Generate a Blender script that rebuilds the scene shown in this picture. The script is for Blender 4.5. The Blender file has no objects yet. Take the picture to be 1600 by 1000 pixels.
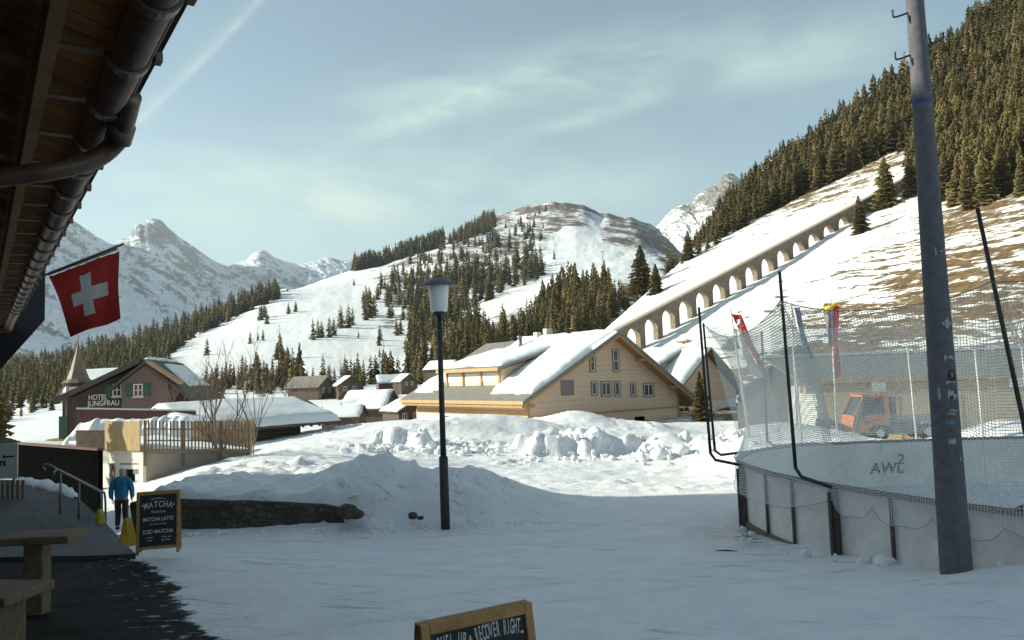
import bpy, bmesh, math, random
import numpy as np
from mathutils import Vector, Matrix
random.seed(7); rng = np.random.default_rng(7)
R = math.radians
scene = bpy.context.scene
COL = scene.collection

# ---------------------------------------------------------------- camera
F = 1244.4; PITCH = math.atan(0.0683); ROLL = -0.036; CZ = 3.3
cam_d = bpy.data.cameras.new('camera'); cam = bpy.data.objects.new('camera', cam_d); COL.objects.link(cam)
cam_d.sensor_width = 36; cam_d.lens = 28.0; cam_d.clip_start = 0.05; cam_d.clip_end = 30000
fw = Vector((0, math.cos(PITCH), math.sin(PITCH))); up0 = Vector((0, -math.sin(PITCH), math.cos(PITCH))); ri0 = Vector((1, 0, 0))
ri = math.cos(ROLL)*ri0 + math.sin(ROLL)*up0
up = -math.sin(ROLL)*ri0 + math.cos(ROLL)*up0
m = Matrix((ri, up, -fw)).transposed().to_4x4(); m.translation = Vector((0, 0, CZ))
cam.matrix_world = m
scene.camera = cam

# ---------------------------------------------------------------- sky + sun
EL = R(23.5); SUNH = Vector((-0.998, 0.05, 0)).normalized()
to_sun = Vector((SUNH.x*math.cos(EL), SUNH.y*math.cos(EL), math.sin(EL)))
world = bpy.data.worlds.new('World'); scene.world = world; world.use_nodes = True
wn = world.node_tree; wn.nodes.clear(); WL = wn.links.new
def wnode(t, **k):
    n = wn.nodes.new(t)
    for a, b in k.items(): setattr(n, a, b)
    return n
sky = wnode('ShaderNodeTexSky', sky_type='NISHITA', sun_disc=False)
sky.sun_elevation = EL; sky.sun_rotation = math.atan2(SUNH.x, SUNH.y); sky.altitude = 1600
sky.air_density = 1.0; sky.dust_density = 1.2; sky.ozone_density = 1.0
def wmath(op, a, b=None, c=None):
    n = wnode('ShaderNodeMath', operation=op)
    for i, v in enumerate((a, b, c)):
        if v is None: continue
        if isinstance(v, (int, float)): n.inputs[i].default_value = v
        else: WL(v, n.inputs[i])
    return n.outputs[0]
tc = wnode('ShaderNodeTexCoord'); sx = wnode('ShaderNodeSeparateXYZ'); WL(tc.outputs['Generated'], sx.inputs[0])
az = wmath('ARCTAN2', sx.outputs[0], sx.outputs[1]); ele = wmath('ARCSINE', sx.outputs[2])
cx = wnode('ShaderNodeCombineXYZ'); WL(az, cx.inputs[0]); WL(ele, cx.inputs[1])
def cirrus(scale, rot, stretch, detail, lo, hi, seed):
    mp = wnode('ShaderNodeMapping'); WL(cx.outputs[0], mp.inputs[0])
    mp.inputs['Rotation'].default_value = (0, 0, rot); mp.inputs['Scale'].default_value = (1, stretch, 1); mp.inputs['Location'].default_value = (seed, seed*.7, 0)
    nz = wnode('ShaderNodeTexNoise'); WL(mp.outputs[0], nz.inputs['Vector'])
    nz.inputs['Scale'].default_value = scale; nz.inputs['Detail'].default_value = detail; nz.inputs['Roughness'].default_value = .62; nz.inputs['Distortion'].default_value = .6
    mr = wnode('ShaderNodeMapRange', interpolation_type='SMOOTHSTEP'); WL(nz.outputs['Fac'], mr.inputs[0]); mr.inputs[1].default_value = lo; mr.inputs[2].default_value = hi
    return mr.outputs[0]
def band(a0, e0, slope, length, width):     # a soft streak of cloud at a direction of the sky
    da = wmath('SUBTRACT', az, a0)
    de = wmath('SUBTRACT', wmath('SUBTRACT', ele, e0), wmath('MULTIPLY', da, slope))
    g1 = wmath('EXPONENT', wmath('MULTIPLY', wmath('POWER', wmath('ABSOLUTE', wmath('DIVIDE', de, width)), 2.0), -1.0))
    g2 = wmath('EXPONENT', wmath('MULTIPLY', wmath('POWER', wmath('ABSOLUTE', wmath('DIVIDE', da, length)), 4.0), -1.0))
    return wmath('MULTIPLY', g1, g2)
def dirof(px, py):
    d = fw + ri*((px-800)/F) + up*((500-py)/F); d.normalize()
    return math.atan2(d.x, d.y), math.asin(d.z)
def streak(p, q, width):
    (a, b), (c, d) = dirof(*p), dirof(*q)
    return band((a+c)/2, (b+d)/2, (d-b)/(c-a), abs(c-a)*.55, width)
n1 = cirrus(4.5, R(-14), 2.8, 9, .24, .78, 1.3)
n2 = cirrus(9, R(-20), 3.5, 10, .26, .80, 4.1)
bands = [(streak((230, 285), (1030, 275), .055), .62), (streak((560, 160), (1110, 70), .034), .62), (streak((1120, 130), (1400, 50), .040), .55),
         (streak((800, 215), (1040, 145), .012), .4), (streak((60, 330), (620, 330), .06), .45), (streak((540, 225), (850, 100), .016), .4)]
tot = None
for b, k in bands:
    v = wmath('MULTIPLY', b, k); tot = v if tot is None else wmath('ADD', tot, v)
cl = wmath('MULTIPLY', tot, wmath('ADD', wmath('MULTIPLY', n1, .75), wmath('MULTIPLY', n2, .55)))
trail = wmath('MULTIPLY', wmath('ADD', streak((215, 190), (415, -10), .006), wmath('MULTIPLY', streak((190, 200), (425, -30), .014), .5)), wmath('ADD', wmath('MULTIPLY', n2, .35), .14))
cl = wmath('MINIMUM', wmath('ADD', wmath('ADD', cl, wmath('MULTIPLY', n1, .02)), trail), .9)
mixc = wnode('ShaderNodeMix', data_type='RGBA', blend_type='MIX')
tint = wnode('ShaderNodeMix', data_type='RGBA', blend_type='MULTIPLY'); tint.inputs[0].default_value = 1
hsv = wnode('ShaderNodeHueSaturation'); hsv.inputs['Saturation'].default_value = .88
WL(sky.outputs[0], hsv.inputs['Color'])
WL(hsv.outputs[0], tint.inputs[6]); tint.inputs[7].default_value = (.87, .94, .80, 1)
WL(cl, mixc.inputs[0]); WL(tint.outputs[2], mixc.inputs[6]); mixc.inputs[7].default_value = (3.75, 4.75, 4.15, 1)
bg = wnode('ShaderNodeBackground'); WL(mixc.outputs[2], bg.inputs[0]); bg.inputs[1].default_value = .122
wo = wnode('ShaderNodeOutputWorld'); WL(bg.outputs[0], wo.inputs[0])
sun_d = bpy.data.lights.new('sun', 'SUN'); sun_d.energy = 5.0; sun_d.angle = R(.53); sun_d.color = (1, 1, .83)
sun = bpy.data.objects.new('sun', sun_d); COL.objects.link(sun); sun.location = (-60, 10, 60)
sun.rotation_euler = to_sun.to_track_quat('Z', 'Y').to_euler()
scene.view_settings.view_transform = 'Standard'; scene.view_settings.look = 'None'; scene.view_settings.gamma = 1
scene.view_settings.exposure = 0.70
try: scene.cycles.transparent_max_bounces = 24
except Exception: pass

# ---------------------------------------------------------------- pixel helpers (only to find real places)
def ray(px, py): return fw + ri*((px-800)/F) + up*((500-py)/F)
def P(px, py, Y):
    d = ray(px, py); s = Y/d.y
    return Vector((d.x*s, Y, CZ+d.z*s))
def proj(x, y, z):
    v = Vector((x, y, z-CZ)); dz = v.dot(fw)
    return 800+F*v.dot(ri)/dz, 500-F*v.dot(up)/dz
def proj_np(x, y, z):
    z = z-CZ; dz = x*fw.x+y*fw.y+z*fw.z
    return 800+F*(x*ri.x+y*ri.y+z*ri.z)/dz, 500-F*(x*up.x+y*up.y+z*up.z)/dz

# ---------------------------------------------------------------- numpy noise
_perm = rng.random((256, 256, ))
def vnoise(x, y, seed=0):
    x = x+seed*17.13; y = y+seed*9.71
    xi = np.floor(x).astype(int); yi = np.floor(y).astype(int); fx = x-xi; fy = y-yi
    fx = fx*fx*fx*(fx*(fx*6-15)+10); fy = fy*fy*fy*(fy*(fy*6-15)+10)
    g = lambda a, b: _perm[(a*1 + b*0) & 255, (b + (a >> 8)*37) & 255]
    return (g(xi, yi)*(1-fx)+g(xi+1, yi)*fx)*(1-fy)+(g(xi, yi+1)*(1-fx)+g(xi+1, yi+1)*fx)*fy
def fbm(x, y, oct=4, seed=0, gain=.5, ridged=False):
    s = 0; a = 1; t = 0
    for i in range(oct):
        n = vnoise(x*2**i*(1+.03*i)+i*3.3, y*2**i+i*7.7, seed+i)
        if ridged: n = 1-abs(2*n-1)
        s = s+a*n; t += a; a *= gain
    return s/t-.5
def sstep(a, b, x):
    t = np.clip((x-a)/(b-a), 0, 1); return t*t*(3-2*t)

# ---------------------------------------------------------------- object helpers
def tag(o, label=None, cat=None, group=None, kind=None):
    if label: o['label'] = label
    if cat: o['category'] = cat
    if group: o['group'] = group
    if kind: o['kind'] = kind
    return o
def thing(name, label, cat, loc=(0, 0, 0), rz=0, group=None):
    o = bpy.data.objects.new(name, None); o.empty_display_size = .3; COL.objects.link(o)
    o.location = loc; o.rotation_euler = (0, 0, rz)
    return tag(o, label, cat, group)
def link_mesh(name, me, mats, parent=None, smooth=False):
    o = bpy.data.objects.new(name, me); COL.objects.link(o)
    if not isinstance(mats, (list, tuple)): mats = [mats]
    if len(me.materials) == 0:
        for q in mats: me.materials.append(q)
    if smooth: me.polygons.foreach_set('use_smooth', [True]*len(me.polygons))
    if parent is not None: o.parent = parent
    return o
class MB:
    def __init__(s): s.v = []; s.f = []; s.mi = []; s.cur = 0
    def add(s, vs, fs):
        b = len(s.v); s.v += [tuple(v) for v in vs]
        for f in fs: s.f.append(tuple(i+b for i in f)); s.mi.append(s.cur)
        return s
    def box(s, x0, x1, y0, y1, z0, z1, M=None):
        vs = [Vector(v) for v in ((x0,y0,z0),(x1,y0,z0),(x1,y1,z0),(x0,y1,z0),(x0,y0,z1),(x1,y0,z1),(x1,y1,z1),(x0,y1,z1))]
        if M is not None: vs = [M @ v for v in vs]
        return s.add(vs, [(3,2,1,0),(4,5,6,7),(0,1,5,4),(1,2,6,5),(2,3,7,6),(3,0,4,7)])
    def beam(s, a, b, w, h, upv=(0, 0, 1)):
        a = Vector(a); b = Vector(b); d = (b-a).normalized(); u = Vector(upv)
        sd = d.cross(u).normalized(); u = sd.cross(d).normalized()
        vs = []
        for p in (a, b):
            for i, j in ((-1,-1),(1,-1),(1,1),(-1,1)): vs.append(p+sd*(i*w/2)+u*(j*h/2))
        return s.add(vs, [(3,2,1,0),(4,5,6,7),(0,1,5,4),(1,2,6,5),(2,3,7,6),(3,0,4,7)])
    def prism(s, poly, ext):   # poly: list of 3d points, ext: vector
        n = len(poly); e = Vector(ext); vs = [Vector(p) for p in poly]+[Vector(p)+e for p in poly]
        fs = [tuple(range(n))[::-1], tuple(range(n, 2*n))]+[(i, (i+1) % n, n+(i+1) % n, n+i) for i in range(n)]
        return s.add(vs, fs)
    def tube(s, pts, rad, n=8, caps=True, flat=1.0):
        pts = [Vector(p) for p in pts]
        if not isinstance(rad, (list, tuple)): rad = [rad]*len(pts)
        vs = []; last = None
        for i, p in enumerate(pts):
            d = (pts[min(i+1, len(pts)-1)]-pts[max(i-1, 0)]).normalized()
            if last is None:
                a = Vector((0, 0, 1)) if abs(d.z) < .9 else Vector((1, 0, 0)); last = d.cross(a).normalized()
            sd = (last-d*last.dot(d)).normalized(); last = sd; u = d.cross(sd)
            for k in range(n):
                t = 2*math.pi*k/n; vs.append(p+sd*(math.cos(t)*rad[i])+u*(math.sin(t)*rad[i]*flat))
        fs = [(i*n+k, i*n+(k+1) % n, (i+1)*n+(k+1) % n, (i+1)*n+k) for i in range(len(pts)-1) for k in range(n)]
        if caps: fs += [tuple(range(n))[::-1], tuple(range((len(pts)-1)*n, len(pts)*n))]
        return s.add(vs, fs)
    def lathe(s, prof, n=24, c=(0, 0, 0)):
        vs = [(c[0]+r*math.cos(2*math.pi*k/n), c[1]+r*math.sin(2*math.pi*k/n), c[2]+z) for r, z in prof for k in range(n)]
        fs = [(i*n+k, i*n+(k+1) % n, (i+1)*n+(k+1) % n, (i+1)*n+k) for i in range(len(prof)-1) for k in range(n)]
        fs += [tuple(range(n))[::-1], tuple(range((len(prof)-1)*n, len(prof)*n))]
        return s.add(vs, fs)
    def quad(s, a, b, c, d): return s.add([a, b, c, d], [(0, 1, 2, 3)])
    def build(s, name, mats, parent=None, smooth=False, bevel=0):
        me = bpy.data.meshes.new(name); me.from_pydata(s.v, [], s.f)
        if not isinstance(mats, (list, tuple)): mats = [mats]
        for q in mats: me.materials.append(q)
        me.polygons.foreach_set('material_index', s.mi)
        o = link_mesh(name, me, mats, parent, smooth)
        if bevel:
            bm = bmesh.new(); bm.from_mesh(me); bmesh.ops.bevel(bm, geom=bm.edges[:], offset=bevel, segments=1, affect='EDGES'); bm.to_mesh(me); bm.free()
        return o
def grid_mesh(X, Y, Z):
    ny, nx = X.shape
    co = np.stack([X, Y, Z], -1).reshape(-1, 3)
    i = np.arange(ny-1)[:, None]*nx+np.arange(nx-1)[None, :]
    fs = np.stack([i, i+1, i+nx+1, i+nx], -1).reshape(-1, 4)
    me = bpy.data.meshes.new('grid'); me.vertices.add(len(co)); me.vertices.foreach_set('co', co.ravel())
    me.loops.add(fs.size); me.loops.foreach_set('vertex_index', fs.ravel())
    me.polygons.add(len(fs)); me.polygons.foreach_set('loop_start', np.arange(len(fs))*4); me.polygons.foreach_set('loop_total', np.full(len(fs), 4))
    me.update(); me.validate(); me.polygons.foreach_set('use_smooth', [True]*len(fs))
    return me
def set_attr(me, name, val):
    a = me.attributes.new(name, 'FLOAT', 'POINT'); a.data.foreach_set('value', np.ascontiguousarray(val, dtype=np.float32).ravel())

# ---------------------------------------------------------------- materials
class NT:
    def __init__(s, name):
        s.m = bpy.data.materials.new(name); s.m.use_nodes = True; s.t = s.m.node_tree; s.t.nodes.clear()
        s.out = s.t.nodes.new('ShaderNodeOutputMaterial'); s.b = s.t.nodes.new('ShaderNodeBsdfPrincipled'); s.L(s.b.outputs[0], s.out.inputs[0])
        s.co = s.t.nodes.new('ShaderNodeTexCoord').outputs['Object']
    def L(s, a, b): s.t.links.new(a, b)
    def n(s, t, **k):
        q = s.t.nodes.new(t)
        for a, b in k.items(): setattr(q, a, b)
        return q
    def mapping(s, scale=(1, 1, 1), rot=(0, 0, 0), src=None):
        q = s.n('ShaderNodeMapping'); s.L(src or s.co, q.inputs[0]); q.inputs['Rotation'].default_value = rot
        if rot == (0, 0, 0): q.inputs['Scale'].default_value = scale; return q.outputs[0]
        w = s.n('ShaderNodeMapping'); s.L(q.outputs[0], w.inputs[0]); w.inputs['Scale'].default_value = scale
        return w.outputs[0]
    def noise(s, scale, detail=4, rough=.55, vec=None, dist=0):
        q = s.n('ShaderNodeTexNoise'); s.L(vec or s.co, q.inputs['Vector']); q.inputs['Scale'].default_value = scale; q.inputs['Detail'].default_value = detail
        q.inputs['Roughness'].default_value = rough; q.inputs['Distortion'].default_value = dist
        return q.outputs['Fac']
    def math(s, op, a, b=None, c=None, clamp=False):
        q = s.n('ShaderNodeMath', operation=op, use_clamp=clamp)
        for i, v in enumerate((a, b, c)):
            if v is None: continue
            if isinstance(v, (int, float)): q.inputs[i].default_value = v
            else: s.L(v, q.inputs[i])
        return q.outputs[0]
    def ramp(s, fac, lo, hi, smooth=True):
        q = s.n('ShaderNodeMapRange', interpolation_type='SMOOTHSTEP' if smooth else 'LINEAR'); s.L(fac, q.inputs[0]); q.inputs[1].default_value = lo; q.inputs[2].default_value = hi
        return q.outputs[0]
    def mix(s, fac, a, b, blend='MIX'):
        q = s.n('ShaderNodeMix', data_type='RGBA', blend_type=blend)
        if isinstance(fac, (int, float)): q.inputs[0].default_value = fac
        else: s.L(fac, q.inputs[0])
        for i, v in ((6, a), (7, b)):
            if isinstance(v, tuple): q.inputs[i].default_value = (*v, 1) if len(v) == 3 else v
            else: s.L(v, q.inputs[i])
        return q.outputs[2]
    def attr(s, name): return s.n('ShaderNodeAttribute', attribute_name=name).outputs['Fac']
    def bump(s, h, strength=.5, dist=.02, prev=None):
        q = s.n('ShaderNodeBump'); s.L(h, q.inputs['Height']); q.inputs['Strength'].default_value = strength; q.inputs['Distance'].default_value = dist
        if prev: s.L(prev, q.inputs['Normal'])
        return q.outputs[0]
    def fin(s, col=None, rough=.7, normal=None, metal=0, spec=None):
        if col is not None:
            if isinstance(col, tuple): s.b.inputs['Base Color'].default_value = (*col, 1)
            else: s.L(col, s.b.inputs['Base Color'])
        if isinstance(rough, (int, float)): s.b.inputs['Roughness'].default_value = rough
        else: s.L(rough, s.b.inputs['Roughness'])
        s.b.inputs['Metallic'].default_value = metal
        if spec is not None: s.b.inputs['Specular IOR Level'].default_value = spec
        if normal is not None: s.L(normal, s.b.inputs['Normal'])
        return s.m
def plain(name, c, var=.25, scale=3, rough=.7, metal=0, bump=.3, bdist=.01, stretch=(1, 1, 1), spec=None):
    t = NT(name); v = t.mapping(stretch); a = t.noise(scale, 6, .6, v); b = t.noise(scale*7, 3, .6, v)
    f = t.math('ADD', t.math('MULTIPLY', a, .65), t.math('MULTIPLY', b, .35)); f = t.ramp(f, .3, .7)
    lo = tuple(x*(1-var) for x in c); hi = tuple(min(1, x*(1+var)) for x in c)
    return t.fin(t.mix(f, lo, hi), rough, t.bump(b, bump, bdist) if bump else None, metal, spec)
def planks(name, c, axis='z', pitch=.14, var=.25, rough=.7, depth=.01):
    t = NT(name); sp = t.n('ShaderNodeSeparateXYZ'); t.L(t.co, sp.inputs[0])
    u = {'x': 0, 'y': 1, 'z': 2}[axis]; q = t.math('DIVIDE', sp.outputs[u], pitch); fr = t.math('FRACT', q); fl = t.math('FLOOR', q)
    wn_ = t.n('ShaderNodeTexWhiteNoise', noise_dimensions='1D'); t.L(fl, wn_.inputs['W'])
    st = {'x': (6, 1, 1), 'y': (1, 6, 1), 'z': (1, 1, 8)}[axis]
    gr = t.noise(2.5, 6, .65, t.mapping(st)); f = t.math('ADD', t.math('MULTIPLY', wn_.outputs['Value'], .45), t.math('MULTIPLY', t.ramp(gr, .3, .7), .55))
    col = t.mix(f, tuple(x*(1-var) for x in c), tuple(min(1, x*(1+var)) for x in c))
    gap = t.math('MINIMUM', t.ramp(fr, 0, .07), t.math('SUBTRACT', 1.0, t.ramp(fr, .93, 1)))
    col = t.mix(gap, tuple(x*.35 for x in c), col)
    return t.fin(col, rough, t.bump(gap, .7, depth))

def snow_mat(name, c=(.80, .82, .83), b1=(.5, 1.2, .06), b2=(.4, 9, .02)):
    t = NT(name); a = t.noise(b1[1], 5, .6); b = t.noise(b2[1], 4, .6)
    nm = t.bump(a, b1[0], b1[2]); nm = t.bump(b, b2[0], b2[2], nm)
    return t.fin(t.mix(t.noise(b1[1]*.7, 3), tuple(x*.96 for x in c), c), .55, nm, spec=.3)
M = {}
M['snow'] = snow_mat('snow_cover')
M['fresh'] = snow_mat('roof_snow', (.83, .84, .84), (.4, .8, .08), (.2, 5, .02))
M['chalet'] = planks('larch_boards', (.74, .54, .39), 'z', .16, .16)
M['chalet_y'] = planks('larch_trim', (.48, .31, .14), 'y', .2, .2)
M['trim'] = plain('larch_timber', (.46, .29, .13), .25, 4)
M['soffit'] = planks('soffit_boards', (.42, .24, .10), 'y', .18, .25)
M['oldwood'] = planks('weathered_logs', (.075, .045, .028), 'z', .2, .35, depth=.03)
M['brownwood'] = planks('dark_brown_boards', (.06, .036, .026), 'x', .18, .3)
M['pink'] = plain('dusty_pink_render', (.165, .11, .10), .12, 6, .85)
M['roofgrey'] = plain('grey_roof_sheet', (.20, .18, .155), .22, 2, .75)
M['rooftile'] = planks('brown_roof_tiles', (.085, .065, .055), 'y', .3, .3)
M['render'] = plain('white_render', (.78, .75, .68), .06, 2, .85)
M['concrete'] = plain('pale_concrete', (.60, .57, .50), .10, 1.5, .85)
M['concrete2'] = plain('tan_and_shaded_concrete', (.36, .30, .24), .14, 1.2, .85)  # puts the terrace side wall's shade into the colour; also the tan viaduct parapet
M['glass'] = plain('window_glass', (.03, .035, .04), .3, 2, .08, bump=0)
M['curtain'] = plain('red_curtain', (.22, .05, .04), .2, 6, .8)
M['whitepaint'] = plain('white_paint', (.62, .60, .55), .06, 5, .5)
M['greenpaint'] = plain('green_shutter_paint', (.035, .085, .06), .2, 6, .6)
M['greyshutter'] = plain('grey_shutter', (.24, .20, .19), .08, 5, .6)
M['steel'] = plain('galvanised_steel', (.26, .26, .28), .15, 14, .45, .7)
M['polesteel'] = plain('dull_pole_zinc', (.125, .118, .135), .22, 11, .75, 0, bump=.3, spec=.2)
M['darksteel'] = plain('dark_steel', (.055, .048, .052), .25, 9, .5, .5)
M['lampwhite'] = plain('opal_lamp_glass', (.85, .84, .82), .04, 4, .35, bump=0)
M['pipe'] = plain('brown_gutter_metal', (.20, .14, .115), .25, 5, .42, .5)
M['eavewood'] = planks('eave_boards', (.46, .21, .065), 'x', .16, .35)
M['rafter'] = plain('rafter_wood', (.30, .15, .06), .3, 5)
M['slate'] = plain('dark_slate_panel', (.045, .047, .055), .2, 5, .7)
M['red'] = plain('red_flag_cloth', (.60, .045, .030), .12, 8, .8)
M['flagwhite'] = plain('white_flag_cloth', (.75, .72, .66), .05, 8, .8)
M['blue'] = plain('blue_banner_cloth', (.10, .15, .24), .2, 5, .8)
M['yellow'] = plain('yellow_cloth', (.65, .45, .06), .15, 5, .8)
M['black'] = plain('black_paint', (.006, .006, .006), .3, 5, 1.0, spec=0)
M['slateboard'] = plain('chalkboard_slate', (.022, .024, .028), .35, 3, .75)
M['chalk'] = plain('white_chalk', (.62, .63, .62), .25, 60, .9, bump=0)
M['boardwood'] = plain('chalkboard_frame_wood', (.42, .21, .07), .3, 9, .6, stretch=(1, 1, 1))
M['tablewood'] = plain('weathered_table_wood', (.20, .14, .085), .35, 7, .8, stretch=(1, 5, 1), bump=.6)
M['signyellow'] = plain('yellow_plastic', (.62, .42, .03), .1, 5, .5)
M['jacket'] = plain('blue_jacket_cloth', (.015, .17, .33), .18, 9, .7)
M['trousers'] = plain('dark_trouser_cloth', (.03, .028, .03), .25, 9, .85)
M['skin'] = plain('skin', (.42, .25, .18), .08, 9, .6, bump=0)
M['hair'] = plain('grey_hair', (.36, .34, .32), .25, 50, .8)
M['shoe'] = plain('black_boot', (.015, .015, .016), .2, 9, .6)
M['boardwhite'] = plain('white_rink_board', (.80, .75, .72), .16, 1.1, .5, bump=.1)
M['boarddirt'] = plain('rink_frame_steel', (.09, .075, .068), .35, 7, .6, .3)
M['kick'] = plain('kick_rail_wood', (.17, .12, .075), .35, 8, .8)
M['ice'] = plain('rink_ice', (.55, .58, .62), .08, .5, .25, bump=.05)
M['orange'] = plain('orange_vehicle_paint', (.60, .20, .05), .12, 3, .45)
M['rubber'] = plain('black_tyre', (.03, .03, .03), .3, 12, .85)
M['machine'] = plain('grey_machine_metal', (.16, .16, .16), .3, 9, .6, .4)
M['bamboo'] = planks('bamboo_screen', (.36, .24, .10), 'x', .035, .35, depth=.01)
M['fencewood'] = plain('grey_slat_wood', (.27, .20, .15), .3, 7, .8)
M['redwood'] = planks('red_brown_boards', (.12, .045, .04), 'x', .12, .3)
M['bark'] = plain('spruce_bark', (.06, .045, .032), .3, 3, .9)
M['twig'] = plain('bare_twig_bark', (.20, .145, .11), .3, 6, .9)
M['stucco'] = plain('stone_shingle_wall', (.20, .175, .15), .25, 2.2, .9, bump=.6, bdist=.05)
M['viaduct'] = plain('viaduct_stone', (.21, .165, .12), .35, .9, .9, bump=.5, bdist=.3)
M['yellowwall'] = plain('pale_yellow_boards', (.78, .60, .36), .1, 3, .8)
def foliage(name, a, b, sc):
    t = NT(name); oi = t.n('ShaderNodeObjectInfo').outputs['Random']
    f = t.ramp(t.noise(sc, 4, .7), .3, .7); c = t.mix(f, a, b)
    k = t.n('ShaderNodeHueSaturation'); t.L(c, k.inputs['Color']); t.L(t.math('ADD', t.math('MULTIPLY', oi, .7), .65), k.inputs['Value']); k.inputs['Hue'].default_value = .5
    t.L(t.math('ADD', .48, t.math('MULTIPLY', oi, .03)), k.inputs['Hue'])
    return t.fin(k.outputs[0], .9, spec=.15)
M['spruce'] = foliage('spruce_needles', (.095, .077, .030), (.215, .165, .065), .6)
M['larch'] = foliage('larch_needles', (.14, .095, .045), (.24, .165, .08), .5)
# ================================================================ TERRAIN
def base_z(y): return 1.65*np.exp(-np.maximum(y, -4)/8.0)-.18*(1-np.exp(-np.maximum(y, 0)/12))
ctl = []
def cp(px, py, Y): p = P(px, py, Y); ctl.append((p.x, p.y, p.z))
for x_ in (-30, -16, -8, -2, 4, 10, 18, 30):
    for y_ in (-12, 0, 5, 9, 13): ctl.append((x_, y_, float(base_z(np.array(float(y_))))))
for x_ in (-1, 4): ctl.append((x_, 17, -.03))
ctl += [(8, 17, .15), (14, 17, .2), (20, 17, .2), (30, 17, .2), (8, 12, .25), (-6, 17.2, .0), (-3.5, 17, .0)]
ctl += [(-10.3, 21.2, -.48), (-10.9, 22.6, -.62), (-12.5, 25, -.55), (-10.2, 19.6, -.35), (-9.5, 20.6, -.42), (-11.6, 20.6, -.5), (-16, 27, -.5), (-20, 22, .3), (-13, 19, -.2), (-9.5, 14.6, .23), (-13.5, 14.8, .22), (-7.2, 14.4, .25), (-8, 12.5, .30)]
for q in [(800, 777, 20.7), (1000, 776, 20.6), (1150, 774, 20.3), (700, 745, 25), (900, 740, 26), (1100, 735, 27),
          (430, 745, 22.5), (500, 720, 27), (600, 705, 31), (750, 702, 33), (950, 705, 33), (1100, 700, 33),
          (300, 762, 21.5), (300, 745, 25), (390, 712, 29.5), (470, 692, 38), (540, 680, 42), (640, 656, 48), (720, 660, 49), (820, 656, 52), (900, 652, 52), (960, 658, 52), (1050, 668, 52),
          (1130, 682, 50), (1180, 664, 31), (1240, 662, 30), (1300, 672, 30), (1370, 692, 36), (1450, 692, 36), (1350, 692, 27), (1400, 695, 27), (1450, 695, 29), (1410, 693, 32), (1490, 690, 30), (1540, 668, 31), (1650, 672, 31), (1750, 670, 30), (1400, 690, 45), (1600, 680, 45),
          (228, 756, 27.5), (150, 765, 34), (60, 690, 40), (-60, 700, 40), (230, 700, 46), (370, 690, 46)]: cp(*q)
for x_ in (-45, -25, 0, 20, 45): ctl.append((x_, 66, -1.2))
ctl = np.array(ctl)
def tps_fit(c):
    d = np.hypot(c[:, None, 0]-c[None, :, 0], c[:, None, 1]-c[None, :, 1]); K = np.where(d > 0, d*d*np.log(d+1e-9), 0)+np.eye(len(c))*.25
    Pm = np.c_[np.ones(len(c)), c[:, :2]]; A = np.block([[K, Pm], [Pm.T, np.zeros((3, 3))]])
    return np.linalg.solve(A, np.r_[c[:, 2], 0, 0, 0])
W_ = tps_fit(ctl)
def tps(x, y):
    z = W_[-3]+W_[-2]*x+W_[-1]*y
    for (a, b, _), w in zip(ctl, W_[:-3]):
        d2 = (x-a)**2+(y-b)**2; z = z+w*.5*d2*np.log(d2+1e-9)
    return z
def bump_at(x, y, cx, cy, rx, ry, h, p=2.0, rot=0):
    c, s = math.cos(rot), math.sin(rot); u = ((x-cx)*c+(y-cy)*s)/rx; v = (-(x-cx)*s+(y-cy)*c)/ry
    return h*np.exp(-(np.abs(u)**p+np.abs(v)**p))
WALL = [(-9.1, 18.95), (-8.3, 18.65), (-7.0, 18.4), (-5.6, 18.25), (-4.4, 18.15), (-3.2, 17.95)]
WALLTOP = [.62, .70, .66, .60, .52, .36]
def wall_dist(x, y):      # signed: positive behind the wall
    yy = np.interp(x, [p[0] for p in WALL], [p[1] for p in WALL]); return y-yy
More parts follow.
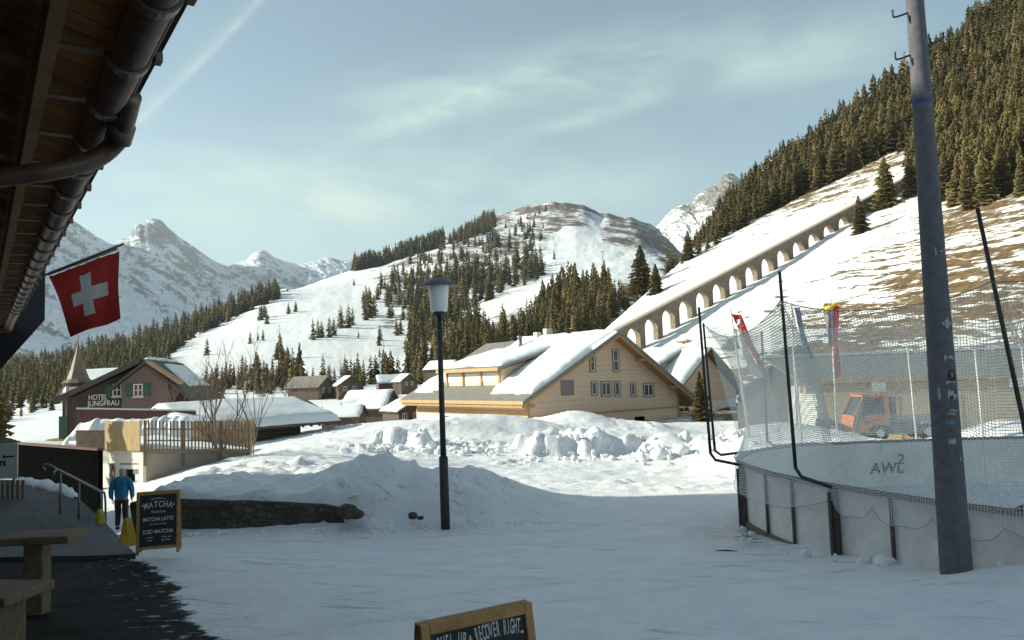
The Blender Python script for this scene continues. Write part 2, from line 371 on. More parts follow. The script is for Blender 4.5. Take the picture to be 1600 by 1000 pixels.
def near_h(x, y, detail=True):
    z = tps(x, y)
    # bank held back by the stone wall, then the big ploughed mound by the lamp
    dw = wall_dist(x, y); inx = sstep(-9.7, -8.6, x)*(1-sstep(-3.6, -1.6, x))
    top = np.interp(x, [p[0] for p in WALL], WALLTOP)
    bank = sstep(.12, .30, dw)*(1-sstep(1.2, 7.0, dw))*inx
    z = z*(1-bank)+np.maximum(z, top+.05+.05*np.minimum(dw, 2.5))*bank
    z = z+bump_at(x, y, -5.2, 20.0, 2.4, 1.1, .16, 2.4)
    md = bump_at(x, y, -2.45, 19.7, 2.1, 1.6, .74, 3.0)+bump_at(x, y, -.3, 20.0, 1.4, 1.2, .26, 2.2)
    z = z+md*sstep(17.6, 18.7, y)
    # ploughed ridges in the sunny field: steep ragged faces towards the camera
    ed = 30.6+.7*fbm(x*.9, y*0+3, 3, 5)*2
    r1 = sstep(0, .35, y-ed)*(1-sstep(1.2, 3.4, y-ed))*sstep(.1, .9, x)*(1-sstep(3.3, 4.1, x))
    ed2 = 33+.9*fbm(x*.8, y*0+9, 3, 8)*2
    r2 = sstep(0, .5, y-ed2)*(1-sstep(1.2, 4.0, y-ed2))*sstep(-7.5, -5.5, x)*(1-sstep(7.0, 8.3, x))
    z = z+.78*r1*(.75+.5*vnoise(x*1.1, y*.4, 15))+.55*r2*sstep(.36, .62, vnoise(x*.5+2, y*.3, 3))
    z = z+bump_at(x, y, 6.0, 32.6, .9, .7, .75, 3)+bump_at(x, y, 5.0, 31.2, .35, .3, .45, 2)+bump_at(x, y, 6.9, 30.4, .45, .35, .35, 2)
    z = z+bump_at(x, y, -4.6, 41, 3.5, 1.3, .55, 2.5)+bump_at(x, y, -1.2, 43.5, 4.0, 1.6, .75, 2.5)+bump_at(x, y, 4.0, 50, 2.2, 2.4, .55)+bump_at(x, y, 8.6, 50, 1.6, 2.4, .35)+bump_at(x, y, 12.0, 44, 5, 2.0, .35)
    # piles behind the rink
    z = z+bump_at(x, y, 8.2, 26.2, 1.9, 1.6, .28)+bump_at(x, y, 10.6, 27.5, 1.1, 1.2, .22)+bump_at(x, y, 18.6, 30.0, 1.6, 1.6, .30)
    # snow heaped against the pole and rink boards at the right
    z = z+bump_at(x, y, 6.4, 9.9, 2.0, .95, .36)+bump_at(x, y, 5.3, 11.7, .5, .35, .10)
    if detail:
        lit = sstep(19.5, 23, y)*(1-.0*x); bankm = np.clip(inx*sstep(0, .5, dw)+md*1.2, 0, 1)*(1-sstep(23, 27, y))
        plow = np.clip(r1+r2, 0, 1)*(1-sstep(.9, 1, np.clip(r1+r2, 0, 1))*.4)
        amp = .026+.045*lit+.11*bankm+.32*plow
        z = z+(plow*.26+bankm*.12)*(fbm(x*3.2, y*3.2, 4, 77, .65, True))+.05*bankm*fbm(x*6, y*6, 2, 78)+(.14*plow+.07*bankm)*sstep(.52, .66, vnoise(x*2.6, y*2.6, 61))-.12*plow*sstep(.55, .7, vnoise(x*1.4, y*1.4, 62))
        z = z+amp*2*fbm(x*1.3, y*1.3, 5, 11, .6)+.22*bankm*np.maximum(fbm(x*1.1, y*1.1, 4, 21, .6), 0)
        lumps = np.maximum(vnoise(x*3.1, y*3.1, 31)-.62, 0)*np.maximum(vnoise(x*.6, y*.6, 32)-.35, 0)
        z = z+lumps*(1.0*lit+1.4*bankm)*.6
        ln = vnoise(x*.35+y*.05, (y-.25*x)*3.0, 41)
        z = z+.02*(ln-.5)*(1-lit)*sstep(6, 8, y)+.035*fbm(x*.7, y*1.5, 3, 90)*(1-lit)+.03*np.maximum(fbm(x*2.6, y*2.6, 3, 93, .6), .05)*(1-lit)*(1-bankm)
    return z
edge_px = np.array([[-400, 870], [0, 872], [120, 871], [200, 874], [245, 884], [262, 905], [280, 935], [300, 965], [345, 1000], [420, 1060], [520, 1200]], float)
def near_masks(x, y, z):
    px, py = proj_np(x, np.maximum(y, 2.5), z)
    ex = np.interp(py, edge_px[3:, 1], edge_px[3:, 0]); m = (ex-px)/60.0
    m = np.where(py < 872, (py-872)/20.0-.3, m); m = np.where(y < 2.5, 1-np.abs(x)*.3, m)
    return np.clip(m, -3, 3)
xs = np.concatenate([np.linspace(-60, -17, 70)[:-1], np.arange(-17, 17, .125), np.linspace(17, 70, 110)])
ys = [-18.0]
while ys[-1] < 66: ys.append(ys[-1]+(.5 if ys[-1] < 5 else .085+.0045*max(0, ys[-1]-9) if ys[-1] < 40 else .4))
XX, YY = np.meshgrid(xs, np.array(ys)); ZZ = near_h(XX, YY)
me = grid_mesh(XX, YY, ZZ); set_attr(me, 'wet', near_masks(XX, YY, ZZ))
icy = bump_at(XX, YY, 4.25, 15.6, .75, 1.5, 1.0, 2.0, -.1)
set_attr(me, 'icy', icy)
dirt = bump_at(XX, YY, -3.0, 17.55, 3.0, .35, 1, 2)
set_attr(me, 'dirt', dirt)
t = NT('snowy_ground')
a = t.noise(1.6, 6, .62); b = t.noise(9, 5, .65); c = t.noise(42, 3, .6)
tr = t.noise(1.7, 5, .6, t.mapping((.28, 3.4, 1), (0, 0, R(22))), .6)
tr2 = t.noise(3.0, 4, .6, t.mapping((.35, 5, 1), (0, 0, R(-8))), .5)
lines = t.math('MINIMUM', t.ramp(tr, .30, .40), t.ramp(tr2, .27, .34))
nm = t.bump(a, .6, .10); nm = t.bump(b, .6, .045, nm); nm = t.bump(c, .5, .014, nm); nm = t.bump(lines, .5, .02, nm)
snowc = t.mix(t.ramp(a, .35, .65), (.80, .79, .80), (.87, .86, .85))
snowc = t.mix(t.math('SUBTRACT', 1.0, lines), snowc, (.50, .51, .54)); snowc = t.mix(t.ramp(c, .62, .75), snowc, (.55, .56, .58))
snowc = t.mix(t.math('MULTIPLY', t.attr('dirt'), t.ramp(b, .45, .7)), snowc, (.42, .33, .27))
asph = t.mix(t.ramp(t.noise(30, 4, .7), .35, .65), (.012, .010, .009), (.032, .027, .022))
spots = t.ramp(t.noise(3.4, 4, .6, t.mapping((1, 2.2, 1))), .60, .66)
wetf = t.math('ADD', t.attr('wet'), t.math('MULTIPLY', t.math('SUBTRACT', t.noise(2.6, 6, .7), .5), 2.2))
wetm = t.ramp(wetf, -.12, .16)
near_edge = t.math('SUBTRACT', 1.0, t.ramp(t.attr('wet'), .6, 2.4))
asph = t.mix(t.math('MULTIPLY', spots, near_edge), asph, (.42, .42, .45))
sxy = t.n('ShaderNodeSeparateXYZ'); t.L(t.co, sxy.inputs[0]); tk = None
wob = t.math('MULTIPLY', t.math('SUBTRACT', t.noise(.35, 2), .5), .5)
for a0, b0_, c0_ in ((15.6, .10, .012), (17.0, .10, .012), (12.2, -.22, .006), (13.5, -.22, .006), (10.4, .34, -.01), (11.6, .34, -.01), (24.0, -.06, .004), (25.5, -.06, .004)):
    f_ = t.math('ADD', t.math('MULTIPLY', t.math('MULTIPLY', sxy.outputs[0], sxy.outputs[0]), c0_), t.math('ADD', t.math('MULTIPLY', sxy.outputs[0], b0_), a0))
    d_ = t.math('ABSOLUTE', t.math('ADD', t.math('SUBTRACT', sxy.outputs[1], f_), wob)); k_ = t.math('SUBTRACT', 1.0, t.ramp(d_, .05, .14)); tk = k_ if tk is None else t.math('MAXIMUM', tk, k_)
tk = t.math('MULTIPLY', tk, t.ramp(t.noise(.8, 4, .7), .40, .62)); tread = t.math('MULTIPLY', tk, t.ramp(t.noise(26, 2, .6), .35, .6))
fv = t.n('ShaderNodeTexVoronoi', feature='F1'); t.L(t.mapping((1, .75, 1)), fv.inputs['Vector']); fv.inputs['Scale'].default_value = 2.1; fv.inputs['Randomness'].default_value = 1.0
foot = t.math('MULTIPLY', t.math('SUBTRACT', 1.0, t.ramp(fv.outputs['Distance'], .10, .24)), t.ramp(t.noise(.45, 3, .6), .42, .55))
nm = t.bump(t.math('ADD', tread, t.math('MULTIPLY', foot, 1.3)), -.9, .055, nm)
snowc = t.mix(t.math('MULTIPLY', tread, .55), snowc, (.50, .49, .50)); grit = t.math('MULTIPLY', t.ramp(t.noise(60, 2, .5), .70, .76), t.ramp(t.noise(.7, 4, .6), .42, .60)); snowc = t.mix(t.math('MULTIPLY', grit, .7), snowc, (.22, .19, .17))
col = t.mix(wetm, snowc, asph)
im = t.math('MULTIPLY', t.attr('icy'), t.ramp(t.noise(5, 5, .6, t.mapping((.6, 3, 1))), .38, .58))
col = t.mix(im, col, (.20, .17, .13))
rg = t.math('SUBTRACT', .6, t.math('MULTIPLY', im, .48)); rg = t.math('ADD', rg, t.math('MULTIPLY', wetm, .25))
ground = link_mesh('snowy_ground', me, t.fin(col, rg, nm, spec=.15)); tag(ground, kind='structure')
def gz(x, y): return float(near_h(np.array([float(x)]), np.array([float(y)]), False)[0])

# ---------------------------------------------------------------- right hillside (world height field)
def right_h(x, y, detail=True):
    u = .89*x+.46*y
    z = .45*u-37+.0012*np.maximum(0, u-180)**2
    z = z-.9*np.maximum(0, y-(322+.10*x))
    ed = 23+.55*(y-199)
    z = z-.75*np.maximum(0, (ed-x))*sstep(150, 200, y)
    flat = -1.7+.0*x
    k = 3.0; h = np.clip(.5+.5*(z-flat)/k, 0, 1); z = flat*(1-h)+z*h+k*h*(1-h)*.5
    if detail:
        v = -.46*x+.89*y; a = sstep(65, 110, y)
        z = z+a*(2.2*fbm(x/38, y/38, 3, 2)+.9*fbm(u/5.5, v/24, 4, 7, .6)+.35*fbm(u/1.8, v/7, 3, 9))
    return z
xs = np.concatenate([np.arange(-14, 130, .9), np.linspace(130, 420, 150)]); ys = np.concatenate([np.arange(63, 250, 1.0), np.linspace(250, 430, 100)])
XX, YY = np.meshgrid(xs, ys); ZZ = right_h(XX, YY)
me = grid_mesh(XX, YY, ZZ)
U = .89*XX+.46*YY; V = -.46*XX+.89*YY
gx = sstep(122, 74, V)*1.0; gx = 1-sstep(70, 146, V)
near_low = 1-sstep(95, 125, YY)
PX, PY = proj_np(XX, YY, ZZ)
gfar = .62*sstep(140, 215, U)*sstep(150, 175, V)
gmid = .55*sstep(190, 215, U)
spot = bump_at(PX, PY, 1072, 536, 18, 5, .5)+bump_at(PX, PY, 1222, 470, 10, 16, .35)+bump_at(PX, PY, 1030, 455, 35, 10, .3)+bump_at(PX, PY, 1460, 460, 40, 20, .35)+bump_at(PX, PY, 1040, 415, 40, 10, .3)+bump_at(PX, PY, 1360, 330, 60, 25, .25)
full = sstep(1420, 1500, PX)*(1-sstep(395, 440, PY+.22*(1600-PX)*0))*sstep(300, 330, PY)*.42+bump_at(PX, PY, 1400, 520, 170, 26, .12)
grass = np.clip(.34+.62*gx+.60*gfar+.5*gmid+spot+full*.5, 0, .93)
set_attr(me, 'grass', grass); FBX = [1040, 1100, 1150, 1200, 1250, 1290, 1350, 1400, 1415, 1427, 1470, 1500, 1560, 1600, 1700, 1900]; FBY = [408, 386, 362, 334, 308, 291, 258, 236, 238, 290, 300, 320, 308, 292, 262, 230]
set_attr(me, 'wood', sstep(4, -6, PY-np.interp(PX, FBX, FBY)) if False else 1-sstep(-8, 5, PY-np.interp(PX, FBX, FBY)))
t = NT('snow_and_grass_slope')
sp = t.mapping((1, 1, 1), (0, 0, R(-27.3)))      # x along the fall line, y along the contour
n1_ = t.noise(.20, 9, .66, t.mapping((1.7, .30, .5), (0, 0, R(-27.3)))); n2_ = t.noise(1.0, 6, .65, t.mapping((1.3, .40, 1), (0, 0, R(-27.3))))
nn = t.math('ADD', t.math('MULTIPLY', t.ramp(n1_, .28, .72, False), .60), t.math('MULTIPLY', t.ramp(n2_, .28, .72, False), .40))
th = t.math('SUBTRACT', 1.0, t.math('MULTIPLY', t.attr('grass'), .60))
gm = t.ramp(t.math('SUBTRACT', nn, th), -.02, .03)
gc = t.mix(t.ramp(t.noise(.6, 6, .65), .3, .7), (.095, .058, .026), (.23, .145, .070))
col = t.mix(gm, (.80, .80, .77), gc)
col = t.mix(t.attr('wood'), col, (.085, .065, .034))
nm = t.bump(t.noise(.5, 7, .65), .5, .6); nm = t.bump(gm, -.25, .3, nm)
rhill = link_mesh('snowy_hillside', me, t.fin(col, .75, nm, spec=.2)); tag(rhill, kind='structure')
def right_hit(px, py, y0=70, y1=420):
    Y = np.linspace(y0, y1, 1400); d = ray(px, py); X = d.x/d.y*Y; Z = CZ+d.z/d.y*Y
    H = right_h(X, Y, True); k = np.argmax(H >= Z) if (H >= Z).any() else None
    if k is None: return None
    return Vector((X[k], Y[k], H[k]))

# ---------------------------------------------------------------- lofted far terrain
class Loft:
    def __init__(s, rows, sub, cols, amp, rough_fn=None, seed=0, ridged=0):
        s.cols = cols; pys = []; Ys = []
        for r in rows:
            r = np.array(r, float); pys.append(np.interp(cols, r[:, 0], r[:, 1])); Ys.append(np.interp(cols, r[:, 0], r[:, 2]))
        PYc = []; LY = []
        for k in range(len(rows)-1):
            for j in range(sub):
                w = j/sub; PYc.append(pys[k]*(1-w)+pys[k+1]*w); LY.append(np.log(Ys[k])*(1-w)+np.log(Ys[k+1])*w)
        PYc.append(pys[-1]); LY.append(np.log(Ys[-1])); PYg = np.array(PYc); LY = np.array(LY)
        for _ in range(sub//2):
            q = PYg.copy(); q[1:-1] = (PYg[:-2]+2*PYg[1:-1]+PYg[2:])/4
            PYg = q
        Yg = np.exp(LY); PXg = np.broadcast_to(cols, PYg.shape)
        # depth drives elevation noise: shift in pixels
        a = amp(PXg, np.arange(PYg.shape[0])[:, None]/sub+0*PXg)
        X = (PXg-800)/F; 
        if ridged: n = fbm(PXg/ridged[0]-PYg/ridged[1]*.9, PYg/ridged[1]*1.3+PXg/ridged[0]*.25, 6, seed, .6, True)
        else: n = fbm(PXg/34, LY*12, 6, seed, .62)
        PYg = PYg-a*n*2
        s.px, s.py, s.Y = PXg, PYg, Yg
        dx = fw.x+ri.x*(PXg-800)/F+up.x*(500-PYg)/F; dy = fw.y+ri.y*(PXg-800)/F+up.y*(500-PYg)/F; dz = fw.z+ri.z*(PXg-800)/F+up.z*(500-PYg)/F
        s.X = dx/dy*Yg; s.Z = CZ+dz/dy*Yg
    def mesh(s): return grid_mesh(s.X, s.Yg if hasattr(s, 'Yg') else s.Y, s.Z)
    def hit(s, px, py):
        c = np.clip((px-s.cols[0])/(s.cols[1]-s.cols[0]), 0, len(s.cols)-1.001); i = int(c); w = c-i
        col = s.py[:, i]*(1-w)+s.py[:, i+1]*w; Yc = s.Y[:, i]
        idx = np.nonzero(col <= py)[0]
        if len(idx) == 0: return None
        k = idx[0]
        if k == 0: return P(px, py, Yc[0])
        f = (col[k-1]-py)/max(1e-6, col[k-1]-col[k]); return P(px, py, float(np.exp(np.log(Yc[k-1])*(1-f)+np.log(Yc[k])*f)))
rows = [
 [(-500, 700, 62), (0, 694, 62), (400, 688, 62), (640, 680, 62), (870, 672, 62), (1150, 672, 62)],
 [(-500, 690, 110), (0, 676, 110), (100, 668, 110), (300, 676, 110), (450, 674, 110), (660, 668, 110), (900, 650, 110), (1150, 645, 110)],
 [(-500, 655, 190), (0, 642, 190), (100, 632, 190), (300, 640, 190), (450, 632, 190), (660, 622, 190), (900, 600, 190), (1150, 600, 190)],
 [(-500, 625, 300), (0, 612, 300), (100, 604, 300), (270, 597, 300), (400, 594, 300), (600, 590, 300), (800, 558, 300), (950, 535, 290), (1150, 520, 290)],
 [(-500, 610, 420), (0, 596, 420), (200, 572, 420), (300, 556, 420), (400, 545, 420), (500, 542, 420), (650, 545, 420), (800, 515, 400), (950, 480, 380), (1150, 480, 380)],
 [(-500, 600, 600), (0, 587, 600), (150, 556, 600), (300, 524, 600), (400, 500, 600), (500, 492, 600), (600, 492, 600), (700, 492, 600), (800, 468, 560), (950, 440, 520), (1150, 440, 520)],
 [(-500, 596, 760), (0, 580, 760), (100, 563, 760), (200, 539, 760), (300, 505, 760), (400, 466, 760), (440, 453, 780), (550, 446, 800), (650, 432, 820), (800, 412, 820), (900, 402, 820), (1000, 402, 820), (1150, 425, 820)],
 [(-500, 640, 1000), (0, 620, 1000), (300, 540, 1000), (400, 485, 1000), (440, 462, 1000), (500, 437, 1040), (550, 420, 1060), (600, 410, 1080), (650, 391, 1100), (700, 376, 1100), (800, 358, 1150), (900, 352, 1150), (1000, 366, 1150), (1060, 397, 1150), (1150, 440, 1150)],
 [(-500, 700, 1300), (300, 600, 1300), (440, 490, 1300), (500, 460, 1300), (550, 436, 1300), (600, 424, 1300), (650, 400, 1350), (690, 385, 1400), (720, 362, 1450), (760, 343, 1500), (775, 334, 1500), (790, 329, 1500), (800, 327, 1500), (815, 321, 1500), (822, 317, 1500), (830, 318, 1500), (838, 314, 1500), (850, 313, 1500), (858, 311, 1500), (866, 310, 1500), (874, 313, 1500), (884, 312, 1500), (900, 316, 1500), (912, 316, 1500), (920, 321, 1500), (930, 325, 1500), (938, 331, 1500), (950, 329, 1500), (962, 333, 1500), (975, 336, 1500), (985, 334, 1500), (995, 340, 1500), (1005, 344, 1500), (1015, 346, 1500), (1022, 351, 1500), (1030, 355, 1500), (1036, 366, 1500), (1046, 374, 1500), (1060, 390, 1500), (1080, 420, 1500), (1150, 460, 1500)],
 [(-500, 800, 1900), (300, 700, 1900), (600, 470, 1900), (800, 400, 1900), (900, 390, 1900), (1150, 520, 1900)]]
def amp_s(px, r):
    a = .4+1.0*sstep(1, 4, r); rock = sstep(560, 680, px)*sstep(4.3, 5.5, r); return a+(4.4-3.2*bump_at(px, 0*px, 925, 0, 80, 1, 1.0, 4))*rock*(1-sstep(7.6, 8, r)*.35)
cols = np.arange(-500, 1151, 2.2)
S = Loft(rows, 26, cols, amp_s, seed=3)
me = S.mesh()
pis = np.maximum(sstep(-14, -2, -(np.abs(S.px-(905-.30*(S.py-350)*0))-np.interp(S.py, [345, 360, 400, 440], [12, 20, 34, 55]))), 0)*sstep(350, 362, S.py)*(1-sstep(440, 470, S.py))
pis = np.maximum(pis, bump_at(S.px, S.py, 780, 470, 75, 12, 1.0, 2, -.25)); pis = np.maximum(pis, bump_at(S.px, S.py, 700, 377, 40, 7, .9, 2, -.3)); pis = np.maximum(pis, bump_at(S.px, S.py, 990, 410, 36, 18, .8))
pis = np.maximum(pis, bump_at(S.px, S.py, 940, 345, 10, 14, .2, 2, .8)); pis = np.maximum(pis, bump_at(S.px, S.py, 930, 405, 60, 26, .6))
rockm = sstep(520, 640, S.px)*(1-sstep(480, 560, S.py-.15*(S.px-700)))*.72
rockm = np.maximum(rockm, bump_at(S.px, S.py, 660, 440, 110, 50, .8)); rockm = rockm+sstep(930, 990, S.px)*.45*(1-sstep(380, 410, S.py-(S.px-1000)*.35))+bump_at(S.px, S.py, 870, 318, 90, 16, .45)+bump_at(S.px, S.py, 880, 345, 50, 8, .3, 2, .4)
rockm = rockm+bump_at(S.px, S.py, 855, 422, 30, 12, .3)+bump_at(S.px, S.py, 600, 520, 30, 25, .3)+.10
set_attr(me, 'rock', np.clip(rockm-1.3*pis, -.6, .95))
t = NT('ski_hill')
sp = t.mapping((1, 1, 1.6)); n1_ = t.noise(.012, 8, .68, sp, .4); n2_ = t.noise(.11, 7, .75, sp); n3_ = t.noise(.016, 6, .6, t.mapping((.6, .6, 3.0), (0, R(-32), 0)))
nn = t.math('ADD', t.math('MULTIPLY', t.ramp(n1_, .3, .7, False), .28), t.math('MULTIPLY', t.ramp(n2_, .3, .7, False), .37)); nn = t.math('ADD', nn, t.math('MULTIPLY', t.ramp(n3_, .3, .7, False), .35))
gm = t.ramp(t.math('SUBTRACT', nn, t.math('SUBTRACT', 1.0, t.math('MULTIPLY', t.attr('rock'), .60))), -.04, .05)
gc = t.mix(t.ramp(n2_, .35, .65), (.085, .068, .062), (.25, .195, .165))
col = t.mix(gm, (.80, .80, .80), gc)
nm = t.bump(t.noise(.05, 9, .7), .35, 2.5); nm = t.bump(gm, .4, 4, nm)
hill = link_mesh('ski_hill', me, t.fin(col, .8, nm, spec=.2)); tag(hill, kind='structure')

# far mountains
def mountain(name, rows, cols, amp, seed, ridged, rock, sub=16, c=(.80, .82, .86), rc=((.10, .10, .105), (.22, .21, .205)), thr=.5, nscale=.004):
    L = Loft(rows, sub, cols, amp, seed=seed, ridged=ridged); me = L.mesh()
    set_attr(me, 'rock', rock(L.px, L.py))
    t = NT(name+'_snow_and_rock')
    n1_ = t.noise(nscale, 10, .70, t.mapping((.7, .7, 3.4), (0, R(-36), 0)), .4); n2_ = t.noise(nscale*6, 8, .7)
    geo = t.n('ShaderNodeNewGeometry'); sz = t.n('ShaderNodeSeparateXYZ'); t.L(geo.outputs['Normal'], sz.inputs[0])
    nn = t.math('ADD', t.math('MULTIPLY', n1_, .6), t.math('MULTIPLY', n2_, .4)); nn = t.math('ADD', nn, t.math('MULTIPLY', t.math('SUBTRACT', .75, sz.outputs[2]), .22))
    gm = t.ramp(t.math('ADD', nn, t.math('MULTIPLY', t.attr('rock'), .2)), thr, thr+.07)
    col = t.mix(gm, c, t.mix(t.ramp(n2_, .35, .65), *rc))
    nm = t.bump(t.noise(nscale*2, 12, .72), .9, .06/nscale); nm = t.bump(n2_, .5, .02/nscale, nm)
    o = link_mesh(name, me, t.fin(col, .8, nm, spec=.2)); tag(o, kind='structure'); return L
sk = [(-300, 250), (-100, 290), (40, 322), (70, 333), (95, 345), (115, 344), (135, 357), (150, 368), (165, 376), (176, 382), (190, 373), (205, 366), (207, 356), (212, 351), (220, 349), (226, 352), (229, 343), (240, 340), (252, 343), (262, 354), (274, 364), (285, 373), (300, 383), (310, 390), (325, 400), (340, 410), (356, 416), (370, 410), (385, 406), (395, 396), (402, 391), (410, 390), (418, 393), (428, 401), (445, 408), (460, 411), (480, 409), (500, 404), (515, 401), (530, 405), (545, 404), (556, 404), (575, 415), (700, 440), (800, 470)]
def smooth_rows(sk, yb, Ys, w1, w2, tilt=None):
    sx_ = np.arange(sk[0][0], sk[-1][0]+1, 4.0); sy_ = np.interp(sx_, [q[0] for q in sk], [q[1] for q in sk])
    def sm(w): k = int(w/4)*2+1; g = np.exp(-np.linspace(-2, 2, k)**2); p = np.pad(sy_, k//2, mode='edge'); return np.convolve(p, g/g.sum(), 'valid')
    a, b = sm(w1), sm(w2)
    if tilt: q_ = lambda x: tilt[0]+(tilt[1]-tilt[0])*(x-sk[0][0])/(sk[-1][0]-sk[0][0])
    else: q_ = lambda x: 1.0
    return [[(x, yb, Ys[0]*q_(x)) for x in sx_], [(x, y+.55*(yb-y), Ys[1]*q_(x)) for x, y in zip(sx_, a)], [(x, y+.22*(yb-y), Ys[2]*q_(x)) for x, y in zip(sx_, a*.5+b*.5)], [(x, y+.05*(yb-y)+3, Ys[3]*q_(x)) for x, y in zip(sx_, b*.5+sy_*.5)], [(x, y, Ys[4]*q_(x)) for x, y in sk], [(x, y+60, Ys[4]*1.25*q_(x)) for x, y in sk]]
M1 = mountain('far_mountains', smooth_rows(sk, 585, (2900, 3300, 3800, 4150, 4300), 130, 40, (.60, 1.75)), np.arange(-300, 801, 1.6), lambda px, r: 9.0*np.clip(r/.3, 0, 1)*np.where(r < 3, 1, np.clip((4-r), 0, 1)*.85+.15)*(r < 4.6), 12, (38, 34), lambda px, py: .15+.55*bump_at(px, py, 245, 365, 35, 22, 1)-.25*sstep(430, 530, py)+bump_at(px, py, 300, 420, 60, 30, .2)+bump_at(px, py, 440, 445, 90, 18, .25), sub=40, thr=.515, nscale=.0065)
sk = [(960, 420), (1010, 372), (1025, 352), (1035, 343), (1045, 332), (1052, 326), (1060, 321), (1068, 317), (1080, 318), (1086, 308), (1096, 300), (1108, 292), (1120, 286), (1128, 274), (1137, 268), (1145, 269), (1152, 275), (1160, 279), (1168, 283), (1174, 272), (1185, 263), (1200, 252), (1260, 215), (1330, 190), (1400, 200)]
mountain('rocky_peak', smooth_rows(sk, 470, (1900, 2300, 2750, 3000, 3100), 60, 24), np.arange(960, 1401, 1.0), lambda px, r: 7*np.clip(r/.3, 0, 1)*np.where(r < 3, 1, np.clip((4-r), 0, 1)*.8+.2)*(r < 4.6), 22, (20, 20), lambda px, py: .15+bump_at(px, py, 1125, 300, 38, 26, .75, 2, -.6)+bump_at(px, py, 1075, 325, 10, 7, .9)-sstep(1165, 1180, px)*.6, sub=34, c=(.84, .84, .84), rc=((.12, .11, .105), (.28, .25, .225)), thr=.525, nscale=.009)
# the valley floor and everything beyond, one sheet under it all
mb = MB(); mb.box(-9000, 9000, -3000, 9000, -62, -60)
tag(mb.build('valley_floor', M['snow']), kind='structure')
# ================================================================ CONIFERS
def conifer_crown(seed, whorls, per, H=1.0, Rb=.17, leaf=1.0, start=.06, taper=.85, droop=.35, wide=1.0):
    taper = taper*.86
    r = random.Random(seed); mb = MB(); lopside = r.uniform(0, 6.28)
    for i in range(whorls):
        t = start+(1-start)*(i/(whorls))**.93
        rad = Rb*(1-t)**taper*(1+.06*math.sin(i*2.1+seed))+.004
        m = max(3, int(per*(.45+.55*(1-t))))
        for k in range(m):
            a = 2*math.pi*(k+r.random()*.8)/m+i*1.3; q = rad*r.uniform(.50, 1.22)*(1+.10*math.cos(a-lopside))
            z0 = t*H+r.uniform(-.3, .3)*H/whorls; dz = -droop*q*r.uniform(.6, 1.4)
            ca, sa = math.cos(a), math.sin(a); w = q*.34*leaf*wide*r.uniform(.7, 1.3); hh = H/whorls*1.15
            # a ragged drooping spray: a folded pair of toothed faces
            A = (ca*q*.10, sa*q*.10, z0+.25*hh); T = (ca*q, sa*q, z0+dz)
            L = (ca*q*.62-sa*w, sa*q*.62+ca*w, z0+dz*.75-hh*.45); Rr = (ca*q*.62+sa*w, sa*q*.62-ca*w, z0+dz*.75-hh*.45)
            mb.add([A, L, T, Rr], [(0, 1, 2), (0, 2, 3)])
            if leaf < 1.01 and whorls > 14:
                for f, sgn in ((.45, 1), (.8, -1), (.6, -1)):
                    b = a+sgn*.45; cb, sb = math.cos(b), math.sin(b); p0 = (ca*q*f, sa*q*f, z0+dz*f)
                    l = q*.42; p1 = (p0[0]+cb*l, p0[1]+sb*l, p0[2]-hh*.5); p2 = (p0[0]+ca*l*.35, p0[1]+sa*l*.35, p0[2]-hh*1.15)
                    mb.add([p0, p1, p2], [(0, 1, 2)])
    mb.add([(0, .006, .93*H), (.012, -.004, .93*H), (-.012, -.004, .93*H), (0, 0, 1.0*H)], [(0, 1, 3), (1, 2, 3), (2, 0, 3)])
    return mb
def crown_mesh(name, mb, mats):
    me = bpy.data.meshes.new(name); me.from_pydata(mb.v, [], mb.f)
    for q in mats: me.materials.append(q)
    if len(mats) > 1: me.polygons.foreach_set('material_index', mb.mi)
    return me
fine = [crown_mesh('crown', conifer_crown(s, 26, 15, Rb=rb, start=.05), [M['spruce']]) for s, rb in ((1, .17), (2, .15), (3, .19), (4, .16), (5, .135))]
mid_ = [crown_mesh('crown', conifer_crown(s+20, 17, 10, Rb=rb, start=.04, wide=1.25), [M['spruce']]) for s, rb in ((1, .18), (2, .15), (3, .20), (4, .165), (5, .13))]
mid_l = [crown_mesh('crown', conifer_crown(s+50, 17, 9, Rb=.15, start=.10, wide=.9, taper=.7), [M['larch']]) for s in (1, 2)]
def low_tree(s, mat, rb):
    mb = conifer_crown(s+80, 11, 8, Rb=rb, start=.05, wide=1.5, leaf=1.1)
    mb.cur = 1; mb.tube([(0, 0, -.03), (0, 0, .5)], [.014, .008], 4); return mb
low = [crown_mesh('pine_tree', low_tree(s, 0, rb), [M['spruce'], M['bark']]) for s, rb in ((1, .20), (2, .16), (3, .22), (4, .18))]
low_l = [crown_mesh('pine_tree', low_tree(s+9, 0, .17), [M['larch'], M['bark']]) for s in (1, 2)]
tk = MB(); tk.tube([(0, 0, -.06), (0, 0, .4), (0, 0, .92)], [.018, .012, .003], 7); trunk_me = bpy.data.meshes.new('trunk'); trunk_me.from_pydata(tk.v, [], tk.f); trunk_me.materials.append(M['bark'])
TREES = []   # (pos, height, kind, region, widthscale)
def add_tree(p, h, region, kind='spruce', w=1.0): TREES.append((Vector(p), h, kind, region, w, h*F/max(p[1], 1)))
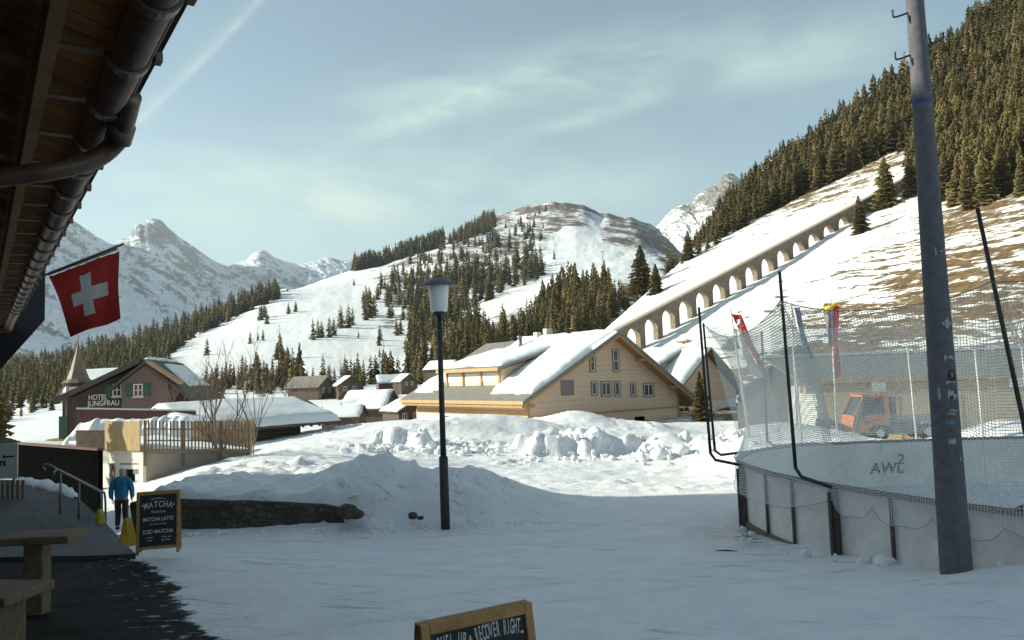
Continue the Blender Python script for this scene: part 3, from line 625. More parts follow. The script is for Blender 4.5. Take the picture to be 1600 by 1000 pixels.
# --- the wood on the right hillside
fb = np.array([[1040, 408], [1100, 386], [1150, 362], [1200, 334], [1250, 308], [1290, 291], [1350, 258], [1400, 236], [1415, 238], [1427, 290], [1470, 300], [1500, 320], [1560, 308], [1600, 292], [1700, 262], [1900, 230]], float)
r_ = random.Random(11); step = 3.15
yy = 120.0
while yy < 345:
    xx = 20+r_.random()*4
    while xx < 290:
        x = xx+r_.uniform(-1.9, 1.9); y = yy+r_.uniform(-1.9, 1.9); xx += step*(1 if yy < 250 else 1.12)
        if x/y > .80: break
        z = float(right_h(np.array([x]), np.array([y]))[0]); px, py = proj(x, y, z)
        if px < 1062 or px > 1740: continue
        if py > np.interp(px, fb[:, 0], fb[:, 1]): continue
        if y > 325+.10*x: continue
        h = r_.choice((10, 13, 14.5, 16, 17.5))*r_.uniform(.88, 1.12)*(.42 if px < 1120 else .55 if px < 1165 else .68 if px < 1215 else .80 if px < 1400 else .76)
        add_tree((x, y, z-.3), h, 'wood', 'larch' if r_.random() < .04 else 'spruce', r_.uniform(1.15, 1.65))
    yy += step*.95*(1 if yy < 250 else 1.15)
def rtree(px, py, hpx, region='hill', kind='spruce', w=1.2):
    p = right_hit(px, py)
    if p is None: p = P(px, py, 240)
    add_tree((p.x, p.y, p.z-.2), hpx/F*p.y, region, kind, w)
rtree(1386, 324, 84, 'solo_big', w=1.55); rtree(1344, 364, 62, 'solo_small', w=1.6); rtree(1424, 306, 78, 'solo_pole')
rtree(1003, 460, 82, 'edge_big', w=1.7); rtree(1026, 458, 48, 'edge_small', w=1.6); rtree(1076, 405, 48, 'edge_ridge', w=1.4)
for a in ((1092, 396, 34), (1052, 418, 22), (1044, 424, 18), (1066, 412, 20), (1106, 388, 34), (1120, 380, 38)): rtree(*a, 'wood')
for a in ((1515, 326, 84), (1540, 318, 90), (1568, 306, 85), (1598, 304, 80), (1480, 312, 80), (1492, 322, 60)): rtree(*a, 'wood', w=1.3)
# --- ski hill and valley
def inpoly(x, y, poly):
    c = False; n = len(poly)
    for i in range(n):
        (x1, y1), (x2, y2) = poly[i], poly[(i+1) % n]
        if (y1 > y) != (y2 > y) and x < (x2-x1)*(y-y1)/(y2-y1)+x1: c = not c
    return c
def scatter(poly, n, hr, region, larch=0, w=(1.0, 1.4), seed=1, mind=0):
    r = random.Random(seed); xs_ = [p[0] for p in poly]; ys_ = [p[1] for p in poly]; k = 0; tries = 0; got = []
    while k < n and tries < n*60:
        tries += 1; x = r.uniform(min(xs_), max(xs_)); y = r.uniform(min(ys_), max(ys_))
        if not inpoly(x, y, poly): continue
        if mind and any(abs(x-a)+abs(y-b)*1.6 < mind for a, b in got): continue
        q = S.hit(x, y)
        if q is None: continue
        got.append((x, y)); h = r.uniform(*hr)*(1 if r.random() < .8 else .72)
        add_tree(q, h/F*q.y, region, 'larch' if r.random() < larch else 'spruce', r.uniform(*w)); k += 1
scatter([(-80, 594), (0, 582), (100, 563), (200, 539), (300, 505), (400, 466), (432, 453), (436, 468), (405, 480), (300, 530), (266, 556), (262, 600), (180, 606), (100, 620), (60, 622), (-80, 640)], 1150, (20, 34), 'valley', .02, w=(1.2, 1.7), seed=2, mind=2.5)
scatter([(-80, 620), (95, 600), (90, 640), (60, 650), (0, 662), (-80, 680)], 80, (28, 42), 'valley', .03, seed=3)
scatter([(552, 421), (600, 408), (650, 392), (695, 377), (690, 386), (640, 400), (600, 414), (556, 424)], 260, (20, 30), 'ridge', w=(1.2, 1.6), seed=4)
scatter([(700, 377), (735, 360), (768, 342), (776, 348), (768, 362), (730, 375), (704, 382)], 110, (16, 24), 'ridge', w=(1.2, 1.6), seed=5)
scatter([(640, 400), (700, 380), (780, 360), (850, 345), (850, 400), (760, 420), (700, 440), (640, 450)], 120, (10, 26), 'slope', seed=6)
scatter([(690, 440), (760, 430), (830, 405), (850, 430), (800, 460), (745, 476), (700, 500), (680, 480)], 130, (22, 48), 'slope', seed=7)
scatter([(560, 470), (610, 440), (680, 430), (690, 470), (640, 500), (600, 500), (575, 490)], 60, (14, 32), 'slope', seed=8)
scatter([(645, 500), (700, 490), (745, 505), (770, 530), (800, 520), (830, 500), (870, 490), (870, 530), (800, 556), (700, 590), (640, 598), (640, 560)], 210, (34, 56), 'grove', .05, seed=9, mind=3)
scatter([(835, 520), (850, 490), (880, 470), (960, 462), (975, 475), (958, 500), (940, 520), (860, 545)], 150, (40, 66), 'grove', .22, seed=10, mind=3)
scatter([(560, 600), (640, 596), (720, 570), (700, 600), (640, 606)], 44, (40, 56), 'grove', .08, seed=12)
scatter([(395, 600), (470, 585), (480, 612), (400, 618)], 40, (34, 60), 'village', .3, seed=13, mind=4)
scatter([(470, 602), (560, 590), (566, 604), (470, 612)], 22, (30, 46), 'village', .1, seed=14, mind=6)
scatter([(320, 600), (395, 588), (400, 612), (320, 618)], 30, (22, 40), 'village', .35, seed=15, mind=5)
scatter([(640, 440), (700, 430), (760, 430), (745, 476), (690, 505), (640, 510)], 70, (18, 36), 'slope', seed=41)
scatter([(1040, 400), (1070, 415), (1045, 425)], 14, (16, 24), 'slope', seed=16)
scatter([(960, 470), (1045, 425), (1050, 440), (985, 490), (965, 500)], 22, (26, 44), 'grove', .15, seed=18)
for x, y, h in ((408, 500, 28), (417, 506, 26), (413, 496, 24), (451, 490, 18), (462, 487, 18), (553, 446, 12), (489, 531, 34), (497, 528, 30), (503, 527, 26), (515, 527, 34), (522, 524, 28), (533, 512, 36), (545, 512, 38), (551, 508, 30),
                (391, 537, 20), (403, 532, 14), (411, 532, 18), (324, 555, 28), (438, 560, 42), (432, 562, 26), (571, 500, 36), (577, 496, 40), (585, 494, 34), (605, 472, 32), (590, 468, 26), (592, 540, 20), (593, 558, 16), (594, 532, 28), (620, 524, 30), (626, 522, 26),
                (634, 545, 18), (659, 400, 14), (657, 406, 12), (687, 416, 20), (690, 412, 18), (699, 418, 20), (709, 404, 22), (724, 400, 20), (732, 386, 16), (750, 384, 14), (776, 386, 26), (780, 384, 24), (816, 362, 14), (819, 356, 12), (790, 356, 12),
                (836, 338, 10), (843, 334, 10), (853, 330, 12), (824, 342, 8), (866, 405, 16), (810, 350, 10), (630, 500, 26), (640, 470, 30), (654, 460, 26), (661, 452, 22), (669, 430, 22), (655, 430, 24), (630, 430, 24), (616, 430, 22), (894, 450, 14), (560, 528, 12)):
    q = S.hit(x, y)
    if q is not None: add_tree(q, h/F*q.y, 'single', 'larch' if (x, y) in ((594, 532), (620, 524)) else 'spruce', 1.35)
# which are visible enough: rank by height in the picture; hidden rows behind others rank lower
def vis_key(tr):
    p, h, kind, reg, w, hp = tr; px, py = proj(*p)
    if px < -10 or px > 1610: return -1
    return hp*(3 if reg.startswith(('solo', 'edge')) else 2.2 if reg == 'single' else 1)+random.random()*2
TREES.sort(key=vis_key, reverse=True)
LAB = {'wood': ('tall dark spruce in the dense wood high on the right hillside', 'spruces of the right hillside wood'),
       'valley': ('dark spruce in the far wood across the valley at the left', 'spruces of the far valley wood'),
       'ridge': ('dark spruce in the row along the skyline of the ski hill', 'spruces on the ski hill skyline'),
       'slope': ('dark spruce scattered on the rocky snowy ski hill', 'spruces scattered on the ski hill'),
       'grove': ('spruce in the thick grove behind the wooden chalet roof', 'conifers of the grove behind the chalet'),
       'grove_larch': ('tan bare larch among dark spruces behind the wooden chalet', 'larches of the grove behind the chalet'),
       'village': ('brownish conifer standing behind the snowy log barn and village roofs', 'conifers behind the village'),
       'single': ('small lone spruce standing on the open snow of the ski hill', 'lone spruces on the open ski slope'),
       'solo_big': ('broad spruce standing alone on the hillside just left of the tall grey pole', None),
       'solo_small': ('small spruce standing alone beside the upper end of the viaduct', None),
       'solo_pole': ('narrow spruce half hidden behind the upper grey pole', None),
       'edge_big': ('big broad spruce at the left edge of the snowy hillside above the chalet roof', None),
       'edge_small': ('shorter spruce leaning against the big one above the chalet ridge', None),
       'edge_ridge': ('pointed spruce at the lower left tip of the hillside wood', None)}
RV = []; RF = []; RM = []; RB = 0; CA = {}; nrest = 0
for i, (p, h, kind, reg, w, hp) in enumerate(TREES):
    r = random.Random(i*7+1); rz = r.uniform(0, 6.28)
    lab, grp = LAB.get(reg+'_larch' if kind == 'larch' and reg == 'grove' else reg)
    if i < 296:
        if kind == 'larch' and reg != 'grove': lab = lab.replace('dark spruce', 'tan larch').replace('brownish conifer', 'tan larch')
        if p.y < 345 and hp > 38:
            pool = mid_l if kind == 'larch' else (fine if hp > 66 or reg.startswith(('solo', 'edge')) else mid_)
            o = thing('pine_tree', lab, 'conifer', p, rz, grp); o.scale = (h*w, h*w, h)
            c = bpy.data.objects.new('crown', r.choice(pool)); COL.objects.link(c); c.parent = o
            tk_ = bpy.data.objects.new('trunk', trunk_me); COL.objects.link(tk_); tk_.parent = o
        else:
            o = bpy.data.objects.new('pine_tree', r.choice(low_l if kind == 'larch' else (mid_ if hp > 40 else low))); COL.objects.link(o)
            o.location = p; o.rotation_euler = (0, 0, rz); o.scale = (h*w, h*w, h); tag(o, lab, 'conifer', grp)
    else:
        me_ = r.choice(low_l if kind == 'larch' else (mid_ if hp > 48 else low)); nrest += 1
        if me_.name not in CA:
            v_ = np.array([tuple(q.co) for q in me_.vertices]); ls = []
            for q in me_.polygons:
                vv = list(q.vertices)
                for k_ in range(1, len(vv)-1): ls.append((vv[0], vv[k_], vv[k_+1]))
            CA[me_.name] = (v_, np.array(ls))
        v_, f_ = CA[me_.name]; ca, sa = math.cos(rz), math.sin(rz)
        RV.append(np.c_[p.x+(v_[:, 0]*ca-v_[:, 1]*sa)*h*w, p.y+(v_[:, 0]*sa+v_[:, 1]*ca)*h*w, p.z+v_[:, 2]*h]); RF.append(f_+RB); RB += len(v_); RM.append(np.full(len(f_), 1 if kind == 'larch' else 0, np.int32))
def foliage_s(name, a, b):
    t = NT(name); f = t.ramp(t.noise(.09, 5, .7), .3, .7); return t.fin(t.mix(f, a, b), .9, spec=.15)
RV = np.concatenate(RV); RF = np.concatenate(RF); RM = np.concatenate(RM)
fme = bpy.data.meshes.new('distant_forest'); fme.vertices.add(len(RV)); fme.vertices.foreach_set('co', RV.ravel()); fme.loops.add(RF.size); fme.loops.foreach_set('vertex_index', RF.ravel()); fme.polygons.add(len(RF)); fme.polygons.foreach_set('loop_start', np.arange(len(RF))*3); fme.polygons.foreach_set('loop_total', np.full(len(RF), 3))
for q in (foliage_s('forest_spruce', (.055, .047, .020), (.145, .113, .044)), M['larch']): fme.materials.append(q)
fme.polygons.foreach_set('material_index', RM); fme.update(); fme.validate()
o = link_mesh('distant_forest', fme, []); tag(o, 'far off mass of dark conifers filling the woods on the hills', 'forest', kind='stuff')

# bare trees and shrubs
def bare_tree(name, label, base, h, seed, stems=3, spread=.35, group=None, col='twig', depth=4, r0=.05, cat='tree'):
    r = random.Random(seed); root = thing(name, label, cat, base, 0, group); tb = MB(); cb = MB()
    def grow(mb, p, d, l, rad, lev):
        pts = [p]; q = p.copy(); dd = d.copy()
        for k in range(3):
            dd = (dd+Vector((r.uniform(-.16, .16), r.uniform(-.16, .16), r.uniform(-.02, .12)))).normalized(); q = q+dd*l/3; pts.append(q.copy())
        mb.tube(pts, [rad, rad*.85, rad*.72, rad*.55], 5 if lev < 2 else 3, False)
        if lev < depth:
            for k in range(r.choice((2, 3, 3)) if lev else 3):
                a = pts[r.choice((1, 2, 3, 3))]; nd = (dd+Vector((r.uniform(-1, 1), r.uniform(-1, 1), r.uniform(-.1, .7)))*(.55+.1*lev)).normalized()
                grow(cb, a, nd, l*r.uniform(.55, .8), rad*.55, lev+1)
    for s in range(stems):
        a = r.uniform(0, 6.28); grow(tb, Vector((0, 0, -.1)), Vector((math.cos(a)*spread, math.sin(a)*spread, 1)).normalized(), h*.42, r0, 0)
    tb.build('trunk', M[col], root, True); cb.build('crown', M[col], root)
    return root
# ================================================================ BUILDINGS
def window(parent, x, z, w, h, ydir, y, fm='whitepaint', pane='glass', mull=1, bars=0, fr=.07, axis='x', name='window', reveal=None, label=None):
    """window lying in plane y (axis 'x') or plane x (axis 'y'); ydir = outward sign"""
    def T(a, b, c):      # a along wall, b outward, c up
        return (a, y+ydir*b, c) if axis == 'x' else (y+ydir*b, a, c)
    def bx(mb, a0, a1, b0, b1, c0, c1):
        p = [T(a, b, c) for a in (a0, a1) for b in (b0, b1) for c in (c0, c1)]
        xs_, ys_, zs_ = zip(*p); mb.box(min(xs_), max(xs_), min(ys_), max(ys_), min(zs_), max(zs_))
    f = MB(); x0, x1 = x-w/2, x+w/2
    bx(f, x0, x0+fr, .0, .07, z, z+h); bx(f, x1-fr, x1, .0, .07, z, z+h); bx(f, x0+fr, x1-fr, .0, .07, z, z+fr); bx(f, x0+fr, x1-fr, .0, .07, z+h-fr, z+h)
    for k in range(mull): c = x0+(k+1)*w/(mull+1); bx(f, c-fr*.5, c+fr*.5, .0, .062, z+fr, z+h-fr)
    for k in range(bars): c = z+(k+1)*h/(bars+1); bx(f, x0+fr, x1-fr, .0, .055, c-fr*.35, c+fr*.35)
    wo_ = f.build(name, M[fm], parent)
    if label: wo_['label'] = label
    g = MB(); bx(g, x0+fr*.5, x1-fr*.5, .0, .025, z+fr*.5, z+h-fr*.5); g.build('pane', M[pane], wo_)
    if reveal:
        s = MB(); e = .10; bx(s, x0-e, x0, .0, .11, z-e, z+h+e); bx(s, x1, x1+e, .0, .11, z-e, z+h+e); bx(s, x0, x1, .0, .11, z+h, z+h+e); bx(s, x0, x1, .0, .14, z-e, z); s.build('surround', M[reveal], wo_)
    return wo_
def snow_slab(parent, corners, th, name='snow_cover', nx=26, ny=18, seed=1, amp=.10, mat='fresh', holes=None):
    """thick lumpy snow lying on a sloping quad (corners a,b,c,d counter-clockwise from above)"""
    a, b, c, d = [np.array(q, float) for q in corners]; u = np.linspace(0, 1, nx)[None, :, None]; v = np.linspace(0, 1, ny)[:, None, None]
    G = (a*(1-u)+b*u)*(1-v)+(d*(1-u)+c*u)*v; U = u[..., 0]+0*v[..., 0]; V = v[..., 0]+0*u[..., 0]
    edge = np.minimum(np.minimum(U, 1-U)*nx/2.2, np.minimum(V, 1-V)*ny/2.2); e = np.clip(edge, 0, 1)**.5
    L1 = np.linalg.norm(b-a); L2 = np.linalg.norm(d-a)
    n = fbm(U*L1*.5, V*L2*.5, 3, seed); jit = fbm(U*L1*.8+9, V*L2*.8, 2, seed+5)
    G[..., 2] += th*e*(1+.5*n)+.02; 
    din = ((a+c)/2)-G; lin = np.linalg.norm(din[..., :2], axis=-1, keepdims=True)+1e-6
    G[..., :2] += din[..., :2]/lin*(jit*amp*4*(edge < 1))[..., None]
    me = grid_mesh(G[..., 0], G[..., 1], G[..., 2]); bm = bmesh.new(); bm.from_mesh(me)
    r_ = bmesh.ops.extrude_face_region(bm, geom=bm.faces[:]); vs = [q for q in r_['geom'] if isinstance(q, bmesh.types.BMVert)]
    bmesh.ops.translate(bm, verts=vs, vec=(0, 0, -.0)); 
    # base copy follows the plane
    nrm = np.cross(b-a, d-a); 
    for q in vs:
        p = np.array(q.co); zz = a[2]-(nrm[0]*(p[0]-a[0])+nrm[1]*(p[1]-a[1]))/nrm[2]; q.co.z = zz+.012
    bmesh.ops.recalc_face_normals(bm, faces=bm.faces[:]); bm.to_mesh(me); bm.free()
    me.polygons.foreach_set('use_smooth', [True]*len(me.polygons))
    return link_mesh(name, me, M[mat], parent)
def roof_slabs(parent, xl, xr, xm, y0, y1, zl, zr, zm, th, mat, edge_mat=None, name='roof'):
    o = []
    for (xa, za, xb, zb) in ((xl, zl, xm, zm), (xm, zm, xr, zr)):
        mb = MB(); mb.prism([(xa, y0, za), (xb, y0, zb), (xb, y0, zb-th), (xa, y0, za-th)], (0, y1-y0, 0)); q = mb.build(name, M[mat], parent); o.append(q)
    return o
def simple_house(label, base, rz, w, l, hw, rise, wallm='oldwood', roofm='rooftile', snow=.35, over=.6, wins=(), chimney=None, group=None, name='wooden_house', low=None, lowm='render', snow_sides=(1, 1), cat='house'):
    root = thing(name, label, cat, base, rz, group); b = MB()
    hw0 = low or -1.0
    b.prism([(-w/2, 0, hw0), (w/2, 0, hw0), (w/2, 0, hw), (0, 0, hw+rise), (-w/2, 0, hw)], (0, l, 0)); b.build('wall', M[wallm], root)
    if low: g = MB(); g.box(-w/2+.03, w/2-.03, .03, l-.03, -1.5, low); g.build('ground_storey', M[lowm], root)
    s = rise/(w/2); xo = w/2+over; th = .18
    rs = roof_slabs(root, -xo, xo, 0, -over, l+over, hw-s*over+th, hw-s*over+th, hw+rise+th, th, roofm)
    if snow:
        e = .12
        if snow_sides[0]: snow_slab(rs[0], [(-xo+e, -over+e, hw-s*(over-e)+th), (-.02, -over+e, hw+rise+th-.02*s), (-.02, l+over-e, hw+rise+th-.02*s), (-xo+e, l+over-e, hw-s*(over-e)+th)], snow, seed=int(w*10))
        if snow_sides[1]: snow_slab(rs[1], [(.02, -over+e, hw+rise+th-.02*s), (xo-e, -over+e, hw-s*(over-e)+th), (xo-e, l+over-e, hw-s*(over-e)+th), (.02, l+over-e, hw+rise+th-.02*s)], snow, seed=int(w*10)+3)
    for q in wins: window(root, *q[:4], -1, 0, *q[4:])
    if chimney:
        cx_, cy_ = chimney; c = MB(); c.box(cx_-.3, cx_+.3, cy_-.3, cy_+.3, hw, hw+rise+1.0); c.build('chimney', M['concrete'], root)
    return root

# ---------------- the big larch chalet
ph = R(35); C1 = Vector((1.1, 70.0, 0)); 
ch = thing('wooden_chalet', 'large pale larch chalet with snowy roof and gable facing the lamp post', 'chalet', C1, ph)
W0, L0 = 18.7, 20.5; xl, xr, xm = -1.5, W0+2.2, 9.85; zl, zr, zm = 1.02, -.36, 7.0; yf, yb = -1.5, L0+1.0
sl = (zm-zl)/(xm-xl); sr = (zm-zr)/(xr-xm); th = .26
zw = lambda x: (zl+sl*(x-xl) if x < xm else zm-sr*(x-xm))-th-.01
b = MB(); b.prism([(0, 0, -3), (W0, 0, -3), (W0, 0, zw(W0)), (xm, 0, zw(xm)), (0, 0, zw(0))], (0, L0, 0)); b.build('wall', M['chalet'], ch)
b = MB(); b.box(-.06, W0+.04, -.07, 0, -.62, -.44); b.box(-.09, .16, -.09, .16, -3, zw(0)-.02); b.box(W0-.16, W0+.09, -.09, .16, -3, zw(W0)-.02); b.build('corner_trim', M['trim'], ch)
b = MB(); b.box(-.04, -.003, .2, L0, -3, -.42); b.build('white_plinth', M['render'], ch)
b = MB(); b.box(-.08, -.002, .16, L0, -.42, .05); b.build('side_band', M['trim'], ch)
rs = roof_slabs(ch, xl, xr, xm, yf, yb, zl, zr, zm, th-.06, 'roofgrey')
b = MB()   # soffit
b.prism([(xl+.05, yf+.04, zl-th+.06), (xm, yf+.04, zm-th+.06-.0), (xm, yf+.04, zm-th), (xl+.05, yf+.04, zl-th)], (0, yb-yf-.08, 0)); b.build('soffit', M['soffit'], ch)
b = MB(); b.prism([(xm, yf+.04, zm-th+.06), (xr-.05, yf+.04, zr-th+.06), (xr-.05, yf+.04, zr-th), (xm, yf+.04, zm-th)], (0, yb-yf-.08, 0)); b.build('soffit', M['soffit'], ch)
b = MB()   # barge boards, two layers
for xa, za, xb, zb in ((xl, zl, xm, zm), (xm, zm, xr, zr)):
    b.prism([(xa, yf-.06, za+.04), (xb, yf-.06, zb+.04), (xb, yf-.06, zb-.34), (xa, yf-.06, za-.34)], (0, .06, 0))
b.build('barge_board', M['roofgrey'], ch)
b = MB()
for xa, za, xb, zb in ((xl+.1, zl-.2, xm, zm-.24), (xm, zm-.24, xr-.1, zr-.2)):
    b.prism([(xa, yf-.0, za), (xb, yf-.0, zb), (xb, yf-.0, zb-.28), (xa, yf-.0, za-.28)], (0, .07, 0))
b.build('barge_board', M['trim'], ch)
b = MB(); b.box(xl-.10, xl+.0, yf, yb, zl-.34, zl-.02); b.build('fascia', M['chalet_y'], ch)
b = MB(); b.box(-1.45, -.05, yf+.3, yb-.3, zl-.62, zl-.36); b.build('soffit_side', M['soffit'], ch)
for x_ in (1.6, 7.2, 13.2, 17.4, xm):       # purlin brackets on the gable
    z_ = zw(x_)-.02; b = MB(); b.box(x_-.16, x_+.16, yf+.2, -.001, z_-.34, z_-.02)
    if x_ == xm: b.prism([(xm-.75, -.35, z_-.45), (xm+.75, -.35, z_-.45), (xm, -.35, z_-.02)], (0, .18, 0))
    b.build('purlin', M['trim'], ch)
for k in range(13):      # rafters under the eaves
    y_ = yf+.8+k*1.7
    for xa, xb in ((xl+.1, 0), (W0, xr-.1)):
        pass
rb = MB()
for k in range(14):
    y_ = yf+.5+k*1.6
    rb.prism([(W0+.02, y_, zw(W0)-.0), (xr-.15, y_, zr-th-.01), (xr-.15, y_, zr-th-.17), (W0+.02, y_, zw(W0)-.2)], (0, .14, 0))
rb.build('rafter', M['trim'], ch)
def gpx(px): # local x on the gable wall for a photo column
    a = (px-800)/F; return (a*C1.y-C1.x)/(math.cos(ph)-a*math.sin(ph))
def gz_(px, py):
    x = gpx(px); Yw = C1.y+x*math.sin(ph); return P(px, py, Yw).z
def gwin(px0, px1, py0, py1, **k):
    x0, x1 = gpx(px0), gpx(px1); z1 = gz_((px0+px1)/2, py0); z0 = gz_((px0+px1)/2, py1)
    return window(ch, (x0+x1)/2, z0, x1-x0, z1-z0, -1, 0, **k)
for a in ((919, 926, 551, 580), (955, 963, 547, 580)): gwin(*a, mull=0, bars=1, fr=.10, reveal='greyshutter')
for a, ml in (((920, 927, 597, 617), 0), ((935, 949, 597, 618), 1), ((956, 963, 597, 618), 0), ((981, 987, 599, 618), 0), ((1001, 1015, 600, 619), 1)): gwin(*a, mull=ml, fr=.10, reveal='greyshutter')
x0, x1 = gpx(872), gpx(892); z1, z0 = gz_(882, 594), gz_(882, 618); b = MB(); b.box(x0, x1, -.07, 0, z0, z1); o = b.build('shutter', M['greyshutter'], ch)
x0, x1 = gpx(985), gpx(1000); b = MB(); b.box(x0, x1, -.03, 0, gz_(992, 668), gz_(992, 651)); b.build('vent_opening', M['black'], ch)
# snow on the near slope in two sheets around the dormer
dl, dr_ = 5.4, 15.6     # dormer extent along the ridge
zs = lambda x: zl+sl*(x-xl)
dm0, dm1 = 1.0, 6.4      # dormer front x and where its roof meets the slope
snow_slab(rs[0], [(xl+1.0, yf+.15, zs(xl+1.0)), (xm-.05, yf+.15, zs(xm-.05)), (xm-.05, dl-.1, zs(xm-.05)), (xl+1.0, dl-.1, zs(xl+1.0))], .55, seed=4, nx=40, ny=24)
snow_slab(rs[0], [(dm1, dl-.3, zs(dm1)), (xm-.05, dl-.3, zs(xm-.05)), (xm-.05, dr_-1.0, zs(xm-.05)), (dm1, dr_-1.0, zs(dm1))], .5, seed=9)
snow_slab(rs[0], [(xl+1.3, dr_+.6, zs(xl+1.3)), (5.0, dr_+.6, zs(5.0)), (3.6, yb-.7, zs(3.6)), (xl+1.3, yb-.7, zs(xl+1.3))], .4, seed=6)
snow_slab(rs[1], [(xm+.05, yf+.5, zm-sr*.05), (xr-.2, yf+.5, zr+sr*.2), (xr-.2, yb-.5, zr+sr*.2), (xm+.05, yb-.5, zm-sr*.05)], .35, seed=8)
zd = zs(dm0)+1.55; 
dm = MB(); dm.prism([(dm0, dl, zs(dm0)-.2), (dm1, dl, zs(dm1)-.05), (dm0, dl, zd-.1)], (0, dr_-dl, 0)); dmo = dm.build('dormer', M['chalet'], ch)
b = MB(); b.prism([(dm0-.8, dl-.7, zd-.16), (dm1+.7, dl-.7, zs(dm1+.7)+.05), (dm1+.7, dl-.7, zs(dm1+.7)+.3), (dm0-.8, dl-.7, zd+.12)], (0, dr_-dl+1.4, 0)); b.build('dormer_roof', M['roofgrey'], dmo)
b = MB(); b.box(dm0-.9, dm0-.8, dl-.7, dr_+.7, zd-.2, zd+.12); b.build('dormer_fascia', M['trim'], dmo)
zdr = lambda x: zd+.12+(zs(dm1+.7)+.3-zd-.12)*(x-dm0+.8)/(dm1-dm0+1.5)
snow_slab(dmo, [(dm0-.3, dl-.45, zdr(dm0-.3)), (dm1+.6, dl-.45, zdr(dm1+.6)), (dm1+.6, dr_+.3, zdr(dm1+.6)), (dm0-.3, dr_+.3, zdr(dm0-.3))], .45, seed=14)
snow_slab(dmo, [(dm1+.2, dl-.45, zs(dm1+.2)+.28), (xm-.4, dl-.45, zs(xm-.4)+.05), (xm-.4, dr_-2.6, zs(xm-.4)+.05), (dm1+.2, dr_-.8, zs(dm1+.2)+.28)], .35, seed=15)
for yy_ in (dl+.15, dl+3.3, dl+6.7, dr_-.3): b = MB(); b.box(dm0-.14, dm0, yy_, yy_+.28, zs(dm0), zd-.22); b.build('dormer_post', M['trim'], dmo)
for yy_ in (dl+.5, dl+3.7, dl+7.1): b = MB(); b.box(dm0-.05, dm0-.002, yy_, yy_+2.7, zs(dm0)+.35, zd-.35); b.build('dormer_blind', M['flagwhite'], dmo)
for yy_ in (2.3, 8.6, 14.5): window(ch, yy_, -1.4, 1.8, .78, -1, -.045, fm='trim', axis='y', mull=1, fr=.08)
# chimney pipe and vents on the roof
def on_slope(px, py):
    d = ray(px, py); o = Vector((0, 0, CZ)); Rm = Matrix.Rotation(-ph, 3, 'Z'); lo = Rm @ (o-C1); ld = Rm @ d
    tt = (zl+sl*(lo.x-xl)-lo.z)/(ld.z-sl*ld.x); return lo+ld*tt
q = on_slope(813, 549); b = MB(); b.tube([(q.x, q.y, q.z-.1), (q.x, q.y, q.z+1.45)], .22, 12); b.tube([(q.x, q.y, q.z+1.45), (q.x, q.y, q.z+1.62)], [.30, .30], 12); b.build('chimney_pipe', M['steel'], ch, True)
q = on_slope(840, 534); b = MB(); b.box(q.x-.3, q.x+.3, q.y-.3, q.y+.3, q.z-.1, q.z+1.0); b.build('chimney', M['concrete'], ch)
q = on_slope(856, 527); b = MB(); b.box(q.x-.4, q.x+.4, q.y-.3, q.y+.3, q.z-.1, q.z+.9); b.build('chimney', M['concrete'], ch)
q = on_slope(759, 572); b = MB(); b.tube([(q.x, q.y, q.z), (q.x, q.y, q.z+.62)], .2, 10); b.build('roof_vent', M['steel'], ch)

# ---------------- chalet to the right, with dormer
p = P(1052, 668, 92); rc = thing('wooden_chalet', 'second larch chalet with white ground floor to the right of the big gable', 'chalet', (p.x, p.y, -4.1), R(38))
b = MB(); b.prism([(0, 0, 3.4), (12, 0, 3.4), (12, 0, 4.6), (6, 0, 9.4), (0, 0, 4.6)], (0, 16, 0)); b.build('wall', M['chalet'], rc)
b = MB(); b.box(.05, 11.95, .05, 15.95, -2, 3.4); b.build('ground_storey', M['render'], rc)
for x_, w_ in ((2.0, 2.0),): window(rc, x_, 1.2, w_, 1.7, -1, .05, mull=1, fr=.12)
for y_ in (2.4, 6, 10): window(rc, y_, 1.1, 2.2, 1.6, -1, .05, axis='y', mull=1, fr=.12)
rs2 = roof_slabs(rc, -1.4, 13.4, 6, -1.3, 17, 4.0, 4.0, 9.8, .25, 'roofgrey')
s_ = (9.8-4)/7.4; snow_slab(rs2[0], [(-1.0, -1.0, 4+.4*s_), (5.95, -1.0, 9.76), (5.95, 13, 9.76), (-1.0, 16.5, 4+.4*s_)], .5, seed=33)
snow_slab(rs2[1], [(6.05, -1.0, 9.76), (13, -1.0, 4+.4*s_), (13, 16.5, 4+.4*s_), (6.05, 16.5, 9.76)], .45, seed=34)
b = MB(); b.box(-1.5, -1.4, -1.3, 17, 3.55, 4.02); b.build('fascia', M['trim'], rc)
b = MB(); b.box(-.6, 0, -.2, 16.2, 3.0, 3.9); b.build('balcony', M['trim'], rc)
dmo2 = MB(); dmo2.prism([(.8, 3, 5.4), (5.6, 3, 9.0), (.8, 3, 7.4)], (0, 6, 0)); dmo2 = dmo2.build('dormer', M['chalet'], rc)
b = MB(); b.prism([(.1, 2.4, 7.3), (6, 2.4, 9.7), (6, 2.4, 9.95), (.1, 2.4, 7.55)], (0, 7.2, 0)); b.build('dormer_roof', M['roofgrey'], dmo2)
snow_slab(dmo2, [(.3, 2.5, 7.64), (5.9, 2.5, 9.92), (5.9, 9.5, 9.92), (.3, 9.5, 7.64)], .4, seed=36)
for y_ in (4.2, 7.4): window(rc, y_, 6.1, 1.7, 1.15, -1, .8, axis='y', mull=1, fr=.12)

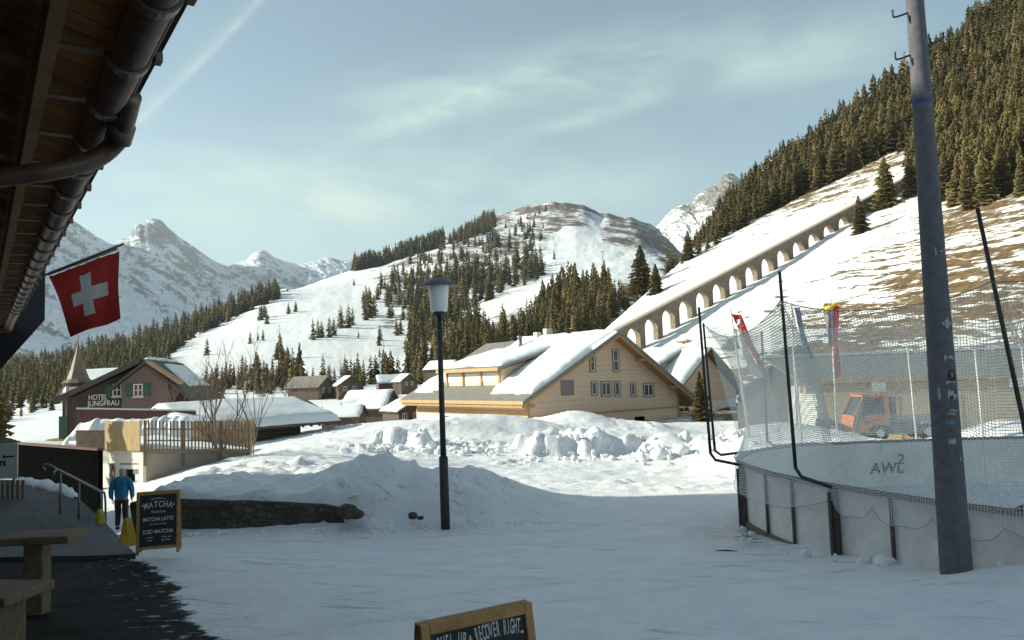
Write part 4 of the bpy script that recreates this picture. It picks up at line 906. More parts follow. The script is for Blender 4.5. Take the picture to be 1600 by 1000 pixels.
# ---------------- wooden service building behind the rink
p = P(1287, 668, 46); svc = thing('wooden_garage', 'long low yellow board garage under a grey lean-to roof behind the rink', 'garage', (p.x, 46.0, -1.2), R(-6))
b = MB(); b.box(0, 11.6, 0, 7, -1, 3.0); b.build('wall', M['yellowwall'], svc)
b = MB(); b.box(11.6, 20, .6, 7, -1, 3.0); b.build('dark_bay', M['brownwood'], svc)
b = MB(); b.box(-.3, 0, -.06, 7, -1, 3.1); b.build('corner_wall', M['render'], svc)
b = MB(); b.prism([(-1.6, -1.5, 3.45), (-1.6, 8, 4.9), (-1.6, 8, 5.05), (-1.6, -1.5, 3.62)], (24, 0, 0)); rf_ = b.build('roof', M['roofgrey'], svc)
b = MB(); b.box(-1.6, 22.4, 7.2, 7.9, 4.98, 5.15); b.build('ridge_snow', M['fresh'], rf_)
b = MB(); b.box(-1.6, 22.4, -1.62, -1.5, 3.35, 3.62); b.build('fascia', M['trim'], svc)
b = MB(); b.box(-1.2, 22, -1.3, -.002, 2.85, 3.30); b.build('beam', M['soffit'], svc)
for k in range(7): b = MB(); b.box(-1.3+k*3.6, -.6+k*3.6, -1.66, -1.3, 2.85, 3.34); b.build('beam_end', M['whitepaint'], svc)
for k in range(3): b = MB(); b.box(3.2+k*3.7-.9, 3.2+k*3.7+2.2, -.10, 0, 2.5, 2.66); b.build('strip_light', M['whitepaint'], svc)
for x_ in (4.2, 7.6): b = MB(); b.box(x_, x_+.16, -.06, 0, -1, 2.85); b.build('post', M['trim'], svc)
for x_ in (14.2, 17.0): b = MB(); b.box(x_, x_+.25, .45, .6, -1, 2.95); b.build('post', M['trim'], svc)

# ---------------- shingled houses behind the rink
def gable_px(pts, Y, depth, rz=0):   # outline of a gable front at its own distance
    return [P(a, b_, Y) for a, b_ in pts]
def px_house(label, prof, Y, depth, rz, roofprof):
    b0 = P(prof[0][0], 668, Y); root = thing('shingled_house', label, 'house', (b0.x, Y, -1.6), R(rz)); cr = math.cos(R(rz)); pts = []
    g_ = Vector((math.cos(R(rz)), math.sin(R(rz)), 0))
    def hit_(x, y):
        d = ray(x, y); s_ = (b0.x*g_.y-b0.y*g_.x)/(d.x*g_.y-d.y*g_.x); q = d*s_; q.z += CZ; return ((q.x-b0.x)*g_.x+(q.y-b0.y)*g_.y, q.z+1.6)
    for x, y in prof: a_, z_ = hit_(x, y); pts.append((a_, 0, z_))
    pts = [(pts[0][0], 0, -.6)]+pts+[(pts[-1][0], 0, -.6)]
    b = MB(); b.prism(pts, (0, depth, 0)); b.build('wall', M['stucco'], root)
    rp_ = []
    for x, y in roofprof: rp_.append(hit_(x, y))
    b = MB()
    for (xa, za), (xb, zb_) in zip(rp_[:-1], rp_[1:]): b.prism([(xa, -.3, za), (xb, -.3, zb_), (xb, -.3, zb_+.14), (xa, -.3, za+.14)], (0, depth+.6, 0))
    b.build('roof', M['roofgrey'], root); return root, hit_
sh, hs_ = px_house('grey shingle clad house with a broad curved roof right behind the flagpoles', [(1152, 640), (1153, 626), (1160, 612), (1172, 601), (1190, 590), (1206, 573), (1228, 546), (1244, 546), (1268, 566), (1292, 586)], 56, 10, -24, [(1152, 626), (1160, 611), (1172, 600), (1190, 589), (1206, 572), (1228, 545), (1244, 545), (1268, 565), (1294, 587)])
q0 = hs_(1226, 556); q1 = hs_(1256, 544); b = MB(); b.box(q0[0], q1[0], -.4, 1.2, q0[1], q1[1]+.1); b.build('ridge_cap', M['rooftile'], sh)
px_house('further grey house gable showing above the yellow garage roof', [(1276, 600), (1280, 578), (1292, 566), (1308, 555), (1316, 555), (1334, 572), (1348, 590), (1350, 600)], 76, 10, -26, [(1278, 578), (1292, 565), (1308, 554), (1316, 554), (1334, 571), (1350, 591)])

# ---------------- log barn with thick snow
p = P(318, 688, 42); q_ = P(470, 686, 46); rz_ = math.atan2(q_.y-p.y, q_.x-p.x); Lb = (Vector((q_.x, q_.y, 0))-Vector((p.x, p.y, 0))).length
bn = thing('log_barn', 'low dark log barn buried under a thick white snow roof', 'barn', (p.x, p.y, -.2), rz_)
b = MB(); b.box(-1, Lb, 0, 5.6, -1, 1.42); b.build('wall', M['oldwood'], bn)
b = MB(); b.prism([(Lb, 0, 1.4), (Lb, 5.6, 1.4), (Lb, 2.8, 2.2)], (-.2, 0, 0)); b.build('gable_wall', M['brownwood'], bn)
zb = lambda y: 1.18+.31*(min(y, 5.6-y)+1.1)
for ya, yb_ in ((-1.1, 2.8), (2.8, 6.7)):
    b = MB(); b.prism([(-1.5, ya, zb(ya)), (-1.5, yb_, zb(yb_)), (-1.5, yb_, zb(yb_)-.14), (-1.5, ya, zb(ya)-.14)], (Lb+3.6, 0, 0)); rr = b.build('roof', M['rooftile'], bn)
    if ya < 0: snow_slab(rr, [(-1.4, ya+.05, zb(ya)), (Lb+2.0, ya+.05, zb(ya)), (Lb+1.2, yb_, zb(yb_)), (-1.4, yb_, zb(yb_))], .38, nx=60, ny=22, seed=51, amp=.05)
    else: snow_slab(rr, [(-1.4, ya, zb(ya)), (Lb+1.2, ya, zb(ya)), (Lb+2.0, yb_, zb(yb_)), (-1.4, yb_, zb(yb_))], .38, nx=40, ny=16, seed=52, amp=.05)
b = MB()
for k in range(16): b.beam((-1+k*(Lb+2.2)/15, -1.0, zb(-1)-.2), (-1+k*(Lb+2.2)/15, .1, zb(.1)-.2), .1, .12)
b.build('rafter', M['oldwood'], bn)

# ---------------- hotel
hp = P(103, 690, 50); HX, HR = hp.x, R(12); hz = -.6
ho = thing('hotel', 'brown hotel with green shutters, a white name on the gable and a pointed turret', 'hotel', (HX, 50.0, hz), HR)
def hpt(px, py):    # local x,z on the hotel's front plane
    d = ray(px, py); Rm = Matrix.Rotation(-HR, 3, 'Z'); lo = Rm @ (Vector((0, 0, CZ))-Vector((HX, 50, hz))); ld = Rm @ d; tt = -lo.y/ld.y; v = lo+ld*tt; return v.x, v.z
xA, zA = hpt(92, 628); xB, zB = hpt(224, 566); xC, zC = hpt(310, 634)
xW0, _ = hpt(104, 640); xW1, _ = hpt(303, 640)
slA = (zB-zA)/(xB-xA); slC = (zC-zB)/(xC-xB)
b = MB(); b.prism([(xW0, 0, -1), (xW1, 0, -1), (xW1, 0, zB+slC*(xW1-xB)-.1), (xB, 0, zB-.1), (xW0, 0, zA+slA*(xW0-xA)-.1)], (0, 12, 0)); b.build('wall', M['brownwood'], ho)
rsH = []
for (xa, za, xb, zb_) in ((xA, zA, xB, zB), (xB, zB, xC, zC)):
    b = MB(); b.prism([(xa, -.7, za), (xb, -.7, zb_), (xb, -.7, zb_+.22), (xa, -.7, za+.22)], (0, 13.2, 0)); rsH.append(b.build('roof', M['rooftile'], ho))
snow_slab(rsH[0], [(xA+2.2, 1.6, zA+slA*2.2+.22), (xB-.1, 1.6, zB+.2), (xB-.1, 12, zB+.2), (xA+2.2, 12, zA+slA*2.2+.22)], .35, seed=61)
snow_slab(rsH[1], [(xB+.3, 4.5, zB+.2+.3*slC), (xC-1.2, 3.5, zC-slC*1.2+.22), (xC-1.2, 12, zC-slC*1.2+.22), (xB+.3, 12, zB+.2+.3*slC)], .15, seed=62)
b = MB(); b.beam((xA-.02, -.78, zA+.10), (xB, -.78, zB+.10), .10, .30); b.build('barge_board', M['rooftile'], ho)
# pink front wing
x0, z0 = hpt(190, 600); x1, z1 = hpt(233, 567); x2, z2 = hpt(284, 600); xp0, _ = hpt(194, 640); xp1, zp1 = hpt(265, 597)
wy = -.55; sp0 = (z1-z0)/(x1-x0); sp1 = (z2-z1)/(x2-x1)
b = MB(); b.prism([(xp0, wy, -1), (xp1, wy, -1), (xp1, wy, z1+sp1*(xp1-x1)-.06), (x1, wy, z1-.06), (xp0, wy, z1+sp0*(xp0-x1)-.06)], (0, -wy-.005, 0)); b.build('pink_wall', M['pink'], ho)
b = MB(); b.prism([(x0-.5, wy-.4, z1+sp0*(x0-.5-x1)), (x1, wy-.4, z1), (x1, wy-.4, z1+.15), (x0-.5, wy-.4, z1+sp0*(x0-.5-x1)+.15)], (0, 1.6, 0)); b.build('wing_roof', M['rooftile'], ho)
b = MB(); b.prism([(x1, wy-.4, z1), (x2, wy-.4, z2), (x2, wy-.4, z2+.15), (x1, wy-.4, z1+.15)], (0, 1.6, 0)); b.build('wing_roof', M['trim'], ho)
def hwin(px0, px1, py0, py1, y_, pane):
    a, zt = hpt(px0, py0); c, zb_ = hpt(px1, py1); k_ = 1.0
    w_ = window(ho, (a+c)/2, zb_, c-a, zt-zb_, -1, y_, pane=pane, mull=1, bars=1, fr=.07)
    b = MB(); b.box(a-.05, c+.05, y_-.16, y_, zb_-.08, zb_-.0); b.build('sill', M['whitepaint'], w_); return a, c, zb_, zt
for px0, px1, y_, pn in ((176, 190, 0, 'glass'), (212, 227, wy, 'curtain')):
    a, c, zb_, zt = hwin(px0, px1, 600, 619, y_, pn)
    for sgn, e in ((-1, a), (1, c)):
        if sgn == 1 and px0 == 176: continue
        b = MB(); xx0 = e-.42 if sgn < 0 else e+.03; b.box(xx0, xx0+.39, y_-.07, y_-.002, zb_, zt); b.build('shutter', M['greenpaint'], ho)
def text(body, size, mat, parent, loc, rot=(R(90), 0, 0), ext=.01, name='lettering', align='LEFT', sx=1.0, shear=0, track=1.0, fit=None):
    cu = bpy.data.curves.new(name, 'FONT'); cu.body = body; cu.size = size; cu.extrude = ext; cu.align_x = align; cu.shear = shear; cu.space_character = track; cu.offset = size*.012
    t_ = bpy.data.objects.new(name, cu); COL.objects.link(t_); bpy.context.view_layer.update()
    me_ = bpy.data.meshes.new_from_object(t_.evaluated_get(bpy.context.evaluated_depsgraph_get())); bpy.data.objects.remove(t_)
    o = bpy.data.objects.new(name, me_); COL.objects.link(o); me_.materials.clear(); me_.materials.append(M[mat]); o.parent = parent
    if fit: w_ = max(v.co.x for v in me_.vertices)-min(v.co.x for v in me_.vertices); me_.transform(Matrix.Diagonal((fit/w_, 1, 1, 1)))
    o.location = loc; o.rotation_euler = rot; o.scale = (sx, 1, 1); return o
for s_, px_, py_, pe in (('HOTEL', 138.5, 625, 167.5), ('JUNGFRAU', 137.5, 634.8, 187.5)):
    a, z_ = hpt(px_, py_); e, _ = hpt(pe, py_); o = text(s_, .47, 'whitepaint', ho, (a, -.06, z_), ext=.02, name='hotel_lettering'); bpy.context.view_layer.update(); o.scale.x = (e-a)/max(o.dimensions.x, .01)
# turret
tx, _ = hpt(122, 600); tq = P(122, 620, 56); Rm = Matrix.Rotation(-HR, 3, 'Z'); tl = Rm @ (tq-Vector((HX, 50, hz)))
zt_ = lambda py: P(122, py, 56).z-hz
b = MB(); b.lathe([(.78, 0), (.78, zt_(602)), (.95, zt_(599)), (.95, zt_(597))], 10, (tl.x, tl.y, 0)); b.build('turret', M['brownwood'], ho)
b = MB(); b.lathe([(1.12, zt_(598)), (.74, zt_(592)), (.52, zt_(578)), (.33, zt_(563)), (.15, zt_(548)), (.05, zt_(538)), (.02, zt_(524))], 10, (tl.x, tl.y, 0)); b.build('spire', plain('copper_brown_spire', (.17, .13, .095), .25, 3, .6), ho)
b = MB(); b.box(tl.x-.3, tl.x+.3, tl.y-.84, tl.y-.7, zt_(614), zt_(604)); b.build('turret_window', M['whitepaint'], ho)
b = MB(); b.box(xW0-1.1, xW0-.05, -.2, 1.6, zA-3.2, zA-2.3); b.box(xW0-1.0, xW0-.9, -.15, -.05, -1, zA-3.2); b.build('balcony', M['trim'], ho)
b = MB(); b.box(xW0-.42, xW0-.02, -.07, -.0, zA-2.4, zA-.9); b.build('shutter', M['greenpaint'], ho)
rb2 = P(98, 590, 62); nb = thing('snowy_roof_house', 'snow covered roof rising right behind the hotel turret', 'house', (P(150, 600, 66).x, 66, -1), R(8))
b = MB(); b.box(-2.6, 5.0, 0, 7, -2, 4.0); b.build('wall', M['brownwood'], nb)
b = MB(); b.prism([(-3, -.5, 3.9), (-3, 3.5, 6.0), (-3, 7.5, 3.9), (-3, 7.5, 3.75), (-3, 3.5, 5.85), (-3, -.5, 3.75)], (8.8, 0, 0)); rf_ = b.build('roof', M['rooftile'], nb)
snow_slab(rf_, [(-2.7, -.4, 3.95), (5.6, -.4, 3.95), (5.6, 3.5, 6.0), (-2.7, 3.5, 6.0)], .3, seed=71)

# ---------------- village houses below the hill
def vil(label, px, py, Y, rz, w, l, hw, rise, wpx=None, **k):
    wpx = wpx*1.28 if wpx and Y < 300 else wpx
    p = P(px, py, Y); r = simple_house(label, (p.x, Y, p.z), R(rz), w, l, hw, rise, **k)
    if wpx: e = max(w, l)*.96; f = wpx*Y/F/e; r.scale = (f, f, f)
    return r
ww = lambda xs_, z, w=.9, h=1.1: [(x, z, w, h) for x in xs_]
vil('brown house with bare grey roof, leftmost of the village houses above the log barn', 510, 621, 205, 66, 5.5, 8, 2.6, 1.9, 44, snow=0, roofm='roofgrey', wins=ww((-1, 1), 1.0))
vil('brown gabled house with thin snow beside the bare roofed one above the log barn', 549, 620, 200, 24, 6.5, 7, 3.0, 2.2, 32, snow=.3, snow_sides=(1, 0), wins=ww((-1.5, .8), 1.6))
vil('red brown house with a white roof uppermost above the village', 590, 612, 215, -72, 6, 9, 2.6, 2.0, 36, wallm='redwood', wins=ww((-1, 1), 1.0))
vil('small brown chalet with snow cap among dark trees at the upper right of the village', 640, 611, 190, 30, 5.5, 7, 3.2, 2.0, 26, wins=ww((-1, 1), 1.8))
vil('red brown shed with a broad snowy roof right beside the log barn', 566, 664, 96, 82, 4.6, 7.2, 1.9, 1.7, 44, wallm='redwood')
vil('tall brown house with a broad snow roof in the middle of the village', 612, 664, 120, 74, 6.4, 7.6, 3.2, 2.6, 52, wins=ww((-1.8, 1.6), 1.9)+ww((-1.8, 0, 1.6), .5))
vil('low gable tucked behind the red brown shed', 566, 636, 140, 20, 5, 7, 2.2, 1.6, 22, snow=.4)
vil('brown house with white framed windows half hidden by the big chalet', 648, 662, 104, 30, 6, 8, 2.4, 1.6, 52, wins=ww((-1.9, .2, 1.8), .9))
vil('snowy roof gable in the saddle just behind the left end of the chalet ridge', 712, 590, 175, 62, 6, 8, 2.6, 2.0, 34, wins=ww((0,), 1.2))
vil('tiny pale chalet on a clearing in the far wood left of the hotel spire top', 157, 553, 560, 20, 6, 6, 2, 3, 10, snow=1.2, wallm='render')
vil('tiny snowy chalet lowest in the clearing behind the hotel', 160, 573, 480, -40, 6, 6, 2, 3, 12, snow=1.0, wallm='brownwood')
vil('tiny brown hut on the crest of the ski slope at its left', 449, 457, 770, 80, 6, 11, 3, 3, 10, snow=.5, wallm='redwood')
vil('tiny brown hut on the snow slope just above the bare tree', 312, 529, 590, 80, 6, 9, 2.5, 3, 12, snow=.6, wallm='redwood')

# ---------------- funicular viaduct climbing the right hillside
va = P(940, 552, 176); vpts = [(960, 530), (1000, 508), (1050, 481), (1100, 453), (1150, 425), (1200, 397), (1250, 366), (1300, 337), (1330, 318), (1390, 280), (1440, 250)]
bA = right_hit(1002, 535, 120, 330); bB = right_hit(1290, 363, 120, 330); A3 = P(1002, 497, bA.y-5.5); B3 = P(1290, 345, bB.y-6); e_ = (B3-A3)/288.0; A3 = A3-e_*44; B3 = B3+e_*40; dirv = (B3-A3); slope = dirv.z/math.hypot(dirv.x, dirv.y)
rzv = math.atan2(dirv.y, dirv.x); Lh = math.hypot(dirv.x, dirv.y)
vi = thing('stone_viaduct', 'long brown stone viaduct with round arches climbing the snowy hillside', 'viaduct', A3, rzv)
sp_ = Lh/14.35; wv = 1.5; vb = MB()
top = lambda x: x*slope; 
def arch_bay(x0, x1):
    cx_ = (x0+x1)/2; bw = x1-x0; r = bw*.36; n = 12; zs0 = top(cx_)-.24*bw-r*1.12     # spring line
    for yy_, fl in ((0, False), (wv, True)):
        arc = [(cx_-r*math.cos(math.pi*k/n), yy_, zs0+r*1.12*math.sin(math.pi*k/n)) for k in range(n+1)]
        tp = [(cx_-r*math.cos(math.pi*k/n), yy_, top(cx_-r*math.cos(math.pi*k/n))) for k in range(n+1)]
        for k in range(n):
            f = [arc[k], arc[k+1], tp[k+1], tp[k]]; vb.quad(*(f[::-1] if fl else f))
    arc0 = [(cx_-r*math.cos(math.pi*k/n), zs0+r*1.12*math.sin(math.pi*k/n)) for k in range(n+1)]
    for k in range(n): (a, za), (c, zc) = arc0[k], arc0[k+1]; vb.quad((a, 0, za), (a, wv, za), (c, wv, zc), (c, 0, zc))
    for a, c in ((x0, cx_-r), (cx_+r, x1)):
        bt = -9+top((a+c)/2); vb.prism([(a, 0, bt), (c, 0, bt), (c, 0, top(c)), (a, 0, top(a))], (0, wv, 0))
ts_ = np.linspace(-.2, 1.25, 300)*Lh; pxs_ = [proj(*(A3+dirv*(q/Lh)))[0] for q in ts_]
pb = [948.0]
while pb[-1] < 1316: pb.append(pb[-1]+27.6-(pb[-1]-960)/350*4.4)
bx_ = [float(np.interp(q, pxs_, ts_)) for q in pb]
for a_, c_3 in zip(bx_[:-1], bx_[1:]): arch_bay(a_, c_3)
Xa, Xb = bx_[0], bx_[-1]
vb.prism([(Xa-14, 0, top(Xa)-16), (Xa, 0, top(Xa)-12), (Xa, 0, top(Xa)), (Xa-14, 0, top(Xa-14))], (0, wv, 0))
vb.prism([(Xb, 0, top(Xb)-5), (Xb+26, 0, top(Xb+26)-3), (Xb+26, 0, top(Xb+26)), (Xb, 0, top(Xb))], (0, wv, 0))
vb.build('arcade', M['viaduct'], vi)
b = MB(); b.prism([(Xa-14, -.18, top(Xa-14)), (Xb+26, -.18, top(Xb+26)), (Xb+26, -.18, top(Xb+26)+.3), (Xa-14, -.18, top(Xa-14)+.3)], (0, wv+.36, 0)); b.build('parapet', M['concrete2'], vi)
# lift pylons
for x, y, h, Y in ((715, 502, 24, 0), (658, 395, 20, 0), (437, 520, 12, 0), (942, 408, 16, 0), (788, 327, 9, 0)):
    q = S.hit(x, y)
    if q is None: continue
    hh = h/F*q.y; py_ = thing('lift_pylon', {715: 'thin ski lift pylon on the open slope above the lamp', 658: 'ski lift pylon beside the skyline row of spruces', 437: 'small ski lift pylon low on the left snow slope', 942: 'ski lift pylon right of the groomed piste', 788: 'tiny lift pylon on the summit skyline'}[x], 'pylon', q, 0, None)
    b = MB(); b.tube([(0, 0, -1), (0, 0, hh)], [hh*.035, hh*.02], 6); b.build('mast', M['steel'], py_); b = MB(); b.box(-hh*.16, hh*.16, -.2, .2, hh*.93, hh*.985); b.build('crossarm', M['steel'], py_)
# ================================================================ NEAR THINGS
# ---------------- the building we stand under: eave, gutter, wall (runs forward and to the left)
EH = 1.30; e0 = P(276, 12, 2.72); e1 = P(18, 512, 16.6); 
ed_ = Vector((e1.x-e0.x, e1.y-e0.y, 0)).normalized(); org = Vector((e0.x, e0.y, 0))-ed_*6.5
zE = CZ+EH; lb = thing('wooden_building', 'dark wooden building whose tiled eave and gutter hang over the left of the path', 'building', (org.x, org.y, 0), math.atan2(ed_.y, ed_.x))
LL = (Vector((e1.x, e1.y, 0))-org).length+.2    # local x along the eave, +y to the left (inside)
SL = .30
ze = lambda y: zE+SL*y
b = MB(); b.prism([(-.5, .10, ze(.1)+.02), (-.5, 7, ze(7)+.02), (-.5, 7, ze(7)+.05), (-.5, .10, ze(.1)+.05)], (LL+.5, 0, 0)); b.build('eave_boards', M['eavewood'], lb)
b = MB(); b.prism([(-.5, -.06, ze(0)+.10), (-.5, 7.2, ze(7.2)+.10), (-.5, 7.2, ze(7.2)+.2), (-.5, -.06, ze(0)+.17)], (LL+.5, 0, 0)); b.build('roof_tiles', M['rooftile'], lb)
for k in range(28):
    x_ = .1+k*.80
    if x_ > LL-.1: break
    b = MB(); b.prism([(x_, .42, ze(.42)-.005), (x_, 5.4, ze(5.4)-.005), (x_, 5.4, ze(5.4)-.13), (x_, .42, ze(.42)-.09)], (.10, 0, 0)); b.build('rafter', M['rafter'], lb)
b = MB(); b.box(-.5, LL, .34, .39, zE-.07, zE+.09); b.build('fascia', M['rafter'], lb)
b = MB(); b.box(-.5, LL, 2.6, 6.5, -1.5, ze(2.6)); b.build('wall', M['brownwood'], lb)
b = MB(); b.prism([(-.5, 6.9, ze(6.9)), (-.5, 11, ze(3.5)), (-.5, 11, ze(3.5)-.1), (-.5, 6.9, ze(6.9)-.1)], (LL+.5, 0, 0)); b.build('back_roof', M['rooftile'], lb)
# half round gutter: near length with lip and the far length, brackets, joint collars, down pipe
def gutter(x0, x1, r, yc, zc, nm):
    b = MB(); n = 20
    ring = [(yc+r*math.cos(math.pi+math.pi*k/n), zc+r*math.sin(math.pi+math.pi*k/n)) for k in range(n+1)]; rin = [(yc+(r-.006)*math.cos(math.pi+math.pi*k/n), zc+(r-.006)*math.sin(math.pi+math.pi*k/n)) for k in range(n+1)]
    poly = ring+rin[::-1]
    b.prism([(x0, y, z) for y, z in poly], (x1-x0, 0, 0)); b.tube([(x0, yc-r-.006, zc+.004), (x1, yc-r-.006, zc+.004)], .012, 6); return b.build(nm, M['pipe'], lb, True)
xe = (Vector((P(192, 165, 3.62).x, P(192, 165, 3.62).y, 0))-org).dot(ed_)
gutter(-.5, LL, .072, .08, zE+.03, 'gutter')
for k in range(30):
    x_ = .85+k*.615
    if x_ > LL-.3: break
    b = MB(); n = 10; rr0, rr1 = .086, .075
    for a0 in range(n):
        t0, t1 = math.pi+math.pi*a0/n, math.pi+math.pi*(a0+1)/n
        b.prism([(x_, .08+rr0*math.cos(t0), zE+.03+rr0*math.sin(t0)), (x_, .08+rr0*math.cos(t1), zE+.03+rr0*math.sin(t1)), (x_, .08+rr1*math.cos(t1), zE+.03+rr1*math.sin(t1)), (x_, .08+rr1*math.cos(t0), zE+.03+rr1*math.sin(t0))], (.055, 0, 0))
    b.box(x_, x_+.055, -.045, -.018, zE+.02, zE+.058); b.box(x_, x_+.05, .17, .36, zE+.02, zE+.035); b.build('gutter_bracket', M['pipe'], lb)
gx_ = (Vector((e0.x, e0.y, 0))-org).dot(ed_)
def lbl(px, py, Y):
    p = P(px, py, Y); d = Vector((p.x, p.y, 0))-org; return (d.dot(ed_), d.x*(-ed_.y)+d.y*ed_.x, p.z)
pt = [lbl(205, 150, 3.55), lbl(192, 200, 3.72), lbl(176, 228, 3.80), lbl(140, 252, 3.78), lbl(70, 268, 3.70), lbl(-40, 282, 3.62), lbl(-170, 300, 3.55)]
def smooth(pts, n=6):
    pts = [Vector(p) for p in pts]; out = []
    for i in range(len(pts)-1):
        p0, p1, p2, p3 = pts[max(i-1, 0)], pts[i], pts[i+1], pts[min(i+2, len(pts)-1)]
        for k in range(n):
            t_ = k/n; out.append(.5*((2*p1)+(p2-p0)*t_+(2*p0-5*p1+4*p2-p3)*t_**2+(3*p1-p0-3*p2+p3)*t_**3))
    out.append(pts[-1]); return out
b = MB(); b.tube(smooth(pt), .046, 14); b.build('down_pipe', M['pipe'], lb, True)
b = MB(); b.tube([Vector(pt[1])+Vector((0, 0, .02)), Vector(pt[1])+Vector((0, 0, -.02))+(Vector(pt[2])-Vector(pt[1]))*.5], .060, 14); b.build('pipe_collar', M['pipe'], lb, True)
# slate clad gable panel hanging at the far end
pp = [P(71, 405, 17.0), P(70, 500, 17.0), P(0, 578, 17.0), P(-60, 640, 17.0), P(-60, 330, 17.0)]
Rl = Matrix.Rotation(-math.atan2(ed_.y, ed_.x), 3, 'Z'); loc_ = [Rl @ (q-Vector((org.x, org.y, 0))) for q in pp]
b = MB(); b.prism(loc_, Rl @ Vector((-.25, .35, 0))); b.build('slate_panel', M['slate'], lb)
c_ = Rl @ (P(8, 508, 16.8)-Vector((org.x, org.y, 0))); d_ = Rl @ Vector((-.3, -.8, 0)); b = MB(); b.tube([c_-d_*.1, c_+d_*.6], .17, 14); b.build('beam_end', M['rafter'], lb, True)

# tall block further left, outside the frame, whose shadow covers the road
tb_ = thing('tall_building', 'tall building standing out of frame at the left, shading the road', 'building', (-32, 7.0, -1), 0)
b = MB(); b.box(-12, 11.5, -24, 14.9, 0, 18.6); b.build('wall', M['brownwood'], tb_)
b = MB(); b.prism([(-12, -24.5, 18.6), (12.0, -24.5, 18.6), (12, -24.5, 18.9), (-1, -24.5, 22), (-12, -24.5, 18.9)], (0, 39.7, 0)); b.build('roof', M['roofgrey'], tb_)

# ---------------- flag on its slanting pole
fl = thing('swiss_flag', 'red flag with a white cross hanging from a slanting pole below the eave', 'flag', P(72, 428, 12.0))
fo = P(72, 428, 12.0)
fA, fB = P(76, 431, 12.0)-fo, P(184, 391, 11.2)-fo; fC, fD = P(188, 498, 11.3)-fo, P(110, 527, 11.9)-fo
b = MB(); b.tube([P(60, 434, 12.1)-fo, P(193, 381, 11.1)-fo], .018, 8); b.build('flag_pole', M['steel'], fl, True)
nx, ny = 44, 44; b = MB(); vs = []; fs = []
def fpt(u, v, off=0):
    p = (fA*(1-u)+fB*u)*(1-v)+(fD*(1-u)+fC*u)*v
    k = math.sin(u*7.5+v*2.2)*.045*(v*.8+.25)+math.sin(u*15+v*4)*.012+.03*math.sin(v*5+u*2)
    sag = .012*abs(math.sin(u*math.pi*7))*(1-v)*(1-v)
    return p+Vector((0, k+off, -sag))
cross = []
for j in range(ny):
    for i in range(nx):
        u, v = (i+.5)/nx, (j+.5)/ny; cross.append(1 if ((.42 < u < .60 and .17 < v < .80) or (.22 < u < .82 and .39 < v < .59)) else 0)
vs = [fpt(i/nx, j/ny) for j in range(ny+1) for i in range(nx+1)]
fs = [(j*(nx+1)+i, j*(nx+1)+i+1, (j+1)*(nx+1)+i+1, (j+1)*(nx+1)+i) for j in range(ny) for i in range(nx)]
b.v = [tuple(p) for p in vs]; b.f = [f for f, c in zip(fs, cross) if not c]; b.mi = [0]*len(b.f); b.build('flag_cloth', M['red'], fl, True)
b = MB(); b.v = [tuple(p) for p in vs]; b.f = [f for f, c in zip(fs, cross) if c]; b.mi = [0]*len(b.f); b.build('white_cross', M['flagwhite'], fl, True)
b = MB(); b.beam(fA+Vector((0, 0, .03)), fB+Vector((0, 0, .03)), .02, .05); b.build('flag_hem', M['flagwhite'], fl)

# ---------------- ramp of paving, its snow, handrail
rp = [P(212, 866, 14.6), P(120, 868, 14.7), P(-60, 872, 14.9), P(-80, 746, 21.5), P(20, 750, 21.0), P(60, 755, 20.6), P(102, 766, 20.0), P(128, 783, 19.7), P(160, 812, 19.4)]
top_ = [(q.x, q.y, q.z) for q in rp]
b = MB(); n_ = len(top_); b.add([*top_, *[(x, y, z-.9) for x, y, z in top_]], [tuple(range(n_))]+[(i, i+n_, (i+1) % n_+n_, (i+1) % n_) for i in range(n_)])
rampo = b.build('paved_ramp', None if False else plain('grey_paving', (.105, .10, .10), .25, 2.2, .8, bump=.5), None); 
bm = bmesh.new(); bm.from_mesh(rampo.data); bmesh.ops.triangulate(bm, faces=[f for f in bm.faces if len(f.verts) > 4]); bmesh.ops.subdivide_edges(bm, edges=[e for e in bm.edges], cuts=5, use_grid_fill=True)
for v in bm.verts: v.co.z += .015*math.sin(v.co.x*3)*math.cos(v.co.y*2)
bmesh.ops.recalc_face_normals(bm, faces=bm.faces[:]); bm.to_mesh(rampo.data); bm.free(); tag(rampo, kind='structure')
def ridge_snow(name, label, pts, w, h, seed, cat='snow bank', mat='snow'):
    r = random.Random(seed); b = MB(); pts = smooth(pts, 8); ring = 9; vs = []
    for i, p in enumerate(pts):
        d = (pts[min(i+1, len(pts)-1)]-pts[max(i-1, 0)]).normalized(); sd = Vector((d.y, -d.x, 0)).normalized(); f = math.sin(math.pi*min(1, max(0, (i+.3)/(len(pts)-.4))))**.4*r.uniform(.75, 1.2)
        for k in range(ring):
            a = math.pi*k/(ring-1); vs.append(p+sd*(math.cos(a)*w*f*r.uniform(.9, 1.1))+Vector((0, 0, math.sin(a)*h*f*r.uniform(.85, 1.15)-.04)))
    fs = [(i*ring+k, i*ring+k+1, (i+1)*ring+k+1, (i+1)*ring+k) for i in range(len(pts)-1) for k in range(ring-1)]
    b.add(vs, fs); o = b.build(name, M[mat], None, True); return tag(o, label, cat)
ridge_snow('snow_bank', 'low strip of leftover snow along the back edge of the ramp', [P(20, 750, 20.9), P(60, 756, 20.5), P(95, 766, 20.0), P(118, 776, 19.7)], .22, .16, 3)
hr = thing('handrail', 'grey metal handrail with curved end beside the paved ramp', 'handrail', (0, 0, 0))
rail = [P(70, 735, 18.0), P(68, 729, 18.0), P(75, 726, 18.0), P(92, 734, 18.1), P(128, 752, 18.6), P(157, 767, 19.1), P(164, 775, 19.25), P(165, 822, 19.35)]
b = MB(); b.tube(smooth(rail, 5), .026, 8); b.build('rail', M['steel'], hr, True)
